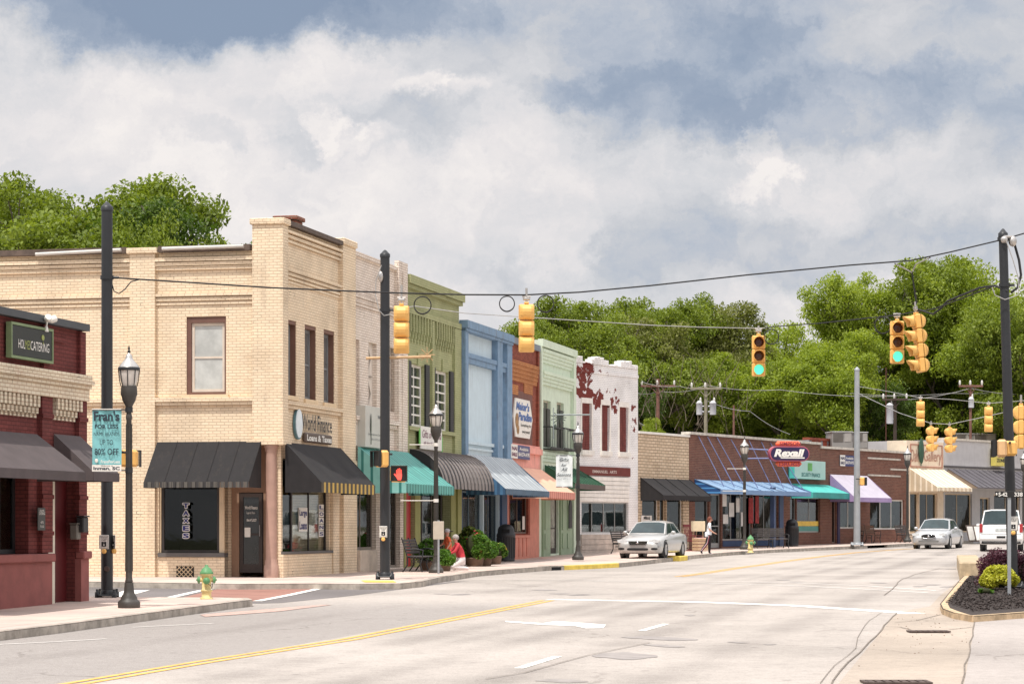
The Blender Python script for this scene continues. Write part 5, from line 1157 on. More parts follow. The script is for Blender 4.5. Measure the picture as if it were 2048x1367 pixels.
# rooftop plant
def hvac(x0, x1, y0, y1, D, label):
    a = at(x0, y1, D); b = at(x1, y0, D); w_ = b.x-a.x; h_ = b.z-a.z; T = thing('rooftop_unit', label, 'air conditioner', (a.x, a.y, a.z), .1, 'rooftop air conditioners')
    o = MB(); o.bbox(0, w_, 0, 1.6, -.35, h_-.06, .02); o.build('housing', mat('hvac_grey', lin(150,146,142), .6, .1, 2), T); o = MB(); o.bbox(-.04, w_+.04, -.04, 1.64, h_-.058, h_, .02); o.build('lid', mat('hvac_lid', lin(176,174,172), .6), T)
    o = MB(); n = 10
    for k in range(n): o.box(w_*.06, w_*.56, -.02, -.002, h_*.1+k*h_*.75/n, h_*.1+k*h_*.75/n+h_*.04)
    o.build('louvres', mat('hvac_louvre', lin(120,112,104), .6), T); o = MB(); o.box(w_*.62, w_*.94, -.015, -.002, h_*.1, h_*.85); o.build('access_panel', mat('hvac_panel', lin(166,160,154), .6), T)
hvac(1664, 1705, 862, 885, 142, 'grey rooftop unit left of the grey steel pole'); hvac(1711, 1736, 863, 884, 143, 'narrow grey rooftop unit just right of the grey steel pole')
hvac(1912, 1946, 866, 881, 166, 'long low grey rooftop unit on the grey building, left one'); hvac(1947, 1993, 866, 884, 165, 'brownish rooftop unit on the grey building, right one with a pale end')
# ================================================================== STREET FURNITURE
M_bp = mat('pole_black', lin(40,42,46), .42, .1, 2, spec=.5); M_lamp = mat('lamp_bronze', lin(66,62,58), .5, .15, 4, spec=.5)
M_yel = mat('signal_yellow', lin(240,180,76), .5, .06, 3, spec=.5); M_yel2 = mat('signal_pale', lin(226,178,120), .5, .08, 3); M_sil = mat('silver', lin(190,186,182), .35, .08, 5, metal=.7)
M_wire = mat('wire_black', (.02, .02, .022), .6); M_wireg = mat('wire_grey', lin(160,158,156), .5)
mg, g = newmat('lamp_glass'); p_ = finish(g, lin(214,206,196), .25, spec=.6); 
def lamp(px_, py_, H, label, D=None):
    D = D or 4.9*FP/H; x = (px_-1024)/FP*D; t = thing('street_lamp', label, 'street lamp', (x, D, EYE+(HY-py_)/FP*D), 0, 'globe street lamps along the kerb')
    b = MB(); b.lathe([(.21,0),(.22,.02),(.22,.12),(.19,.15),(.165,.17),(.16,.21),(.115,.28),(.10,.34),(.09,.44),(.085,.50)], 20); b.build('base', M_lamp, t)
    f = MB(); n = 24; vs = []; 
    prof = [(.07,.5),(.08,.52),(.068,.56),(.065,.6),(.052,3.68),(.062,3.7),(.062,3.76),(.05,3.8),(.055,3.92),(.085,3.98),(.13,4.06),(.14,4.12),(.165,4.18),(.16,4.28),(.155,4.34)]
    f.lathe(prof, 16)
    for k in range(10): a = 2*PI*k/10; f.tube([(.068*math.cos(a), .068*math.sin(a), .72), (.053*math.cos(a), .053*math.sin(a), 3.6)], .010, 4)
    f.build('post', M_lamp, t)
    o = MB(); o.lathe([(.125,4.34),(.165,4.45),(.19,4.58),(.195,4.66)], 20); go = o.build('globe', MATS['lamp_glass'], t)
    r = MB(); 
    for k in range(8): a = 2*PI*k/8; r.tube([(.16*math.cos(a), .16*math.sin(a), 4.34), (.185*math.cos(a), .185*math.sin(a), 4.46), (.208*math.cos(a), .208*math.sin(a), 4.66)], .009, 4)
    r.lathe([(.214,4.645),(.218,4.65),(.218,4.70),(.205,4.71)], 20); r.build('cage', M_bp, t)
    c = MB(); c.lathe([(.205,4.70),(.19,4.735),(.135,4.80),(.085,4.86),(.065,4.90),(.06,4.94),(.03,4.97),(.02,4.99)], 20); c.build('cap', M_sil, t); q = MB(); q.lathe([(.022,4.985),(.035,5.02),(.012,5.05),(.022,5.075),(.004,5.14)], 10); q.build('finial', M_bp, t)
    t.scale = (.953,)*3; return t
L1 = lamp(258, 1215, 525, 'nearest street lamp, carrying the turquoise banner beside the red building')
L2 = lamp(872, 1146, 348, 'street lamp in front of the olive green building beside a small sign on a post')
L3 = lamp(1156, 1119, 277, 'street lamp carrying the white script banner in front of the peeling white building')
L4 = lamp(1489, 1098, 226, 'street lamp beside the far fire hydrant in front of the drugstore windows')
L5 = lamp(1815, 1083, 193, 'street lamp beside the oncoming silver car in front of the gallery')
L6 = lamp(2047, 1076, 172, 'street lamp cut by the right edge of the view behind the white car', D=140)
# banners and brackets on lamps
def arm(t, z, x0, x1, m=M_sil, r=.014): x0, x1, z = x0/.953, x1/.953, z/.953; a = MB(); a.tube([(x0,0,z),(x1,0,z)], r, 6); a.lathe([(.075,z-.05),(.075,z+.05)], 12); a.build('banner_arm', m, t)
def banner(L, x0, x1, y0, y1, label, m):
    D = L.location.y; a = at(x0, y1, D); b = at(x1, y0, D); w_ = b.x-a.x; h_ = b.z-a.z
    T = thing('banner', label, 'banner', (a.x, D-.0, a.z), 0); c = MB()
    nx_, nz_ = 10, 18; vs = []
    for j in range(nz_+1):
        for i in range(nx_+1): vs.append((w_*i/nx_, .012*math.sin(i*1.1+j*.5)-.0, h_*j/nz_))
    c.add(vs, [(j*(nx_+1)+i, j*(nx_+1)+i+1, (j+1)*(nx_+1)+i+1, (j+1)*(nx_+1)+i) for j in range(nz_) for i in range(nx_)], 0, True); c.build('cloth', m, T)
    arm(L, a.z-L.location.z+.02, w_*0+(a.x-L.location.x), .05, M_bp); arm(L, b.z-L.location.z-.02, a.x-L.location.x, .05, M_bp); return T, w_, h_
M_bt = mat('banner_teal', lin(120,196,200), .7, .04, 3); M_ltd = mat('letter_slate', lin(44,58,70), .6)
T, w_, h_ = banner(L1, 184.5, 243, 817, 942, 'turquoise banner reading Frans FOR LESS hung on the nearest street lamp', M_bt)
a_ = MB(); y_ = -.03
put_text(a_, "Fran's", .06*w_, .94*w_, .80*h_, .965*h_, y_, 0, .035); put_text(a_, "FOR LESS", .1*w_, .9*w_, .68*h_, .75*h_, y_, 0, .03); put_text(a_, "NAME BRANDS", .06*w_, .94*w_, .565*h_, .625*h_, y_, 0, .0); put_text(a_, "UP TO", .27*w_, .72*w_, .42*h_, .505*h_, y_, 0, .0); put_text(a_, "80% OFF", .09*w_, .91*w_, .26*h_, .365*h_, y_, 0, .01)
a_.build('lettering', M_ltd, T); a_ = MB(); a_.box(0, w_, -.028, -.02, .0, .105*h_); a_.box(0, w_, -.028, -.02, .985*h_, h_); a_.build('white_strip', M_whitep, T)
a_ = MB(); put_text(a_, "Inman, SC", .05*w_, .95*w_, .015*h_, .075*h_, -.032, 0, .03); put_text(a_, "Welcome to", .3*w_, .72*w_, .078*h_, .1*h_, -.032); a_.build('lettering', M_ltd, T)
a_ = MB(); put_text(a_, "FransForLess", .3*w_, .95*w_, .13*h_, .18*h_, -.03, 0, .02); a_.ell((.15*w_, -.028, .17*h_), (.06*w_, .004, .035*h_), 8, 6); a_.build('lettering', M_whitep, T)
M_bw = mat('banner_white', lin(226,232,232), .7, .04, 3)
T, w_, h_ = banner(L3, 1112, 1145, 909, 974, 'white banner with script reading Gifts for All Seasons on a street lamp', M_bw)
a_ = MB()
for s_, f0, f1, z0_, z1_ in (('Gifts', .22,.78,.80,.90),('for', .32,.66,.64,.74),('All', .3,.7,.5,.6),('Seasons', .05,.92,.34,.44)): put_text(a_, s_, f0*w_, f1*w_, z0_*h_, z1_*h_, -.03, 0, .012, .35)
a_.build('lettering', M_ltd, T); a_ = MB(); put_text(a_, '(864) 472-6121', .1*w_, .9*w_, .22*h_, .28*h_, -.03); put_text(a_, 'Inman', .72*w_, .95*w_, .02*h_, .06*h_, -.03); a_.build('lettering', mat('letter_grey', lin(150,160,165), .6), T)
for L, z_, x0, x1 in ((L2, 3.52, -1.35, .1), (L2, 2.0, -.9, .1), (L3, 4.55, -.9, .1), (L4, 3.1, -1.35, 0), (L4, 1.95, -1.35, 0)):
    pass
arm(L2, 4.9*(1146-878)/348-.15, -.75, .02, M_whitep); arm(L2, 2.05, -1.0, .02, M_whitep); arm(L4, 4.9*(1098-932)/226-.1, -.75, .0, M_whitep); arm(L4, 4.9*(1098-981)/226, -.95, 0, M_whitep)
# ---- big round steel poles
def pole(name, label, p, top, r0, r1, m, base='flange', lean=0.0, rz=0.0, cat='pole'):
    H = top-p.z; t = thing(name, label, cat, p, rz); b = MB(); b.tube([(0,0,.12),(lean*.5,0,H*.5),(lean,0,H-.12)], [r0,(r0+r1)/2,r1], 20)
    b.build('shaft', m, t); c = MB(); c.lathe([(r1+.012,-.12),(r1+.012,-.04),(r1*.9,-.02),(r1*.35,.05),(.01,.07)], 16, (lean,0,H)); c.build('cap', m, t)
    f = MB(); f.bbox(-r0*1.75, r0*1.75, -r0*1.75, r0*1.75, .05, .09, .02); f.lathe([(r0*1.2,.09),(r0*1.1,.16),(r0*1.0,.18)], 16)
    for sx in (-1,1):
        for sy in (-1,1): f.lathe([(.035,0),(.035,.05),(.05,.05),(.05,.001+.0),(.05,.14),(.028,.14),(.028,.2)], 8, (sx*r0*1.4, sy*r0*1.4, 0))
    f.build('base_plate', m, t)
    return t, H
pA = at(214, 1196, 51.8); pA.z = zs(51.0)-.02; PA, HA = pole('signal_pole', 'tall black round steel pole beside the nearest street lamp at the red building corner', pA, at(214,410,51.8).z, .125, .115, M_bp)
hd = MB(); hd.lathe([(.06,0),(.06,.02),(.04,.025)], 14, M=Matrix.Translation((.02,-.122,.62)) @ Matrix.Rotation(PI/2, 4, 'X')); hd.build('hand_hole', M_iron, PA)
pB = at(770, 1157, 63.6); pB.z = zs(63.6); PB, HB = pole('signal_pole', 'black round steel pole in front of the whitewashed building with a red hand signal', pB, at(770,505,63.6).z, .128, .118, M_bp)
pC = Vector(((2026-1024)/FP*57.5, 57.5, zr(57.5)+.1)); topC = at(2006, 463, 57.5); PC, HC = pole('signal_pole', 'black steel pole rising from the purple hedge on the right', pC, topC.z, .125, .10, M_bp, lean=topC.x-pC.x)
pD = at(1714, 1088, 122); pD.z = zs(122); M_galv = mat('galvanised', lin(160,164,168), .5, .08, 3, metal=.25)
PD, HD = pole('signal_pole', 'pale grey galvanised steel pole in front of the brick shop with lavender awning', pD, at(1713,736,122).z, .17, .12, M_galv)
# bands, bells and conduits on the poles
def bands_on(t, L, r, m=M_bp):
    b = MB()
    for z_, x in L: b.lathe([(r+.02,-.04),(r+.02,.04)], 14, (x,0,z_)); b.tube([(x+r,0,z_),(x+r+.12,0,z_)], .03, 6)
    b.build('clamp', m, t)
bands_on(PA, [(at(0,555,51.8).z-pA.z, 0)], .12); bands_on(PB, [(at(0,620,63.6).z-pB.z, 0)], .12); bands_on(PC, [(at(0,570,57.5).z-pC.z, (topC.x-pC.x)*.85), (at(0,478,57.5).z-pC.z, topC.x-pC.x)], .11)
lv = MB(); lv.ell((-.10,-.1,HB-.62), (.07,.07,.14), 8, 6); lv.build('weatherhead', M_sil, PB); lv = MB(); x_ = topC.x-pC.x
lv.ell((x_+.0,-.14,HC-.2), (.085,.07,.085), 8, 6); lv.ell((x_+.22,0,HC-.22), (.10,.08,.13), 8, 6); lv.tube([(x_,-.12,HC-.13),(x_+.22,0,HC-.12)], .035, 6); lv.build('weatherhead', M_sil, PC)
def wire(name, label, pts, r, m, cat='cable', sag=0.0, n=10):
    q = []
    for a, b in zip(pts, pts[1:]):
        a, b = Vector(a), Vector(b)
        for i in range(n): t = i/n; v = a+(b-a)*t; v.z -= sag*4*t*(1-t); q.append(v)
    q.append(Vector(pts[-1])); mb = MB(); mb.tube(q, r, 6, caps=False); return mb.build(name, m, label=label, cat=cat)
w1 = [at(225,555,51.8), at(400,566,52.3), at(540,575,52.8), at(700,582,53.3), at(803,586,53.6), at(930,589,54), at(1052,589.5,54.4), at(1160,584,54.8), at(1300,571,55.2), at(1500,549,56), at(1700,530,56.6), at(1820,521,57), at(1900,504,57.2), at(2005,479,57.5), at(2120,446,58)]
wire('span_wire', 'black signal cable spanning the whole street from the left pole to the hedge pole', w1, .018, M_wire, n=4)
w2 = [at(776,620,63.6), at(830,612,63.6), at(930,626,63.6), at(1100,637,63.7), at(1300,650,63.7), at(1400,654,63.8), at(1500,656,63.9), at(1530,656,63.9)]
wire('span_wire', 'thin pale support wire from the middle black pole to the green signal', w2, .012, M_wireg, n=4)
w3 = [at(1530,656,63.9), at(1545,653,63.8), at(1640,646,63), at(1790,630,61), at(1870,617,59.8), at(1990,571,57.6)]
wire('span_wire', 'dark cable from the green signal to the hedge pole', w3, .015, M_wire, n=4)
wire('signal_cable', 'drooping black cable from the paired signals to the hedge pole', [at(1830,617,60), at(1866,628,59.8), at(1880,618,59.6), at(1895,602,59.4), at(1960,575,58), at(1990,571,57.5), at(2015,582,57.4)], .025, M_wire, n=3)
wire('signal_cable', 'white looping cable hanging from the top of the hedge pole', [at(2012,480,57.3), at(2026,520,57.3), at(2038,560,57.3), at(2036,590,57.3), at(2010,599,57.3), at(1990,590,57.3), at(1984,574,57.3)], .012, M_wireg, n=2)
wire('signal_cable', 'thick black cable loop to the right of the hedge pole top', [at(2029,488,57.6), at(2038,520,57.6), at(2042,550,57.6), at(2035,575,57.6), at(2022,585,57.6)], .03, M_wire, n=3)
wire('signal_cable', 'thin looping cable hanging left of the middle black pole', [at(763,530,63.4), at(752,560,63.4), at(751,590,63.4), at(758,620,63.4), at(768,631,63.4), at(783,628,63.4)], .012, M_wireg, n=3)
wire('signal_cable', 'short drooping cable where the span wire meets the left black pole', [at(222,560,51.8), at(228,582,51.8), at(238,587,51.8), at(250,578,51.9), at(262,563,52), at(278,559,52)], .012, M_wire, n=3)
wire('drop_cable', 'vertical black cable carrying the four lamp signal from the span wire', [at(1824,545,60), at(1828,575,60), at(1833,608,60)], .018, M_wire)
wire('drop_cable', 'pale bridle cable joining the span wire above the paired signals', [at(1790,527,57), at(1808,536,58.5), at(1824,545,60), at(1832,528,58.6), at(1860,515,57.2)], .016, M_wireg, n=3)
for (x, y, D, r, lb) in ((845,610,53.7,17,'coil of black cable right of the leftmost signal'),(1014,607,54.2,15,'coil of black cable left of the middle signal'),(1091,607,54.6,16.5,'coil of black cable right of the middle signal'),(1543,673,63.7,14.5,'coil of black cable beside the green signal facing the camera'),(1766,650,61.4,16,'coil of black cable left of the paired signals')):
    c = at(x, y, D); rr = r*D/FP; mb = MB(); 
    for q in range(2): mb.tube([(c.x+rr*math.cos(2*PI*k/28), c.y+.03*q+.02*math.sin(k), c.z+rr*math.sin(2*PI*k/28)*(1+.04*q)) for k in range(29)], .013, 6, caps=False)
    mb.build('cable_coil', M_wire, label=lb, cat='cable coil')
# ---- traffic signals
def signal(p, label, rz=0.0, n=3, lit=None, back=True, tilt=0.0, hs=.35, hang=.25, group='traffic signals hung over the crossing', lens=True):
    """p = top centre of the housing; face looks to local -y"""
    t = thing('traffic_signal', label, 'traffic light', p, rz, group); t.rotation_euler = (0, tilt, rz)
    h = MB(); w_ = hs*.97
    for k in range(n):
        z1 = -hs*k-.004; z0 = -hs*(k+1)+.004
        h.bbox(-w_/2, w_/2, -.07, .06, z0, z1, .025)
        # rounded back pan of each section
        pr = [(-w_/2*.96, .06), (-w_/2*.90, .13), (-w_/2*.55, .19), (w_/2*.55, .19), (w_/2*.90, .13), (w_/2*.96, .06)]
        zz = [(z0+.006, .25), (z0+.05, .72), (z0+.10, .95), (z0+.17, 1.08), (z1-.11, 1.02), (z1-.05, .72), (z1-.012, .22)]; vs = []
        for z_, f_ in zz:
            for x, y in pr: vs.append((x*(.9+.1*f_), .06+(y-.06)*f_, z_))
        m_ = len(pr); fs_ = [(j*m_+i, (j+1)*m_+i, (j+1)*m_+i+1, j*m_+i+1) for j in range(len(zz)-1) for i in range(m_-1)]+[tuple(range(m_))]+[tuple(range(len(vs)-1, len(vs)-1-m_, -1))]
        h.add(vs, fs_); 
    h.bbox(-.05, .05, -.05, .05, 0, .05, .01)
    h.build('housing', M_yel, t)
    hg = MB(); hg.tube([(0,0,.05),(0,0,hang)], .025, 8); hg.bbox(-.08, .08, -.03, .03, .08, .16, .02); hg.tube([(-.09,0,.17),(.09,0,.17)], .02, 6); hg.build('hanger', M_sil, t)
    for k in range(n):
        zc_ = -hs*(k+.5); R = hs*.40
        v = MB(); N = 22; vs = []
        for i in range(N+1):
            a = math.radians(-55)+math.radians(290)*i/N; dep_ = .27*(.55+.45*max(0, math.sin(a)))
            for rr, yy in ((R, -.07), (R*1.02, -.07-dep_), (R*.95, -.07-dep_), (R*.93, -.07)): vs.append((rr*math.cos(a), yy, zc_+rr*math.sin(a)))
        v.add(vs, [(4*i+j, 4*i+(j+1), 4*i+4+(j+1), 4*i+4+j) for i in range(N) for j in range(3)], 0, True); v.build('visor', M_yel, t)
        nm = ('red', 'amber', 'green')[min(k, 2)]; on = lit == nm
        if on: ml = mat('lens_green_lit', lin(40,220,180), .3, .05, 20, emis=lin(40,235,190), es=1.1)
        else: ml = mat('lens_'+nm, {'red': (.05,.008,.008), 'amber': (.06,.02,.008), 'green': (.006,.05,.035)}[nm], .25, .3, 14, spec=.6)
        l = MB(); l.ell((0,-.075,zc_), (R*.9,.03,R*.9), 18, 8); o = l.build('lens', ml, t); 
    return t
signal(at(803, 611, 54.6), 'leftmost traffic signal, seen from behind beside the middle black pole', PI, hang=.45)
signal(at(1053, 608, 54.4), 'traffic signal seen from behind between two black cable coils', PI+.05, hang=.35)
signal(at(1517, 670.5, 63.9), 'traffic signal facing the camera with its green lamp lit, hanging alone', 0, lit='green', hang=.25)
signal(at(1794, 641.5, 61.2), 'traffic signal facing the camera with green lit, beside the four lamp signal', 0, lit='green', hang=.2)
s4 = signal(at(1832, 628, 59.8), 'four lamp traffic signal turned sideways with its hoods pointing left', -PI/2+.25, n=4, tilt=0, hang=.3)
s4.rotation_euler = (Matrix.Rotation(-.09, 3, 'Y') @ Matrix.Rotation(-PI/2+.25, 3, 'Z')).to_euler()
G2 = 'traffic signals at the far crossing'
signal(at(1841, 802, 104), 'far traffic signal high up, first left of the hedge pole against the trees', PI, group=G2)
signal(at(1977, 813, 104), 'far traffic signal close to the left side of the hedge pole', PI, group=G2)
signal(at(1862, 853, 106), 'far sideways traffic signal hanging over the gallery sign', PI/2+.3, group=G2)
signal(at(1899, 855, 106), 'far sideways traffic signal hanging over the grey building edge', PI/2+.3, group=G2)
signal(at(2042, 810, 60), 'yellow traffic signal housing just right of the hedge pole', PI/2-.2)
W_ = M_wireg
wire('span_wire', 'grey wire from the galvanised pole carrying the two far high signals', [at(1716,772,121.8), at(1780,783,115), at(1841,795,104), at(1900,798,104), at(1977,806,104), at(2060,800,104)], .014, W_, n=4)
wire('span_wire', 'lower dark wire carrying the two far sideways signals', [at(1716,786,121.8), at(1800,826,112), at(1862,846,106), at(1899,848,106), at(1970,833,106), at(2060,812,106)], .016, M_wireg, n=4)
# ---- pedestrian signals and push buttons
def pedsignal(p, rz, label, hand=False, s=.42, m=None):
    t = thing('pedestrian_signal', label, 'pedestrian signal', p, rz, 'pedestrian signals on the poles'); h = MB(); h.bbox(-s/2, s/2, -.11, .11, -s/2, s/2, .05); h.build('housing', m or M_yel, t)
    f = MB(); f.bbox(-s/2+.02, s/2-.02, -.14, -.112, -s/2+.02, s/2-.02, .03); f.build('face', mat('ped_black', (.02,.02,.02), .4), t)
    v = MB(); v.box(-s/2, s/2, -.22, -.141, s/2-.03, s/2-.005); v.box(-s/2, -s/2+.02, -.22, -.141, -s/2, s/2-.03); v.box(s/2-.02, s/2, -.22, -.141, -s/2, s/2-.03); v.build('hood', mat('ped_black', (.02,.02,.02), .4), t)
    if hand:
        a = MB(); k = s*.5
        a.prism([(-.30*k,-.1*k),(-.34*k,-.35*k),(-.15*k,-.75*k),(.25*k,-.75*k),(.34*k,-.4*k),(.36*k,.0),(.30*k,.05*k),(-.28*k,.05*k)], -.152, -.144)
        for i, (x, l_) in enumerate(((-.26,.45),(-.09,.62),(.08,.66),(.25,.5))): a.prism([((x-.07)*k,.0),((x+.07)*k,.0),((x+.07)*k,l_*k),((x-.07)*k,l_*k)], -.153-.0005*i, -.1455)
        a.prism([(-.3*k,-.45*k),(-.62*k,-.05*k),(-.52*k,.04*k),(-.26*k,-.2*k)], -.1535, -.1456)
        a.build('hand_symbol', mat('hand_red', lin(240,60,40), .4, .1, 20, emis=lin(255,60,36), es=1.3), t)
    b = MB(); b.tube([(0,.1,.12),(0,.3,.12)], .03, 6); b.build('mount', M_bp, t)
    return t
pedsignal(at(797, 947, 63.2), 0.12, 'pedestrian signal showing a red hand on the middle black pole', True)
pedsignal(at(764, 917, 63.1)+Vector((0,-.12,0)), -PI/2+.6, 'yellow pedestrian signal turned away on the middle black pole')
pedsignal(at(258, 916, 52.1), PI*.9, 'amber pedestrian signal partly behind the nearest street lamp post', s=.36)
pedsignal(at(2003, 896, 56.9)+Vector((0,0,0)), -PI/2-.1, 'pale pedestrian signal box on the hedge pole, left of the pair', s=.4, m=M_yel2)
pedsignal(at(2019, 896, 56.9), PI*.95, 'amber pedestrian signal box on the hedge pole, right of the pair', s=.34)
pedsignal(at(1724, 962, 121.6), PI/2, 'small amber pedestrian signal on the galvanised pole', s=.4)
def button(p, rz, label, w=.2, h=.29):
    t = thing('push_button_sign', label, 'sign', p, rz, 'crossing button signs'); b = MB(); b.bbox(-w/2, w/2, -.012, 0, 0, h, .012); b.build('plate', M_whitep, t); f = MB()
    for q in ((-w/2+.012, w/2-.012, h-.022, h-.016), (-w/2+.012, w/2-.012, .016, .022), (-w/2+.012, -w/2+.018, .022, h-.022), (w/2-.018, w/2-.012, .022, h-.022)): f.box(q[0], q[1], -.016, -.012, q[2], q[3])
    put_text(f, 'PUSH BUTTON', -w/2+.03, w/2-.03, h-.06, h-.04, -.016, 0, .02); put_text(f, 'TO CROSS', -w/2+.04, w/2-.04, h-.09, h-.07, -.016, 0, .02); put_text(f, 'STREET', -w/2+.05, w/2-.05, h-.12, h-.1, -.016, 0, .02)
    f.box(-.05, .05, -.018, -.012, .05, .15); f.build('lettering', mat('letter_black', (.02,.02,.02)), t)
    k = MB(); k.ell((0,-.0,.13-.0), (.009,.022,.03), 6, 6); k.lathe([(.012,0),(.012,.03)], 6, (0,-.022,.07)); k.build('walker_symbol', M_whitep, t)
    c = MB(); c.lathe([(.05,0),(.05,.06),(.03,.08)], 12, M=Matrix.Translation((0,.03,-.045)) @ Matrix.Rotation(PI/2, 4, 'X')); c.bbox(-.045, .045, -.04, .04, -.09, -.0, .02); c.build('button', M_yel, t); return t
button(at(208, 1097, 51.62), 0.0, 'push button sign facing the camera on the left black pole'); button(at(228.5, 1097, 51.75), -1.15, 'second push button sign on the right side of the left black pole, turned away')
button(at(766.5, 1074, 63.42), .1, 'push button sign on the middle black pole'); button(at(2026.5, 1061, 57.3), .05, 'push button sign on the hedge pole', .23, .33)
# ---- street name / route sign on its own thin post
pS = gnd(2018.5, 1190, .1); ztop_ = at(0, 982, pS.y).z; t = thing('route_sign', 'thin grey sign post with a black blade reading S-42 338', 'sign', pS, 0); b = MB(); H_ = ztop_-pS.z
b.box(-.035, .035, -.02, -.012, 0, H_); b.box(-.035, -.025, -.0115, .02, 0, H_); b.box(.025, .035, -.0115, .02, 0, H_); b.build('post', M_galv, t); b = MB(); b.bbox(-.31, .31, -.04, -.022, H_-.13, H_-.0, .004); b.build('blade', mat('blade_black', (.018,.018,.018), .5), t)
b = MB(); b.ell((-.28,-.045,H_-.06), (.02,.003,.03), 4, 4); put_text(b, 'S-42', -.24, -.05, H_-.11, H_-.02, -.045, 0, .03); put_text(b, '338', .10, .28, H_-.11, H_-.02, -.045, 0, .03); b.build('lettering', M_whitep, t)
# small sign seen from the back, beside lamp 2
pS = at(877, 1148, 69.2); t = thing('small_sign', 'back of a small blank rectangular sign on a thin post beside the second street lamp', 'sign', pS, 0); b = MB(); b.tube([(0,0,0),(0,0,1.5)], .03, 8); b.build('post', M_galv, t); b = MB(); b.bbox(-.15, .15, -.03, -.01, .97, 1.47, .01); b.build('plate', mat('sign_back', lin(190,178,160), .6, .08, 3), t)
# ---- hydrants
def hydrant(p, label, k=1.0):
    t = thing('fire_hydrant', label, 'fire hydrant', p, .12, 'yellow fire hydrants with green tops'); M_hy = mat('hydrant_yellow', lin(222,200,128), .5, .15, 6); M_hg = mat('hydrant_green', lin(84,148,92), .5, .12, 6)
    b = MB(); b.lathe([(.14,0),(.14,.03),(.105,.04),(.105,.16),(.13,.17),(.13,.20),(.10,.21),(.10,.50),(.135,.52),(.135,.55)], 18)
    for a in (0, PI): b.lathe([(.05,0),(.05,.06)], 12, M=Matrix.Translation((0,0,.42)) @ Matrix.Rotation(a, 4, 'Z') @ Matrix.Translation((.08,0,0)) @ Matrix.Rotation(PI/2, 4, 'Y'))
    b.lathe([(.065,0),(.065,.05)], 12, M=Matrix.Translation((0,-.08,.40)) @ Matrix.Rotation(PI/2, 4, 'X')); b.build('barrel', M_hy, t)
    g_ = MB(); g_.lathe([(.145,.55),(.15,.57),(.13,.60),(.10,.66),(.05,.70),(.035,.71),(.035,.745),(.028,.75)], 18); g_.build('bonnet', M_hg, t)
    for M in (Matrix.Translation((0,-.13,.40)) @ Matrix.Rotation(PI/2, 4, 'X'), Matrix.Translation((.14,0,.42)) @ Matrix.Rotation(PI/2, 4, 'Y'), Matrix.Translation((-.14,0,.42)) @ Matrix.Rotation(-PI/2, 4, 'Y')):
        c = MB(); c.lathe([(.075,0),(.078,.04),(.05,.06),(.02,.065),(.02,.085)], 12, M=M); c.build('outlet_cap', M_hg, t)
    c = MB(); c.tube([(.12,-.05,.40),(.13,-.08,.30),(.12,-.09,.22),(.09,-.11,.3),(.04,-.13,.33)], .008, 5); c.build('chain', M_iron, t); t.scale = (k, k, k); return t
p = gnd(413, 1197, 0, True); hydrant(Vector((p.x, p.y, zs(p.y))), 'near yellow fire hydrant with green top at the kerb of the side street', .93)
p = at(1501, 1097.5, 105.4); p.z = zs(105.4); hydrant(p, 'far yellow fire hydrant with green top beside a street lamp')
# ---- litter bins
def bin_(p, label, rz=0):
    t = thing('litter_bin', label, 'trash can', p, rz, 'black litter bins'); b = MB(); b.lathe([(.30,.02),(.31,.05),(.31,.10),(.30,.11),(.32,.86),(.335,.88),(.335,.93)], 22)
    for k in range(22): a = 2*PI*k/22; b.tube([(.305*math.cos(a),.305*math.sin(a),.12),(.325*math.cos(a),.325*math.sin(a),.85)], .012, 4)
    b.build('body', M_blk, t); c = MB(); c.lathe([(.335,.93),(.33,.97),(.30,1.0),(.29,1.12),(.25,1.22),(.17,1.29),(.05,1.32)], 22); c.build('lid', M_blk, t); c = MB(); c.bbox(-.13, .13, -.31, -.27, 1.02, 1.14, .01); c.build('opening', M_dark, t); return t
p = at(1012, 1122, 87.5); p.z = zs(p.y); bin_(p, 'black litter bin beside the salmon shopfront'); p = at(1584, 1087, 121); p.z = zs(p.y); bin_(p, 'black litter bin under the turquoise awning')
# ---- benches (long axis x, front -y)
def bench(p, rz, label, name='park_bench', metal=True, L=1.5):
    t = thing(name, label, 'bench', p, rz, 'benches along the shop fronts'); m_s = mat('bench_slat', lin(78,72,70), .6, .15, 6) if metal else mat('bench_wood', lin(110,78,60), .7, .2, 6)
    s = MB(); 
    for k in range(5): s.bbox(-L/2, L/2, -.42+.09*k, -.35+.09*k, .42+.004*k, .445+.004*k, .006)
    s.build('seat', m_s, t); s = MB()
    for k in range(5): y = .04+.028*k; z = .52+.085*k; s.bbox(-L/2, L/2, y, y+.025, z, z+.07, .006)
    s.build('backrest', m_s, t)
    for x in (-L/2+.04, L/2-.04, 0):
        e = MB(); e.tube([(x,-.42,0),(x,-.36,.22),(x,-.42,.4),(x,-.2,.41),(x,.02,.42),(x,.06,.55),(x,.19,.97)], .022, 6); e.tube([(x,.16,0),(x,.02,.2),(x,.02,.42)], .022, 6)
        if x: e.tube([(x,-.42,.4),(x,-.44,.62),(x,-.2,.66),(x,.1,.62)], .02, 6)
        for k in range(3): e.tube([(x, -.34+.1*k+.04*math.cos(a), .3+.04*math.sin(a)) for a in [i*PI/4 for i in range(9)]], .009, 4)
        e.build('leg_frame', M_blk, t)
    return t
p = at(829, 1140, 72.2); p.z = zs(p.y); bench(p, -math.atan(1/.2252)*-1, 'black bench with scrolled iron legs under the teal awning beside green plants')
p = at(1538, 1086, 116.5); p.z = zs(p.y); bench(p, .35, 'black bench in front of the drugstore right hand windows', L=1.7)
p = at(1247, 1108, 103); p.z = zs(p.y); bench(p, .7, 'black bench half hidden behind the silver parked car', L=1.2)
p = at(1733, 1081, 131); p.z = zs(p.y); bench(p, .6, 'dark wooden bench right of the grey steel pole', metal=False, L=1.3)
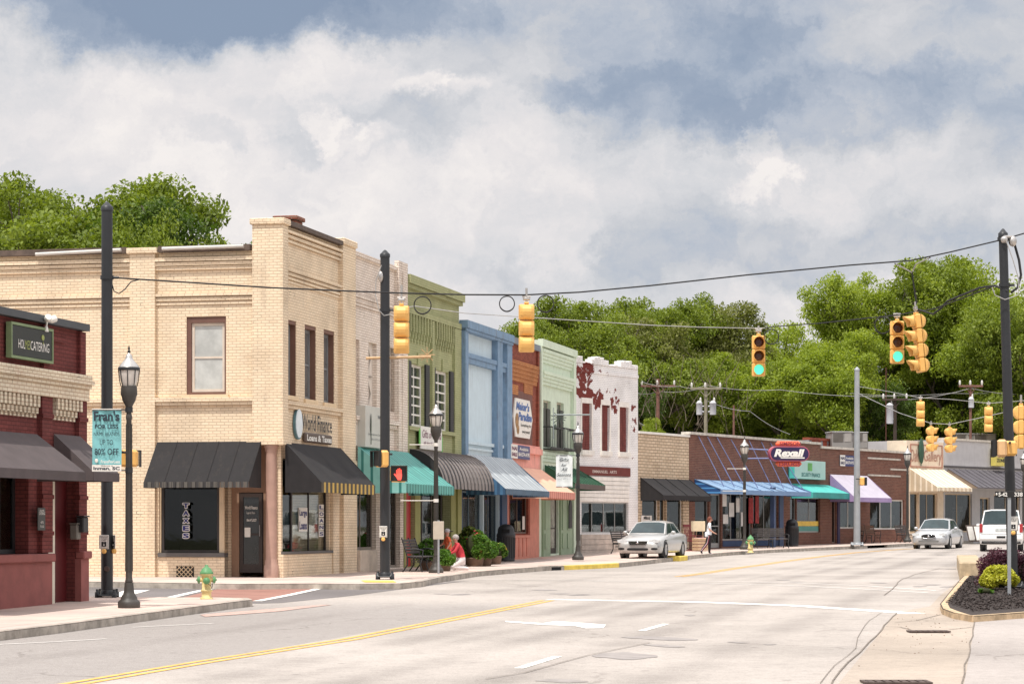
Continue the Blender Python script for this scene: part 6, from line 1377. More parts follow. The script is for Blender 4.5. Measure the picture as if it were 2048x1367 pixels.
p = at(1805, 1077, 134); p.z = zs(p.y); bench(p, .9, 'dark bench behind the street lamp at the gallery corner', L=1.2)
# ---- utility poles behind the row
def upole(x, yt, yb, D, label, w=.13, arm=(62, 9), tf=(), m=None, yarm=None, rz=0.0):
    m = m or mat('pole_wood', lin(150,142,120), .9, .2, 3, streak=.3); b0 = at(x, yb, D); zt_ = at(x, yt, D).z; z0 = zs(D)-.3; t = thing('utility_pole', label, 'utility pole', (b0.x, D, z0), rz, 'wooden utility poles behind the shops')
    s = MB(); s.tube([(0,0,0),(0,0,zt_-z0)], [w*1.15, w*.8], 10); s.build('shaft', m, t)
    if arm:
        za = at(0, yarm or yt+arm[1], D).z-z0; hw = arm[0]/2*D/FP; a = MB(); a.bbox(-hw, hw, -w-.09, -w+.03, za-.06, za+.06, .01)
        a.tube([(-hw*.45,-w-.03,za-.05),(0,-w,za-.5)], .025, 5); a.tube([(hw*.45,-w-.03,za-.05),(0,-w,za-.5)], .025, 5); a.build('crossarm', m, t); i_ = MB()
        for q in (-.92, -.05, .92): i_.lathe([(.03,0),(.07,.05),(.045,.09),(.08,.14),(.05,.19),(.06,.24),(.02,.3)], 8, (hw*q, -w-.03, za+.06))
        i_.build('insulators', mat('porcelain', lin(216,212,206), .3, .05), t)
    for (dx, yc, hpx, wpx) in tf:
        zc_ = at(0, yc, D).z-z0; hh = hpx*D/FP; rr = wpx/2*D/FP; c = MB(); c.lathe([(rr*.96,-hh/2),(rr,-hh/2+.04),(rr,hh/2-.05),(rr*1.05,hh/2-.04),(rr*1.02,hh/2),(rr*.5,hh/2+.1),(.02,hh/2+.13)], 14, (dx*D/FP, -w*.6, zc_)); 
        c.tube([(dx*D/FP*.3,-w,zc_+hh*.2),(dx*D/FP,-w*.6,zc_+hh*.2)], .04, 5); c.tube([(dx*D/FP*.3,-w,zc_-hh*.25),(dx*D/FP,-w*.6,zc_-hh*.25)], .04, 5); c.build('transformer', mat('transformer', lin(206,206,212), .45, .06), t)
        c = MB(); c.lathe([(.05,0),(.07,.08),(.05,.14),(.06,.2),(.02,.26)], 8, (dx*D/FP+rr*.4, -w*.6, zc_+hh/2+.05)); c.build('bushing', mat('porcelain', lin(216,212,206), .3, .05), t)
    return t
upole(1411.5, 765, 862, 146, 'pale wooden utility pole with two grey transformers and a crossarm behind the brown brick building', tf=[(-13,817,24,12),(14,817,24,13)], yarm=777, w=.12)
upole(1316, 757, 862, 152, 'reddish wooden utility pole just right of the peeling white building', m=mat('pole_red', lin(128,88,76), .9, .2, 3), arm=(70,20), yarm=772)
upole(1467.5, 810, 868, 156, 'short bare brown utility pole behind the drugstore', m=mat('pole_red', lin(128,88,76), .9, .2, 3), arm=None, w=.08)
upole(1790, 792, 884, 146, 'dark utility pole with one long silver transformer left of the far signals', m=mat('pole_dark', lin(74,60,52), .9, .2, 3), tf=[(-10,828,38,14)], arm=(50,8), yarm=799, w=.12, rz=-.2)
upole(1941, 768, 884, 150, 'thin brown utility pole with a small transformer against the dark trees', m=mat('pole_red', lin(128,88,76), .9, .2, 3), tf=[(1,806,18,11)], arm=(48,4), yarm=772, w=.09)
upole(1772, 735, 900, 148, 'slender rusty mast standing behind the lavender awning shop', m=mat('pole_rust', lin(96,56,44), .9, .2, 3), arm=None, w=.035)
for k, (L, lb) in enumerate((([at(1280,762,152), at(1360,772,151), at(1412,770,150), at(1560,779,150), at(1790,792,146)], 'pale utility wire running left to right behind the grey pole'), ([at(1270,784,152), at(1316,782,152), at(1412,774,150)], 'short upper wire between the two utility poles right of the peeling building'),
        ([at(1412,800,150), at(1500,822,150), at(1580,868,150)], 'thin slack wire dropping from the transformer pole to the roof'), ([at(1790,800,146), at(1941,776,150), at(2070,788,170)], 'thin wire through the trees between the two right hand utility poles'), ([at(1700,786,150), at(1900,786,160), at(2080,776,170)], 'long thin wire above the far crossing'), ([at(1277,845,150), at(1316,852,152)], 'short white service wire at the wall of the peeling building'))):
    wire('utility_wire', lb, L, .018 if k < 5 else .05, M_wireg, n=5, sag=.15)
# ---- gold signal arm by the middle pole, wreath bracket by lamp three
t = thing('decoration_arm', 'gold coloured bar crossing the middle black pole with a small star ornament', 'ornament', at(732,716,63.9), 0); b = MB(); e = at(862,713,63.9)-at(732,716,63.9); b.tube([(0,0,0),(e.x,0,e.z)], .035, 8); b.build('bar', mat('gold_bar', lin(200,160,110), .5, .15, 5), t); b = MB()
for k in range(8): a = 2*PI*k/8; b.tube([(e.x-.1,0,e.z+.05),(e.x-.1+.2*math.cos(a),.0,e.z+.05+.2*math.sin(a))], .01, 4)
b.build('star', mat('gold_bar', lin(200,160,110)), t)
t = thing('decoration_arm', 'thin metal bar with a dark hanging star ornament beside the third street lamp', 'ornament', at(1107,829,88), 0); b = MB(); e = at(1180,829,88)-at(1107,829,88); b.tube([(0,0,0),(e.x,0,0)], .03, 6); b.tube([(.0,0,.25),(.0,0,-.85)], .016, 5); b.build('bar', mat('steel_bar', lin(140,150,150), .5), t); b = MB(); rnd = random.Random(4)
for k in range(13): a = 2*PI*k/13; r = .2+.14*rnd.random(); b.tube([(.22,0,-.1),(.22+r*math.cos(a),.0,-.1+r*math.sin(a))], .014, 4)
b.ell((.06,0,-.42), (.05,.04,.1), 6, 6); b.build('star', mat('orn_dark', lin(70,80,74), .7), t)
# =========================================== red building on the left
FR = Fac((at(165,1200,50).x, 50), d1, zs(50)); F = FR
B = bld('red_building', 'dark red painted brick building with a cream corbelled cornice and two faded black awnings', F)
B_rd = brick('brick_oxblood', lin(124,58,54), lin(110,50,47), lin(92,42,40), dirt=.15, dcol=(.1,.05,.045), bs=.5); M_rdp = mat('oxblood_paint', lin(150,84,78), .8, .12, 3, bs=.3, streak=.1)
B_crm = brick('brick_cornice', lin(228,214,188), lin(220,204,176), lin(190,160,130), dirt=.45, dcol=lin(176,110,84), bs=.6)
u0 = F.u(-420); uE = 0.0; ztR = F.z(0, 657); us = F.u(0)
zsill = F.z(F.u(90), 1106)
gr = [(F.u(-60), F.u(57), zsill, 2.62), (F.u(97), F.u(150), -.02, 2.62)]
ztR = F.z(F.u(170), 664)
shell(B, u0, uE, ztR, 3.2, B_rd, gr, th=.45, cop=(.16,.14), copm=mat('coping_slate', lin(74,78,82), .6, .1))
def Z(x, y): return F.z(F.u(x), y)
p = MB(); zb0, zb1 = Z(100, 789), Z(100, 744)
zb0 = Z(100, 795); zb1 = Z(100, 742); hb = zb1-zb0
p.box(u0, .03, -.20, 0, zb1-hb*.22, zb1); p.box(u0, .02, -.26, 0, zb1-hb*.36, zb1-hb*.223); p.box(u0, .01, -.20, 0, zb1-hb*.52, zb1-hb*.363); p.box(u0, .0, -.15, 0, zb0, zb1-hb*.523)
n = 0; x = F.u(165)-.12
pil = [(F.u(149), -.005), (F.u(75), F.u(96))]
u = -.35
while u > F.u(-60):
    if not (pil[1][0]-.12 < u < pil[1][1]+.12): p.box(u-.05, u+.05, -.13, 0, zb0-.22, zb0-.003); p.box(u-.04, u+.06, -.09, 0, zb0-.34, zb0-.223); p.box(u-.04, u+.05, -.05, 0, zb0-.42, zb0-.343)
    u -= .19
p.build('cornice', B_crm, B)
p = MB()
for a, b in pil: 
    p.box(a, b, -.10, 0, zsill+.02, zb0-.003)
    for zz in (zsill+.35, zsill+1.05, zsill+1.8, zsill+2.6): p.box(a-.03, b+.0, -.13, -.10, zz, zz+.08)
    p.box(a+.12, b-.01, -.08, 0, zb1+.003, ztR-.02)
p.box(F.u(60), F.u(130), -.04, 0, ztR-.3, ztR-.2)
p.build('pilaster', B_rd, B)
p = MB(); p.bbox(u0, F.u(97)-.003, -.16, 0, zsill-.16, zsill+.0, .02); p.box(u0, F.u(97)-.003, -.08, 0, -.6, zsill-.163); p.bbox(F.u(150)+.003, .03, -.2, 0, zsill-.12, zsill+.03, .02); p.box(F.u(150)+.003, -.0+.02, -.13, 0, -.6, zsill-.123)
p.build('plinth', M_rdp, B)
window(B, gr[0], M_blk, GLD, rec=.3, fw=.09, vm=3, name='shop_window'); interior(B, gr[0], .31, mat('interior_cream', lin(190,180,140), .9, .2, 1.2), G_mix, seed=77, deep=1.2)
part(B, 'door_post', mat('post_cream', lin(214,206,186), .7, .06), [(gr[1][0]+.002, gr[1][0]+.36, .02, .12, -.02, 2.6)])
part(B, 'door', mat('door_oxblood', lin(96,22,26), .5, .1), [(gr[1][0]+.37, gr[1][1]-.002, .18, .24, -.02, 2.6)])
M_fad = mat('awning_faded', lin(88,78,79), .85, .12, 2.5, streak=.1)
awning(B, F, (-150,866), 78, (84-0,948), .2, M_fad, M_fad, tmin=.12, dt=0) if False else None
def awn2(x_wl, x_wr, fr, y_top, y_e, val):      # give the projection from the front right corner
    ur = F.u(x_wr); t = F.t(ur, fr); u0_ = F.u(x_wl); zt_ = F.z(ur, y_top); ze_ = F.z(ur, y_e, t); w = MB()
    w.quad((u0_,-t,ze_),(ur,-t,ze_),(ur,-.12,zt_),(u0_,-.12,zt_)); w.quad((u0_,-.12,zt_-.02),(ur,-.12,zt_-.02),(ur,-t,ze_-.02),(u0_,-t,ze_-.02)); o = w.build('awning', M_fad, B)
    v = MB(); v.box(u0_, ur, -t-.01, -t+.005, ze_-val, ze_+.004); v.build('valance', M_fad, o); s = MB()
    for x in (u0_, ur): s.add([(x,-t,ze_-val),(x,-t,ze_),(x,-.12,zt_),(x,-.12,ze_-val)], [(0,1,2,3)])
    s.build('side_panel', M_fad, o)
awn2(-170, 62, 171, 868, 944, .17); awn2(96, 149, 238, 872, 946, .17)
T, Wd, Hh = sign('wall_sign', 'black and green framed HOLMES CATERING sign on the red building', F, 24, 104, 648, 709, .05, .1, mat('sign_black', (.022,.026,.024), .5, .2, 1), [('HOL', .15, .31, .26, .56, M_whitep), ('CATERING', .45, .92, .26, .56, M_whitep)], frame=(mat('frame_green', lin(120,140,96), .5), .05))
a_ = MB(); put_text(a_, 'MES', .315*Wd, .445*Wd, .26*Hh, .56*Hh, -.106); a_.ell((.76*Wd, -.108, .74*Hh), (.04*Wd, .004, .1*Hh), 8, 6); a_.tube([(.76*Wd,-.108,.6*Hh),(.77*Wd,-.108,.5*Hh)], .008, 4); a_.build('lettering', mat('letter_olive', lin(150,160,70), .5), T)
fl = thing('floodlight', 'white twin floodlight above the catering sign', 'floodlight', F.w(F.u(77), .16, F.z(F.u(77), 655)), F.rz); b = MB(); b.tube([(0,0,-.08),(0,0,.02)], [.05,.03], 8); b.tube([(0,0,.02),(0,-.02,.12)], .02, 6); b.build('bracket', M_whitep, fl)
for s_ in (-1, 1): b = MB(); b.lathe([(.03,0),(.065,.05),(.07,.14),(.06,.16)], 12, M=Matrix.Translation((s_*.05,-.03,.13)) @ Matrix.Rotation(s_*.9, 4, 'Z') @ Matrix.Rotation(1.2, 4, 'X')); b.build('lamp_head', M_whitep, fl)
def mailbox(x, y0, y1, w, t_, m, label):
    u, z0_ = F.uz(x, y1, t_); h = F.z(u, y0, t_)-z0_; T = thing('mailbox', label, 'mailbox', F.w(u, t_, z0_), F.rz); b = MB(); b.bbox(0, w, -.16, 0, 0, h, .02); b.build('box', m, T); b = MB(); b.bbox(-.02, w+.02, -.18, .0, h+.002, h+.03, .01); b.build('lid', m, T)
mailbox(152, 1033, 1064, .26, .13, M_blk, 'black wall mailbox on the red building corner pilaster'); mailbox(139, 1048, 1078, .2, .03, mat('mail_grey', lin(110,106,98), .5, .1), 'grey wall mailbox beside the red door')
sign('wall_plaque', 'small black plaque with pale lettering on the red pilaster beside the awning', F, 76, 91, 1014, 1060, .14, .02, mat('plaque_black', (.03,.032,.03), .4), [('CATERING', .1, .9, .68, .8, M_whitep), ('HOLMES', .2, .8, .82, .9, M_whitep), ('472', .3, .7, .3, .4, M_whitep), ('TO GO', .25, .75, .12, .22, M_whitep)])
# ================================================================== CARS (forward = local -y)
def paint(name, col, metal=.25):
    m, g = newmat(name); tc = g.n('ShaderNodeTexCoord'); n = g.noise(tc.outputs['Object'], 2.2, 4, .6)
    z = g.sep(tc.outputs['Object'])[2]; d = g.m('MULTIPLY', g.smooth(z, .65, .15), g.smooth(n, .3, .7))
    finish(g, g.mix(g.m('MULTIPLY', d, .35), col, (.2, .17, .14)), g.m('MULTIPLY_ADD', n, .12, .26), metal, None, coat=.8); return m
M_tyre = mat('tyre', (.02, .02, .021), .85, .2, 20); M_rim = mat('rim', lin(170,170,172), .35, .1, 10, metal=.8); M_chrome = mat('chrome', lin(200,200,204), .15, .05, metal=1)
M_cglass = mat('car_glass', (.03,.05,.055), .06, .25, 1.5, spec=.45); M_hl = mat('headlight', lin(214,218,220), .12, .15, 9, spec=.8, coat=1); M_tl_ = mat('taillight', lin(176,24,30), .2, .15, 12, coat=1); M_gr = mat('grille_black', (.02,.02,.022), .4)
def car(name, label, p, rz, m, st, gh, wheels, R=.33, kind='sedan', trackw=.78, group=None):
    t = thing(name, label, 'car', p, rz, group)
    b = MB(); n = 0; vs = []; K = 13
    for (y, w, zb, zt, cr) in st:       # half width, bottom, shoulder height, crown
        h = zt-zb
        sec = [(w*.80, zb), (w*.955, zb+.03), (w*.985, zb+h*.22), (w, zb+h*.45), (w*.995, zb+h*.62), (w*.975, zb+h*.82), (w*.93, zb+h*.96), (w*.80, zt+cr*.35), (w*.5, zt+cr*.8), (0, zt+cr)]
        full = sec+[(-x, z) for x, z in sec[-2::-1]]; K = len(full); vs += [(x, y, z) for x, z in full]
    fs = [(i*K+k, i*K+k+1, (i+1)*K+k+1, (i+1)*K+k) for i in range(len(st)-1) for k in range(K-1)]
    fs += [tuple(range(K))[::-1], tuple(range((len(st)-1)*K, len(st)*K))]+[((i+1)*K, (i+1)*K+K-1, i*K+K-1, i*K) for i in range(len(st)-1)]
    b.add(vs, fs, 0, True)
    # greenhouse: rings of (y, half width, z)
    (yA, wA, zA), (yB, wB, zB), (yC, wC, zC), (yD, wD, zD) = gh
    N = 6; ring = []
    def cross(y0, w0, z0, y1, w1, z1): pass
    body = b.build('body', m, t)
    g_ = MB(); low = zA-.03
    P = lambda sgn, q: (sgn*q[1], q[0], q[2])
    wl = max(wA, wD); c1 = (yA, wA, zA); c2 = (yD, wD, zD)
    top = [(yB, wB, zB), ((yB+yC)/2, (wB+wC)/2+.01, max(zB, zC)+.03), (yC, wC, zC)]
    v = []
    rows = [c1]+top+[c2]
    for q in rows: v += [(-q[1], q[0], q[2]), (-q[1]*.55, q[0], q[2]+(.05 if q in top else .02)), (q[1]*.55, q[0], q[2]+(.05 if q in top else .02)), (q[1], q[0], q[2])]
    g_.add(v, [(4*i+k, 4*i+4+k, 4*i+5+k, 4*i+1+k) for i in range(4) for k in range(3)], 0, False)
    for s_ in (0, 3): 
        ids = [4*i+s_ for i in range(5)]; pts = [v[i] for i in ids]; g_.add(pts, [tuple(range(5)) if s_ else tuple(range(4, -1, -1))])
    g_.build('roof', m, body)
    def panel(nm, pts, off, mm, par=None, shrink=.06, bars=None):
        c = sum((Vector(q) for q in pts), Vector())/len(pts); a = [Vector(q)+(c-Vector(q)).normalized()*shrink for q in pts]; nrm = (a[1]-a[0]).cross(a[2]-a[0]).normalized()
        if nrm.dot(off) < 0: nrm = -nrm; a = a[::-1]
        o = MB(); k = len(a); o.add([q+nrm*.012 for q in a]+[q-nrm*.02 for q in a], [tuple(range(k))]+[(i, i+k, (i+1) % k+k, (i+1) % k) for i in range(k)]); return o.build(nm, mm, par or t)
    L0, L1_, L2_, L3_ = (Vector((-wA,yA,zA)), Vector((-wB,yB,zB+.01)), Vector((wB,yB,zB+.01)), Vector((wA,yA,zA)))
    # curved-ish screens: three strips follow the hull rows
    def screen(nm, qa, qb, f0=.09, f1=.93, out=Vector((0,-1,.5))):
        o = MB(); xs = (-1, -.55, .55, 1); vs_ = []
        for f_ in (f0, f1):
            for i, x in enumerate(xs):
                A = Vector((x*qa[1]*(.93 if abs(x) == 1 else 1), qa[0], qa[2]+(0 if abs(x) == 1 else .02))); Bv = Vector((x*qb[1]*(.93 if abs(x) == 1 else 1), qb[0], qb[2]+(0 if abs(x) == 1 else .05))); q = A+(Bv-A)*f_+out.normalized()*.016; vs_.append(q)
        o.add(vs_, [(i, i+1, i+5, i+4) if out.y < 0 else (i+1, i, i+4, i+5) for i in range(3)], 0, True); return o.build(nm, M_cglass, t)
    screen('windscreen', c1, top[0]); screen('rear_window', c2, top[2], out=Vector((0,1,.5)))
    for s_ in (-1, 1):
        X = lambda q, dz=0.0: Vector((s_*q[1], q[0], q[2]+dz))
        lo = lambda y: Vector((s_*(wA+(wD-wA)*(y-yA)/(yD-yA)), y, zA+(zD-zA)*(y-yA)/(yD-yA)))
        hi = lambda y: Vector((s_*(wB+(wC-wB)*(y-yB)/(yC-yB)), y, zB+(zC-zB)*(y-yB)/(yC-yB)))
        ym = (yB+yC)/2+.02
        for nm, pts in (('side_window', [lo(yA+.28), hi(yB+.10), hi(ym-.03), lo(ym-.03)]), ('side_window', [lo(ym+.03), hi(ym+.03), hi(yC-.05), lo(yD-.30)])):
            pts = [Vector((q.x, q.y, q.z+(.02 if i in (0, 3) else -.03))) for i, q in enumerate(pts)]; panel(nm, pts, Vector((s_, 0, .2)), M_cglass, shrink=.02)
        mr = MB(); mr.ell((s_*(wA+.22), yA+.42, zA+.07), (.10,.07,.075), 10, 8); mr.tube([(s_*(wA+.02), yA+.42, zA+.0), (s_*(wA+.2), yA+.42, zA+.04)], .025, 6); mr.build('wing_mirror', m, t)
    for (y, x) in [(wy, s_*trackw) for wy in wheels for s_ in (-1, 1)]:
        a = MB(); MM = Matrix.Translation((x, y, R)) @ Matrix.Rotation(PI/2 if x > 0 else -PI/2, 4, 'Y'); a.lathe([(R+.055,-.12),(R+.055,.108),(R+.02,.108),(R*.5,.06),(.02,.06)], 26, M=MM); a.build('wheel_arch', M_gr, t)
        w = MB(); w.lathe([(R*.62,-.10),(R*.93,-.10),(R,-.07),(R,.085),(R*.95,.12),(R*.66,.125),(R*.64,.10),(R*.6,.04),(.03,.04)], 26, M=MM); o = w.build('wheel', M_tyre, t)
        r = MB(); r.lathe([(R*.64,.118),(R*.60,.126),(R*.56,.09),(.10,.085),(.09,.11),(.02,.115)], 22, M=MM)
        for k in range(7):
            an = 2*PI*k/7; q = MM @ Matrix.Rotation(an, 4, 'Z'); r.add([q @ Vector(c) for c in ((.07,-.03,.112),(R*.58,-.022,.12),(R*.58,.022,.12),(.07,.03,.112))], [(0,1,2,3)])
        r.build('rim', M_rim, o)
    return t
def faceplate(t, nm, m, pts, y0, y1, par=None):     # little prism on the nose or tail, pts in (x, z)
    b = MB(); b.prism(pts, y0, y1); return b.build(nm, m, par or t)
def ovalp(cx, cz, a, b_, n=20, e=2.4): return [(cx+a*math.copysign(abs(math.cos(2*PI*k/n))**(2/e), math.cos(2*PI*k/n)), cz+b_*math.copysign(abs(math.sin(2*PI*k/n))**(2/e), math.sin(2*PI*k/n))) for k in range(n)]
SED = [(-2.38,.62,.30,.50,.02),(-2.34,.74,.22,.60,.03),(-2.2,.84,.18,.68,.03),(-1.9,.88,.17,.76,.05),(-1.4,.90,.17,.84,.06),(-.9,.905,.18,.90,.06),(-.4,.91,.18,.93,.03),(.6,.91,.18,.95,.03),(1.3,.90,.19,.96,.04),(1.8,.89,.20,.95,.05),(2.2,.86,.22,.92,.04),(2.36,.78,.28,.84,.02),(2.4,.66,.36,.74,.0)]
GH = ((-1.02,.76,.92),(-.28,.60,1.38),(.95,.59,1.39),(1.72,.70,.97))
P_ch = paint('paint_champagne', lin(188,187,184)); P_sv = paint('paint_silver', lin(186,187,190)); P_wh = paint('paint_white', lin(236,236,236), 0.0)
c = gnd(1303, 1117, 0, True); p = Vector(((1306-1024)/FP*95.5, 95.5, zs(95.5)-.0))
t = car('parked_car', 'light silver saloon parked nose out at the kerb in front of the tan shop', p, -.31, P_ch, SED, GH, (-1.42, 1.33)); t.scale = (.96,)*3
gl = []
f = MB(); f.prism([(-.30,.52),(.30,.52),(.38,.66),(-.38,.66)], -2.42, -2.30); f.build('grille', M_gr, t)
f = MB()
for k in range(5): z = .535+.026*k; f.box(-.30-.015*k, .30+.015*k, -2.436, -2.42, z, z+.012)
f.build('grille_bars', M_chrome, t); f = MB(); f.ell((0,-2.43,.60), (.06,.02,.045), 10, 6); f.build('emblem', M_chrome, t)
for s_ in (-1, 1):
    f = MB(); f.prism([(s_*.46,.56),(s_*.80,.60),(s_*.84,.70),(s_*.66,.735),(s_*.44,.69)][::(1 if s_ > 0 else -1)], -2.345, -2.10); f.build('headlight', M_hl, t)
    f = MB(); f.prism(ovalp(s_*.66, .36, .13, .045), -2.385, -2.30); f.build('fog_light', M_gr, t)
f = MB(); f.prism(ovalp(0, .345, .42, .05, e=5), -2.405, -2.33); f.build('air_intake', M_gr, t); f = MB(); f.bbox(-.86, .86, -2.30, -2.26, .44, .455, .005); f.build('bumper_line', M_gr, t)
p = Vector(((1876-1024)/FP*124, 124, zr(124)))
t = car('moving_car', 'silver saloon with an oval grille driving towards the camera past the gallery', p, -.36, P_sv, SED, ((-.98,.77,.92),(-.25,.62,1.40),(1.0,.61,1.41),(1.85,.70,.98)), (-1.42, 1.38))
f = MB(); f.prism(ovalp(0, .60, .34, .095, e=2.2), -2.43, -2.30); f.build('grille', M_gr, t); f = MB(); f.tube([(x, -2.435, z) for x, z in ovalp(0, .60, .35, .10, e=2.2)+[ovalp(0, .60, .35, .10, e=2.2)[0]]], .016, 5); f.ell((0,-2.44,.60), (.07,.02,.06), 10, 6); f.build('grille_ring', M_chrome, t)
for s_ in (-1, 1): f = MB(); f.prism([(s_*.46,.60),(s_*.78,.62),(s_*.84,.72),(s_*.70,.76),(s_*.48,.72)][::(1 if s_ > 0 else -1)], -2.34, -2.08); f.build('headlight', M_hl, t)
f = MB(); f.prism(ovalp(0, .36, .5, .045, e=5), -2.40, -2.33); f.build('air_intake', mat('intake_grey', lin(120,118,116), .6), t)
SUV = [(-2.55,.80,.40,.80,.02),(-2.5,.92,.32,.95,.03),(-2.2,.98,.30,1.05,.04),(-1.2,1.0,.30,1.12,.03),(0,1.0,.30,1.14,.0),(1.5,1.0,.30,1.16,.0),(2.3,1.0,.30,1.16,.0),(2.46,.985,.34,1.14,.0),(2.5,.95,.42,1.10,.0)]
p = Vector(((2004-1024)/FP*118, 118, zr(118)))
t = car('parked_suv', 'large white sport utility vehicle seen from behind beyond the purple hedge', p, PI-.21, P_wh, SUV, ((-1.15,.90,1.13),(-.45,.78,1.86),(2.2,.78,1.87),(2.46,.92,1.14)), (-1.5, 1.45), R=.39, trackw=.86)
f = MB(); f.bbox(-.97, .97, 2.46, 2.58, .52, .76, .04); f.build('rear_bumper', P_wh, t); f = MB(); f.bbox(-.9, .9, 2.40, 2.50, .34, .5, .03); f.build('rear_valance', M_gr, t)
f = MB(); f.box(-.9, .9, 2.5, 2.505, .775, .79); f.box(-.20, .20, 2.585, 2.592, .6, .7); f.build('step_pad', M_gr, t)
f = MB(); f.bbox(-.26, .26, 2.505, 2.52, .92, 1.06, .02); f.build('licence_plate', mat('plate_grey', lin(190,196,196), .4, .3, 20), t)
for s_ in (-1, 1): f = MB(); f.bbox(s_*.84, s_*.985, 2.42, 2.53, .86, 1.26, .02); f.build('taillight', M_tl_, t)
# ================================================================== PEOPLE
M_skin = mat('skin', lin(206,150,124), .6, .06, 20)
def figure(label, p, rz, J, E, mats, region, hair=None, extra=None, scale=1.0):
    names = list(J); me = bpy.data.meshes.new('tmp'); me.from_pydata([J[n][:3] for n in names], [(names.index(a), names.index(b)) for a, b in E], [])
    o = bpy.data.objects.new('tmp', me); COL.objects.link(o); sk = o.modifiers.new('s', 'SKIN'); sb = o.modifiers.new('b', 'SUBSURF'); sb.levels = 2; sb.render_levels = 2
    for i, n in enumerate(names):
        r = J[n][3]; d = me.skin_vertices[0].data[i]; d.radius = r if isinstance(r, tuple) else (r, r); d.use_root = (i == 0)
    dg = bpy.context.evaluated_depsgraph_get(); dg.update(); ev = bpy.data.meshes.new_from_object(o.evaluated_get(dg)); bpy.data.objects.remove(o); ev.name = 'person'
    ev.materials.clear()
    for m in mats: ev.materials.append(m)
    for f_ in ev.polygons: f_.material_index = region(f_.center); f_.use_smooth = True
    P = bpy.data.objects.new('person', ev); COL.objects.link(P); P.location = p; P.rotation_euler = (0,0,rz); P.scale = (scale,)*3; setp(P, label, 'person')
    if hair: hair(P)
    if extra: extra(P)
    return P
def hand_edges(J, E, w, d, up, s=1.0):
    """five short finger chains from the wrist joint w in direction d"""
    W = Vector(J[w][:3]); d = Vector(d).normalized(); up = Vector(up).normalized(); sd = d.cross(up).normalized()
    pm = W+d*.055*s; J['palm_'+w] = (*pm, .022); E.append((w, 'palm_'+w))
    for k, (off, ln) in enumerate(((-.026,.055),(-.009,.068),(.009,.064),(.026,.05))):
        a = pm+d*.03+sd*off; b = a+d*ln*.6*s-up*.008; c = b+d*ln*.4*s-up*.02; J[f'{w}f{k}a'] = (*a, .0095); J[f'{w}f{k}b'] = (*b, .008); J[f'{w}f{k}c'] = (*c, .007); E += [('palm_'+w, f'{w}f{k}a'), (f'{w}f{k}a', f'{w}f{k}b'), (f'{w}f{k}b', f'{w}f{k}c')]
    a = W+d*.03-sd*.035; b = a+d*.03-sd*.018; J[w+'ta'] = (*a, .01); J[w+'tb'] = (*b, .008); E += [(w, w+'ta'), (w+'ta', w+'tb')]
def face(P, c, fwd, s=1.0):
    fwd = Vector(fwd).normalized(); up = Vector((0,0,1)); sd = fwd.cross(up).normalized(); c = Vector(c); b = MB()
    n0 = c+fwd*.095*s-up*.012; b.ell(tuple(n0), (.014,.014,.02), 8, 6)
    for q in (-1, 1): b.ell(tuple(c+sd*.09*q*s-up*.01), (.012,.012,.025), 6, 5)
    b.build('face', M_skin, P); b = MB()
    for q in (-1, 1): b.ell(tuple(c+fwd*.088*s+sd*.032*q+up*.012), (.010,.008,.007), 6, 5)
    b.build('eyes', mat('eye', (.03,.02,.02), .3), P); b = MB(); b.ell(tuple(c+fwd*.086*s-up*.05), (.012,.02,.006), 6, 5); b.build('mouth', mat('lips', lin(170,90,84), .5), P)
# walking woman, facing +x
J = {'pelvis':(0,0,.93,(.135,.16)),'waist':(0,0,1.06,(.12,.145)),'chest':(.02,0,1.26,(.135,.165)),'neckb':(.02,0,1.41,(.06,.07)),'neck':(.04,0,1.47,.05),'head':(.06,0,1.56,(.085,.08)),'crown':(.055,0,1.63,(.075,.07)),
     'hipL':(.02,.09,.86,.105),'kneeL':(.03,.09,.48,.075),'ankL':(.02,.09,.10,.052),'toeL':(.15,.09,.04,.04),'hipR':(-.02,-.09,.86,.105),'kneeR':(-.10,-.10,.52,.075),'ankR':(-.36,-.11,.17,.05),'toeR':(-.29,-.11,.04,.038),
     'shL':(.02,.18,1.36,.06),'elL':(.03,.23,1.12,.042),'wrL':(.17,.21,1.0,.028),'shR':(.02,-.18,1.36,.06),'elR':(.0,-.24,1.12,.042),'wrR':(.2,-.2,.98,.028)}
E = [('pelvis','waist'),('waist','chest'),('chest','neckb'),('neckb','neck'),('neck','head'),('head','crown'),('pelvis','hipL'),('hipL','kneeL'),('kneeL','ankL'),('ankL','toeL'),('pelvis','hipR'),('hipR','kneeR'),('kneeR','ankR'),('ankR','toeR'),('chest','shL'),('shL','elL'),('elL','wrL'),('chest','shR'),('shR','elR'),('elR','wrR')]
hand_edges(J, E, 'wrL', (1,-.1,-.4), (0,0,1)); hand_edges(J, E, 'wrR', (1,.1,-.3), (0,0,1))
M_tw = mat('shirt_white', lin(228,232,240), .8, .05, 6); M_pd = mat('trousers_dark', lin(44,36,42), .8, .1, 6); M_sh = mat('shoe_white', lin(210,200,200), .6)
def reg(c):
    if c.z < .09: return 3
    if c.z < .90: return 2
    if abs(c.y) > .19 and c.z < 1.19 or c.z > 1.43: return 0
    if c.x > .12 and c.z < 1.19: return 0
    return 1
def wom_hair(P): b = MB(); b.ell((.03,0,1.60), (.10,.092,.105), 16, 10); b.ell((-.03,0,1.55), (.06,.08,.09), 12, 8); b.build('hair', mat('hair_auburn', lin(120,60,40), .7, .3, 30), P)
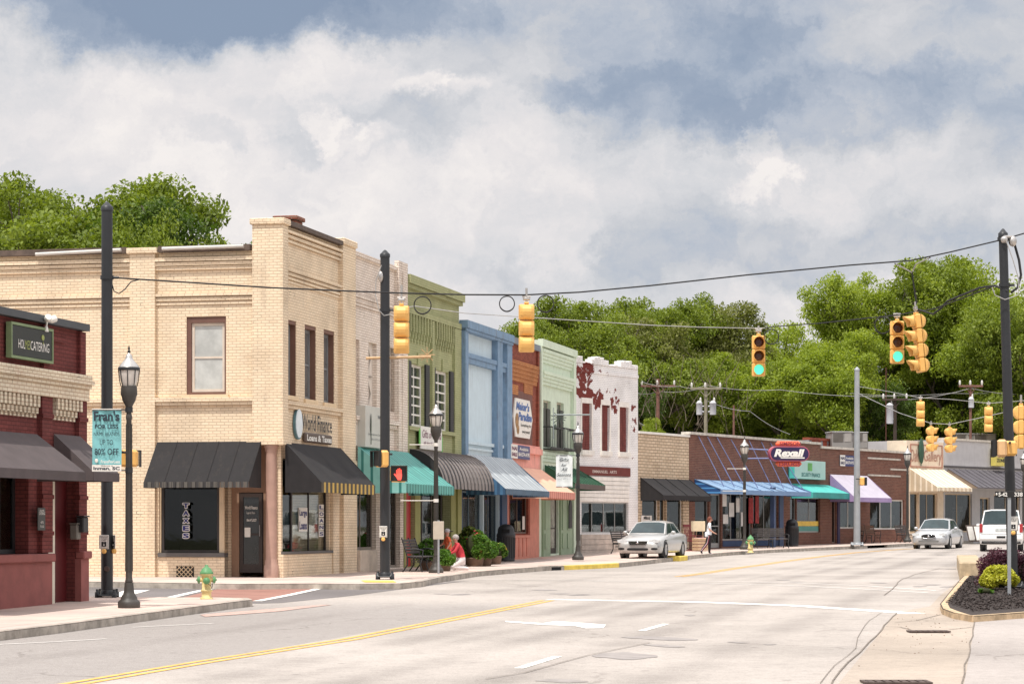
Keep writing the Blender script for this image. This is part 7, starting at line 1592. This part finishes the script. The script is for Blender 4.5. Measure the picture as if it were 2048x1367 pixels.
def wom_x(P):
    face(P, (.065,0,1.555), (1,0,0), .92); b = MB()
    for k in range(8):
        f_ = k/7; b.box(-.02-.10*f_*.8-.012, -.02-.10*f_*.8+.022, -.205+.0, -.195, .84-.34*f_-.05, .84-.34*f_+.0)
    b2 = MB(); b2.tube([(-.03,-.185,.86),(-.10,-.170,.52),(-.36,-.158,.19)], .014, 5); b2.build('trouser_stripe', mat('stripe_white', lin(216,200,206), .8), P); b2 = MB(); b2.tube([(.0,-.19,.86),(-.07,-.178,.52),(-.33,-.162,.2)], .012, 5); b2.build('trouser_stripe', mat('stripe_red', lin(170,40,70), .8), P)
    b2 = MB(); b2.bbox(-.20, -.07, -.26, -.17, .80, 1.02, .03); b2.build('bag', M_tw, P)
p = Vector(((1418-1024)/FP*101, 101, zs(101)-.02)); figure('woman walking right in a white top and dark trousers with a red side stripe', p, 0, J, E, [M_skin, M_tw, M_pd, M_sh], reg, wom_hair, wom_x, .92)
# crouching gardener in red, facing left/away
J = {'pelvis':(0,0,.34,(.15,.17)),'waist':(-.06,0,.50,(.14,.16)),'chest':(-.14,0,.70,(.14,.18)),'neckb':(-.18,0,.84,(.06,.07)),'neck':(-.20,0,.89,.05),'head':(-.23,0,.98,(.09,.08)),'crown':(-.23,0,1.05,(.08,.07)),
     'hipL':(.0,.10,.30,.11),'kneeL':(-.36,.12,.36,.08),'ankL':(-.16,.12,.06,.055),'toeL':(-.28,.12,.035,.04),'hipR':(.0,-.10,.30,.11),'kneeR':(-.34,-.14,.10,.08),'ankR':(.10,-.12,.07,.055),'toeR':(.2,-.12,.04,.04),
     'shL':(-.14,.19,.79,.06),'elL':(-.30,.24,.60,.042),'wrL':(-.50,.2,.52,.028),'shR':(-.14,-.19,.79,.06),'elR':(-.28,-.25,.58,.042),'wrR':(-.48,-.2,.50,.028)}
E = [('pelvis','waist'),('waist','chest'),('chest','neckb'),('neckb','neck'),('neck','head'),('head','crown'),('pelvis','hipL'),('hipL','kneeL'),('kneeL','ankL'),('ankL','toeL'),('pelvis','hipR'),('hipR','kneeR'),('kneeR','ankR'),('ankR','toeR'),('chest','shL'),('shL','elL'),('elL','wrL'),('chest','shR'),('shR','elR'),('elR','wrR')]
hand_edges(J, E, 'wrL', (-1,0,-.4), (0,0,1)); hand_edges(J, E, 'wrR', (-1,0,-.4), (0,0,1))
M_rs = mat('shirt_red', lin(206,46,60), .8, .08, 6); M_wp = mat('trousers_white', lin(214,206,206), .8, .06, 6)
def reg2(c):
    if c.x < -.40 or c.z > .86: return 0
    if c.z < .08 and c.x > .0: return 3
    if c.z < .40 and not (abs(c.y) > .2 and c.z > .45): return 2
    return 1
def g_hair(P): b = MB(); b.ell((-.20,0,1.02), (.105,.095,.10), 16, 10); b.build('hair', mat('hair_grey', lin(170,160,156), .8, .25, 30), P)
pg = at(924, 1134, 73.8); figure('gardener in a red top and white trousers kneeling at the flower tubs', Vector((pg.x, pg.y, zs(pg.y))), .2, J, E, [M_skin, M_rs, M_wp, M_sh], reg2, g_hair, lambda P: face(P, (-.235,0,.97), (-1,-.1,-.2), .95), .95)
# child in orange, leaning forward
J = {'pelvis':(0,0,.62,(.105,.12)),'waist':(-.01,0,.72,(.10,.12)),'chest':(-.03,0,.88,(.11,.135)),'neckb':(-.04,0,.99,(.05,.055)),'neck':(-.04,0,1.03,.042),'head':(-.05,0,1.11,(.082,.078)),'crown':(-.05,0,1.17,(.072,.068)),
     'hipL':(0,.07,.57,.08),'kneeL':(-.03,.075,.32,.058),'ankL':(.0,.075,.07,.042),'toeL':(-.1,.075,.035,.034),'hipR':(0,-.07,.57,.08),'kneeR':(.01,-.08,.32,.058),'ankR':(.05,-.08,.07,.042),'toeR':(-.05,-.08,.035,.034),
     'shL':(-.03,.145,.95,.048),'elL':(-.1,.18,.78,.035),'wrL':(-.24,.16,.70,.024),'shR':(-.03,-.145,.95,.048),'elR':(.0,-.19,.78,.035),'wrR':(-.1,-.18,.62,.024)}
hand_edges(J, E2 := [e for e in E if 'f' not in e[0] and 'palm' not in e[1] and not e[1].startswith('wr') or e[1] in ('wrL','wrR')], 'wrL', (-1,0,-.4), (0,0,1), .8)
E2 = [e for e in E2 if all(q in J for q in e)]
hand_edges(J, E2, 'wrR', (-.5,0,-1), (-1,0,0), .8)
E3 = []
for e in E2:
    if e not in E3 and all(q in J for q in e): E3.append(e)
def reg3(c):
    if c.z > 1.0: return 0
    if c.z < .09: return 3
    if c.z < .60: return 2
    if (c.x < -.14) or (abs(c.y) > .15 and c.z < .82): return 0
    return 1
def cap(P): b = MB(); b.ell((-.04,0,1.17), (.095,.09,.075), 16, 8); b.build('cap', mat('cap_grey', lin(180,174,176), .8), P); b = MB(); b.ell((.07,-.02,1.155), (.09,.075,.018), 12, 6); b.build('cap_peak', mat('cap_dark', lin(50,40,44), .8), P)
pg = at(897, 1134, 76.5); figure('child in an orange shirt and cap standing behind the flower tubs', Vector((pg.x, pg.y, zs(pg.y))), .3, J, E3, [M_skin, mat('shirt_orange', lin(232,100,40), .8, .07, 6), mat('jeans', lin(60,74,104), .8, .1, 6), M_sh], reg3, cap, lambda P: face(P, (-.05,0,1.105), (-1,-.2,-.1), .9), .98)
# ================================================================== PLANTS
def leafmat(name, c0, c1, c2, trans=.35, tcol=None, island=True):
    m, g = newmat(name); geo = g.n('ShaderNodeNewGeometry'); oi = g.n('ShaderNodeObjectInfo'); tc = g.n('ShaderNodeTexCoord')
    n = g.noise(tc.outputs['Object'], .45, 3, .6); r = g.m('ADD', g.m('MULTIPLY', geo.outputs['Random Per Island'], .55), g.m('MULTIPLY_ADD', g.smooth(n, .3, .7), .35, g.m('MULTIPLY', oi.outputs['Random'], .10)))
    c = g.ramp(r, [(.05, c0), (.5, c1), (.95, c2)])
    d = g.n('ShaderNodeBsdfPrincipled'); g.l(c, d.inputs['Base Color']); d.inputs['Roughness'].default_value = .55; d.inputs['Specular IOR Level'].default_value = .35
    t = g.n('ShaderNodeBsdfTranslucent'); g.l(g.mix(1.0, c, tcol or (1.0, 1.15, .45), 'MULTIPLY'), t.inputs[0]); mx = g.n('ShaderNodeMixShader'); mx.inputs[0].default_value = trans
    g.l(d.outputs[0], mx.inputs[1]); g.l(t.outputs[0], mx.inputs[2]); o = g.n('ShaderNodeOutputMaterial'); g.l(mx.outputs[0], o.inputs[0]); return m
LF = leafmat('leaf_spring', (.09,.125,.018), (.20,.265,.036), (.36,.43,.08), .46, (1.1,1.1,.45)); LF2 = leafmat('leaf_deep', (.04,.075,.014), (.10,.155,.027), (.19,.26,.05), .38); LF3 = leafmat('leaf_pale', (.22,.24,.11), (.34,.36,.18), (.46,.48,.28), .4)
LF4 = leafmat('leaf_lime', (.16,.22,.025), (.30,.38,.05), (.46,.54,.10), .5, (1.1,1.1,.45)); LF5 = leafmat('leaf_olive', (.12,.13,.04), (.22,.23,.07), (.34,.34,.12), .42)
LP = leafmat('leaf_purple', (.05,.018,.03), (.11,.035,.055), (.20,.08,.10), .25, (1,.6,.7)); LY = leafmat('leaf_yellow', (.30,.34,.03), (.52,.52,.05), (.72,.68,.12), .35, (1,1,.5)); LB = leafmat('leaf_shrub', (.05,.11,.02), (.12,.24,.04), (.26,.42,.10), .4)
BK = mat('bark', lin(112,100,90), .95, .25, 3, bs=.4); BKD = mat('bark_grey', lin(158,148,138), .95, .25, 3)
def leafmesh(name, C, s, rng, up=.5, asp=.55, m=None):
    """C = (n,3) leaf centres, s = (n,) sizes"""
    n = len(C); N = rng.normal(size=(n,3)); N[:,2] = np.abs(N[:,2])+up; N /= np.linalg.norm(N, axis=1)[:,None]
    A = rng.normal(size=(n,3)); A -= N*(A*N).sum(1)[:,None]; A /= np.linalg.norm(A, axis=1)[:,None]; Bv = np.cross(N, A); s = s[:,None]
    V = np.stack([C-A*s, C-Bv*s*asp+N*s*.12, C+A*s-N*s*.15, C+Bv*s*asp+N*s*.12], 1).reshape(-1,3)
    me = bpy.data.meshes.new(name); me.vertices.add(4*n); me.vertices.foreach_set('co', V.astype(np.float32).ravel()); me.loops.add(4*n); me.loops.foreach_set('vertex_index', np.arange(4*n, dtype=np.int32))
    me.polygons.add(n); me.polygons.foreach_set('loop_start', np.arange(0, 4*n, 4, dtype=np.int32)); me.update(calc_edges=True); me.validate()
    if m: me.materials.append(m)
    return me
def shellpts(rng, n, c, r, thick=.35, flat=1.0):
    d = rng.normal(size=(n,3)); d /= np.linalg.norm(d, axis=1)[:,None]; k = 1-thick*rng.random(n)**1.5; return np.array(c)+d*k[:,None]*np.array(r)
def shrub(name, label, p, r, n, s, m, seed, stems=True, flowers=None, cat='shrub', lumps=14, group=None, box=False, rz=0.0, pot=None):
    rng = np.random.default_rng(seed); t = thing(name, label, cat, p, rz, group); P_ = []; r = np.array(r)
    h0 = .12 if pot else 0
    for k in range(lumps):
        if box: c = (rng.random(3)-.5)*2*r*np.array([.92,.7,.75])+np.array([0,0,r[2]+h0]); rr = .30*np.array([1,1,.8])*rng.uniform(.8,1.3)*min(r[1],.9)
        else: d = rng.normal(size=3); d /= np.linalg.norm(d); d[2] = abs(d[2])*1.2-.35; c = d*r*.68*np.array([1,1,1])+np.array([0,0,r[2]*.8+h0]); rr = r*rng.uniform(.32,.48)
        P_.append(shellpts(rng, n//lumps, c, rr, .5))
    C = np.concatenate(P_); C = C[C[:,2] > .02]; o = bpy.data.objects.new('foliage', leafmesh('foliage', C, s*rng.uniform(.6,1.3,len(C)), rng, .45, m=m)); COL.objects.link(o); o.parent = t
    core = MB(); core.ell((0,0,r[2]*.85+h0), tuple(r*.62), 14, 10) if not box else core.bbox(-r[0]*.85, r[0]*.85, -r[1]*.6, r[1]*.6, .05, r[2]*1.3, .1)
    core.build('twigs', mat('twig', (.03,.022,.018) if m is LP else (.03,.035,.012), .95, .3, 8), t)
    if flowers:
        fc, fn, fs_ = flowers; q = rng.choice(len(C), fn, replace=False); Q = C[q]+np.array([0,0,.03]); o = bpy.data.objects.new('flowers', leafmesh('flowers', np.repeat(Q, 3, 0)+rng.normal(size=(fn*3,3))*.02, fs_*rng.uniform(.7,1.2,fn*3), rng, .8, .8, fc)); COL.objects.link(o); o.parent = t
    if pot: b = MB(); b.lathe([(r[0]*.45,0),(r[0]*.5,.02),(r[0]*.58,.24),(r[0]*.62,.25),(r[0]*.62,.28),(r[0]*.55,.28)], 18); b.build('pot', pot, t)
    return t
def gp(x, y, D=None, sw=True):
    p = gnd(x, y, 0, sw); return Vector((p.x, p.y, zs(p.y) if sw else zr(p.y)))
M_fr = mat('flower_red', lin(170,30,50), .6, .2, 9); M_fy = mat('flower_yellow', lin(228,196,70), .6, .2, 9); M_fw = mat('flower_white', lin(232,226,214), .6); M_pot = mat('pot_clay', lin(120,96,80), .8, .15, 5)
def onD(x, D): return Vector(((x-1024)/FP*D, D, zs(D)))
shrub('flower_tub', 'bushy green plant tub between the black bench and the second street lamp', onD(853, 73.5), (.36,.4,.48), 5200, .055, LB, 11, pot=M_pot, cat='plant', group='plants along the shop fronts')
shrub('flower_tub', 'round green plant tub in front of the child in orange', onD(889, 72.6), (.34,.36,.30), 5200, .05, LB, 12, pot=M_pot, cat='plant', group='plants along the shop fronts')
shrub('flower_tub', 'tall plant tub with dark red flowers right behind the gardener', onD(950, 79.5), (.5,.45,.62), 6500, .06, LB, 13, flowers=(M_fr, 60, .05), pot=M_pot, cat='plant', group='plants along the shop fronts')
shrub('flower_tub', 'yellow green leafy plant tub against the blue shop window', onD(938, 81.5), (.42,.4,.66), 5200, .055, leafmat('leaf_mixed', (.07,.05,.03), (.14,.2,.04), (.4,.42,.06), .3), 14, pot=M_pot, cat='plant', group='plants along the shop fronts')
shrub('flower_tub', 'low wide green plant tub below the blue shop window', onD(968, 80.0), (.45,.45,.42), 5600, .055, LB, 15, pot=M_pot, cat='plant', group='plants along the shop fronts')
shrub('flower_tub', 'plant tub with yellow and white blossoms nearest the litter bin', onD(989, 83.0), (.42,.4,.38), 5200, .05, LB, 16, flowers=(M_fy, 70, .045), pot=M_pot, cat='plant', group='plants along the shop fronts')
pY = gp(1998, 1190, sw=False); pY.z += .1; shrub('yellow_bush', 'round bright yellow green bush on the mulch island', pY, (.43,.42,.33), 15000, .035, LY, 21, lumps=26)
pH = onD(2060, 58.5); pH.z = zr(58.5)+.1
shrub('purple_hedge', 'dark purple leaved hedge behind the yellow bush', Vector((13.4, 59.2, zr(59)+.1)), (2.3,1.0,.44), 90000, .03, LP, 22, lumps=170, box=True, cat='hedge')
shrub('small_weed', 'small green seedling in the mulch in front of the yellow bush', gp(1972, 1198, sw=False)+Vector((0,0,.1)), (.16,.14,.1), 160, .05, LB, 23, lumps=5, cat='plant')
# ---- trees
def skeleton(rng, H, spread, levels=4, trunk=.32, lean=0.0, fork=3, flatten=1.0):
    segs = []; tips = []
    def grow(p, d, L, r, lv):
        q = p; n = 3; pts = [p]
        for i in range(n): d = (d+rng.normal(size=3)*.14+np.array([0,0,.05]))/1.0; d /= np.linalg.norm(d); q = q+d*L/n; pts.append(q)
        segs.append((pts, r, r*.62))
        if lv == 0: tips.append(q); return
        if lv < levels-1: tips.append(pts[2]*.5+q*.5)
        k = fork+(1 if rng.random() < .4 else 0)
        a0 = rng.uniform(0, 6.28)
        for j in range(k):
            a = a0+2*PI*j/k+rng.normal()*.3; e = np.array([math.cos(a), math.sin(a), 0]); nd = d*.75+e*spread*rng.uniform(.7,1.25)+np.array([0,0,.12*flatten]); nd /= np.linalg.norm(nd)
            grow(q if rng.random() < .75 else pts[2], nd, L*rng.uniform(.62,.84), r*.58, lv-1)
    grow(np.zeros(3), np.array([lean, 0, 1.0]), H*.30, trunk, levels); return segs, tips
def tree_proto(seed, H, spread, m, leaf=.17, n=22000, puff=(1.5,1.5,.8), levels=4, bark=None, fork=3, flatten=1.0, trunk=.3, fit=None, low=0):
    rng = np.random.default_rng(seed); segs, tips = skeleton(rng, H, spread, levels, trunk, fork=fork, flatten=flatten); T = np.array(tips)
    zmax = T[:,2].max()+puff[2]; k = H/zmax; T = T*k
    w = MB()
    for pts, r0, r1 in segs:
        if r0*k < .008: continue
        q = [Vector(p*k) for p in pts]; w.tube(q, [r0*k+(r1-r0)*k*i/3 for i in range(4)], 7 if r0 > .1 else 4, caps=False)
    per = max(8, n//len(T)); C = []
    for c in T: C.append(shellpts(rng, per, c+rng.normal(size=3)*.25, np.array(puff)*rng.uniform(.55,1.25), .75))
    if low:
        for i in range(low): c = np.array([rng.uniform(-1,1)*H*.28, rng.uniform(-1,1)*H*.28, rng.uniform(.05,.5)*H]); C.append(shellpts(rng, per, c, np.array(puff)*rng.uniform(.6,1.2), .75))
    C = np.concatenate(C); me = leafmesh('crown', C, leaf*rng.uniform(.55,1.35,len(C)), rng, .55, m=m)
    return w.mesh('trunk', bark or BK), me
def plant_tree(proto, p, s, rz, label, name='broadleaf_tree', group='trees behind the shops', sx=1.0, mat_=None):
    t = thing(name, label, 'tree', p, rz, group); t.scale = (s*sx, s*sx, s)
    for nm, me in zip(('trunk', 'crown'), proto): 
        o = bpy.data.objects.new(nm, me); COL.objects.link(o); o.parent = t
        if mat_ and nm == 'crown': o.material_slots[0].link = 'OBJECT'; o.material_slots[0].material = mat_
    return t
PR = {'oak': tree_proto(3, 10, .75, LF, .075, 72000, (.86,.86,.48), 4, trunk=.26), 'oak2': tree_proto(8, 10, .8, LF, .075, 72000, (.86,.86,.46), 4, fork=3, trunk=.26),
      'full': tree_proto(12, 10, .7, LF4, .085, 70000, (.95,.95,.55), 4, low=26, trunk=.22), 'full2': tree_proto(17, 10, .8, LF4, .085, 70000, (.95,.95,.52), 4, low=30, trunk=.22),
      'airy': tree_proto(21, 10, .85, LF3, .06, 20000, (.8,.8,.5), 4, bark=BKD, trunk=.18), 'flat': tree_proto(27, 10, 1.0, LF2, .075, 46000, (.95,.95,.2), 4, bark=BKD, flatten=.3, trunk=.24)}
TL = [ # px of trunk, px row of the crown top, depth, proto, width factor, label, material
 (5, 366, 96, 'oak', 1.35, 'leftmost broad green tree behind the cream corner building', None), (90, 362, 92, 'oak2', 1.2, 'tall green tree left of the black pole behind the cream roof', LF), (205, 352, 94, 'full', 1.1, 'tall light green tree behind the black pole and the cream roof', LF),
 (378, 384, 90, 'oak', 1.15, 'rounded tree with visible limbs right of the black pole behind the roof', LF2), (285, 452, 88, 'full2', .7, 'lower yellow green tree between the two tall ones behind the roof', LF),
 (975, 594, 116, 'airy', 1.0, 'sparse pale green tree behind the blue building', None), (1175, 574, 136, 'oak', 1.15, 'broad round green tree behind the mint building', LF), (1090, 640, 120, 'oak2', .9, 'low green tree filling the gap behind the mint building', LF),
 (1290, 600, 166, 'oak2', 1.1, 'green tree behind the right end of the peeling building', LF), (1225, 610, 160, 'oak', 1.1, 'dense tree rising above the middle of the peeling building', LF5), (1370, 588, 168, 'oak2', 1.05, 'green tree between the peeling building and the transformer pole', LF),
 (1450, 592, 172, 'oak', 1.05, 'rounded green tree above the transformer pole', LF5), (1545, 640, 168, 'airy', 1.0, 'pale feathery tree behind the coil beside the green signal', None), (1400, 690, 170, 'full2', 1.2, 'dark full tree standing low behind the transformer pole', LF2), (1310, 710, 172, 'full', 1.2, 'dark full tree low behind the reddish utility pole', LF2),
 (1500, 700, 164, 'full', 1.15, 'bright lime tree directly under the green signal', None), (1580, 690, 162, 'full2', 1.1, 'bright lime tree above the drugstore sign', None), (1660, 655, 160, 'full', 1.05, 'lime green tree left of the galvanised pole', None), (1740, 545, 172, 'oak2', .9, 'tall spring green tree right of the galvanised pole', LF4),
 (1838, 494, 176, 'oak', 1.1, 'tallest tree of the row, behind the paired signals', LF), (1905, 535, 172, 'full2', .85, 'tall full tree just left of the hedge pole top', LF4), (1980, 590, 168, 'full', .95, 'full green tree directly behind the hedge pole', LF4), (2060, 596, 166, 'full2', .95, 'green tree at the right edge of the view', LF),
 (1800, 690, 175, 'full', 1.1, 'lower lime tree behind the far high signal', LF4), (1880, 720, 178, 'full2', 1.1, 'lower dark tree behind the far sideways signals', LF2), (1960, 720, 176, 'full', 1.1, 'low dark tree behind the rooftop units', LF2), (1700, 740, 165, 'full2', 1.1, 'low tree behind the rust stained building', LF2), (1620, 770, 170, 'full', 1.2, 'low dark tree behind the drugstore roof', LF2),
 (1450, 790, 172, 'full2', 1.3, 'low dark tree at the foot of the transformer pole', LF2), (1350, 790, 172, 'full', 1.2, 'low dark tree just right of the peeling wall', LF2), (1540, 790, 175, 'full', 1.3, 'low shaded tree behind the drugstore roof centre', LF2), (2040, 740, 172, 'full', 1.2, 'low dark tree behind the far street lamp', LF2), (1255, 700, 158, 'full2', 1.1, 'dark tree directly behind the peeling building corner', LF2),
 (1780, 790, 180, 'full2', 1.3, 'low shaded tree behind the silver transformer', LF2), (1890, 800, 182, 'full', 1.3, 'low shaded tree behind the grey building roof', LF2), (1990, 800, 180, 'full2', 1.3, 'low shaded tree behind the hedge pole clamp', LF2), (1292, 832, 150, 'full', .8, 'small bright lime shrubby tree at the peeling wall edge', None)]
for (x, y, D) in ((46,20,175),(60,20,160),(72,20,140),(80,20,120),(-62,20,14),(-50,20,-14),(-34,20,-30),(56,20,185)):      # trees beyond the right edge and behind the camera, seen only in the shop windows
    plant_tree(PR['full'] if x % 4 else PR['oak'], Vector((x, D, zs(D)-.2)), 1.5, x, 'green tree outside the view that is mirrored in the shop windows', group='trees outside the view', mat_=LF2)
for k, (x, y, D, pr, sx, lb, mm) in enumerate(TL):
    zt_ = at(x, y, D).z; z0 = zs(D)-.2; s = (zt_-z0)/10; w_ = sx*(max(s, 1.0)**.0)
    plant_tree(PR[pr], Vector(((x-1024)/FP*D, D, z0)), s, k*1.7 % 6.28, lb, sx=sx*(.78 if pr == 'flat' else .68), mat_=mm)
# two far birds? none. roof-high dead creeper
rng = np.random.default_rng(5); b = MB()
for k in range(80):
    x0 = rng.uniform(-4.5, 4.5); z0 = rng.uniform(0, 3.5); a = rng.uniform(-1, 1); l = rng.uniform(1, 2.6); b.tube([(x0, rng.uniform(-1,1), z0), (x0+a*l*.5, rng.uniform(-1,1), z0+l*.6), (x0+a*l*.8+rng.normal()*.3, rng.uniform(-1,1), z0+l)], [.02,.013,.008], 4, caps=False)
b.build('bare_creeper', mat('dead_twigs', lin(118,104,88), .95, .2, 3), loc=at(1360, 880, 150.5), label='tangle of bare grey brown creeper between the two utility poles', cat='creeper')
# framed boards leaning on the gallery bulkhead, goods outside the tan shop
for k, x in enumerate((1938, 1952)):
    p = onD(x, 138.6-.3*k); b = MB(); b.bbox(0, .55, -.02, .02, 0, .95, .01); o = b.build('leaning_board', mat('board_dark', lin(90,76,70), .7), loc=p, rz=.5, label=('left' if not k else 'right')+' one of two pale framed boards leaning outside the gallery', cat='board'); o.rotation_euler = (-.3, 0, .6); b = MB(); b.box(.06, .49, -.028, -.021, .08, .87); b.build('panel', M_pile, o)
t = thing('rocking_chair', 'dark red wooden rocking chair outside the tan shop behind the silver car', 'chair', onD(1388, 109.5), .9); M_rc = mat('wood_red', lin(120,44,48), .7, .15, 6)
b = MB(); b.bbox(-.28,.28,-.28,.25,.42,.46,.01); b.build('seat', M_rc, t); b = MB()
for q in range(6): x = -.25+.1*q; b.tube([(x,.25,.46),(x,.38,1.1)], .018, 5)
b.bbox(-.28,.28,.36,.41,1.06,1.16,.01); b.build('backrest', M_rc, t)
for s_ in (-1,1):
    b = MB(); b.tube([(s_*.27,-.45,.06),(s_*.27,-.1,.02),(s_*.27,.3,.03),(s_*.27,.6,.12)], .02, 5); b.tube([(s_*.27,-.24,.03),(s_*.27,-.24,.66),(s_*.27,.3,.68)], .02, 5); b.tube([(s_*.27,.22,.03),(s_*.27,.22,.46)], .02, 5); b.build('rocker', M_rc, t)
t = thing('display_crate', 'pale wooden crate of goods beside the walking woman', 'crate', onD(1402, 108), .5); b = MB()
for q in range(4): b.bbox(-.3,.3,-.25,-.22,.05+.14*q,.16+.14*q,.008); b.bbox(-.3,.3,.22,.25,.05+.14*q,.16+.14*q,.008); b.bbox(-.3,-.27,-.218,.218,.05+.14*q,.16+.14*q,.008); b.bbox(.27,.3,-.218,.218,.05+.14*q,.16+.14*q,.008)
b.build('slats', mat('wood_pale', lin(186,156,120), .8, .15, 6), t); b = MB(); b.bbox(-.26,.26,-.21,.21,.1,.6,.03); b.build('contents', mat('cloth_pink', lin(206,150,150), .8, .3, 9), t)
t = thing('a_frame_sign', 'yellow brown framed board on an easel outside the tan shop', 'board', onD(1396, 110.5), .4); b = MB(); b.bbox(-.35,.35,-.02,.02,.85,1.3,.01); b.build('panel', mat('cream_board', lin(226,206,170), .7), t); b = MB(); b.tube([(-.3,0,0),(-.2,0,1.3)], .02, 5); b.tube([(.3,0,0),(.2,0,1.3)], .02, 5); b.tube([(0,.35,0),(0,.02,1.3)], .02, 5); b.build('leg', mat('wood_pale', lin(186,156,120)), t)
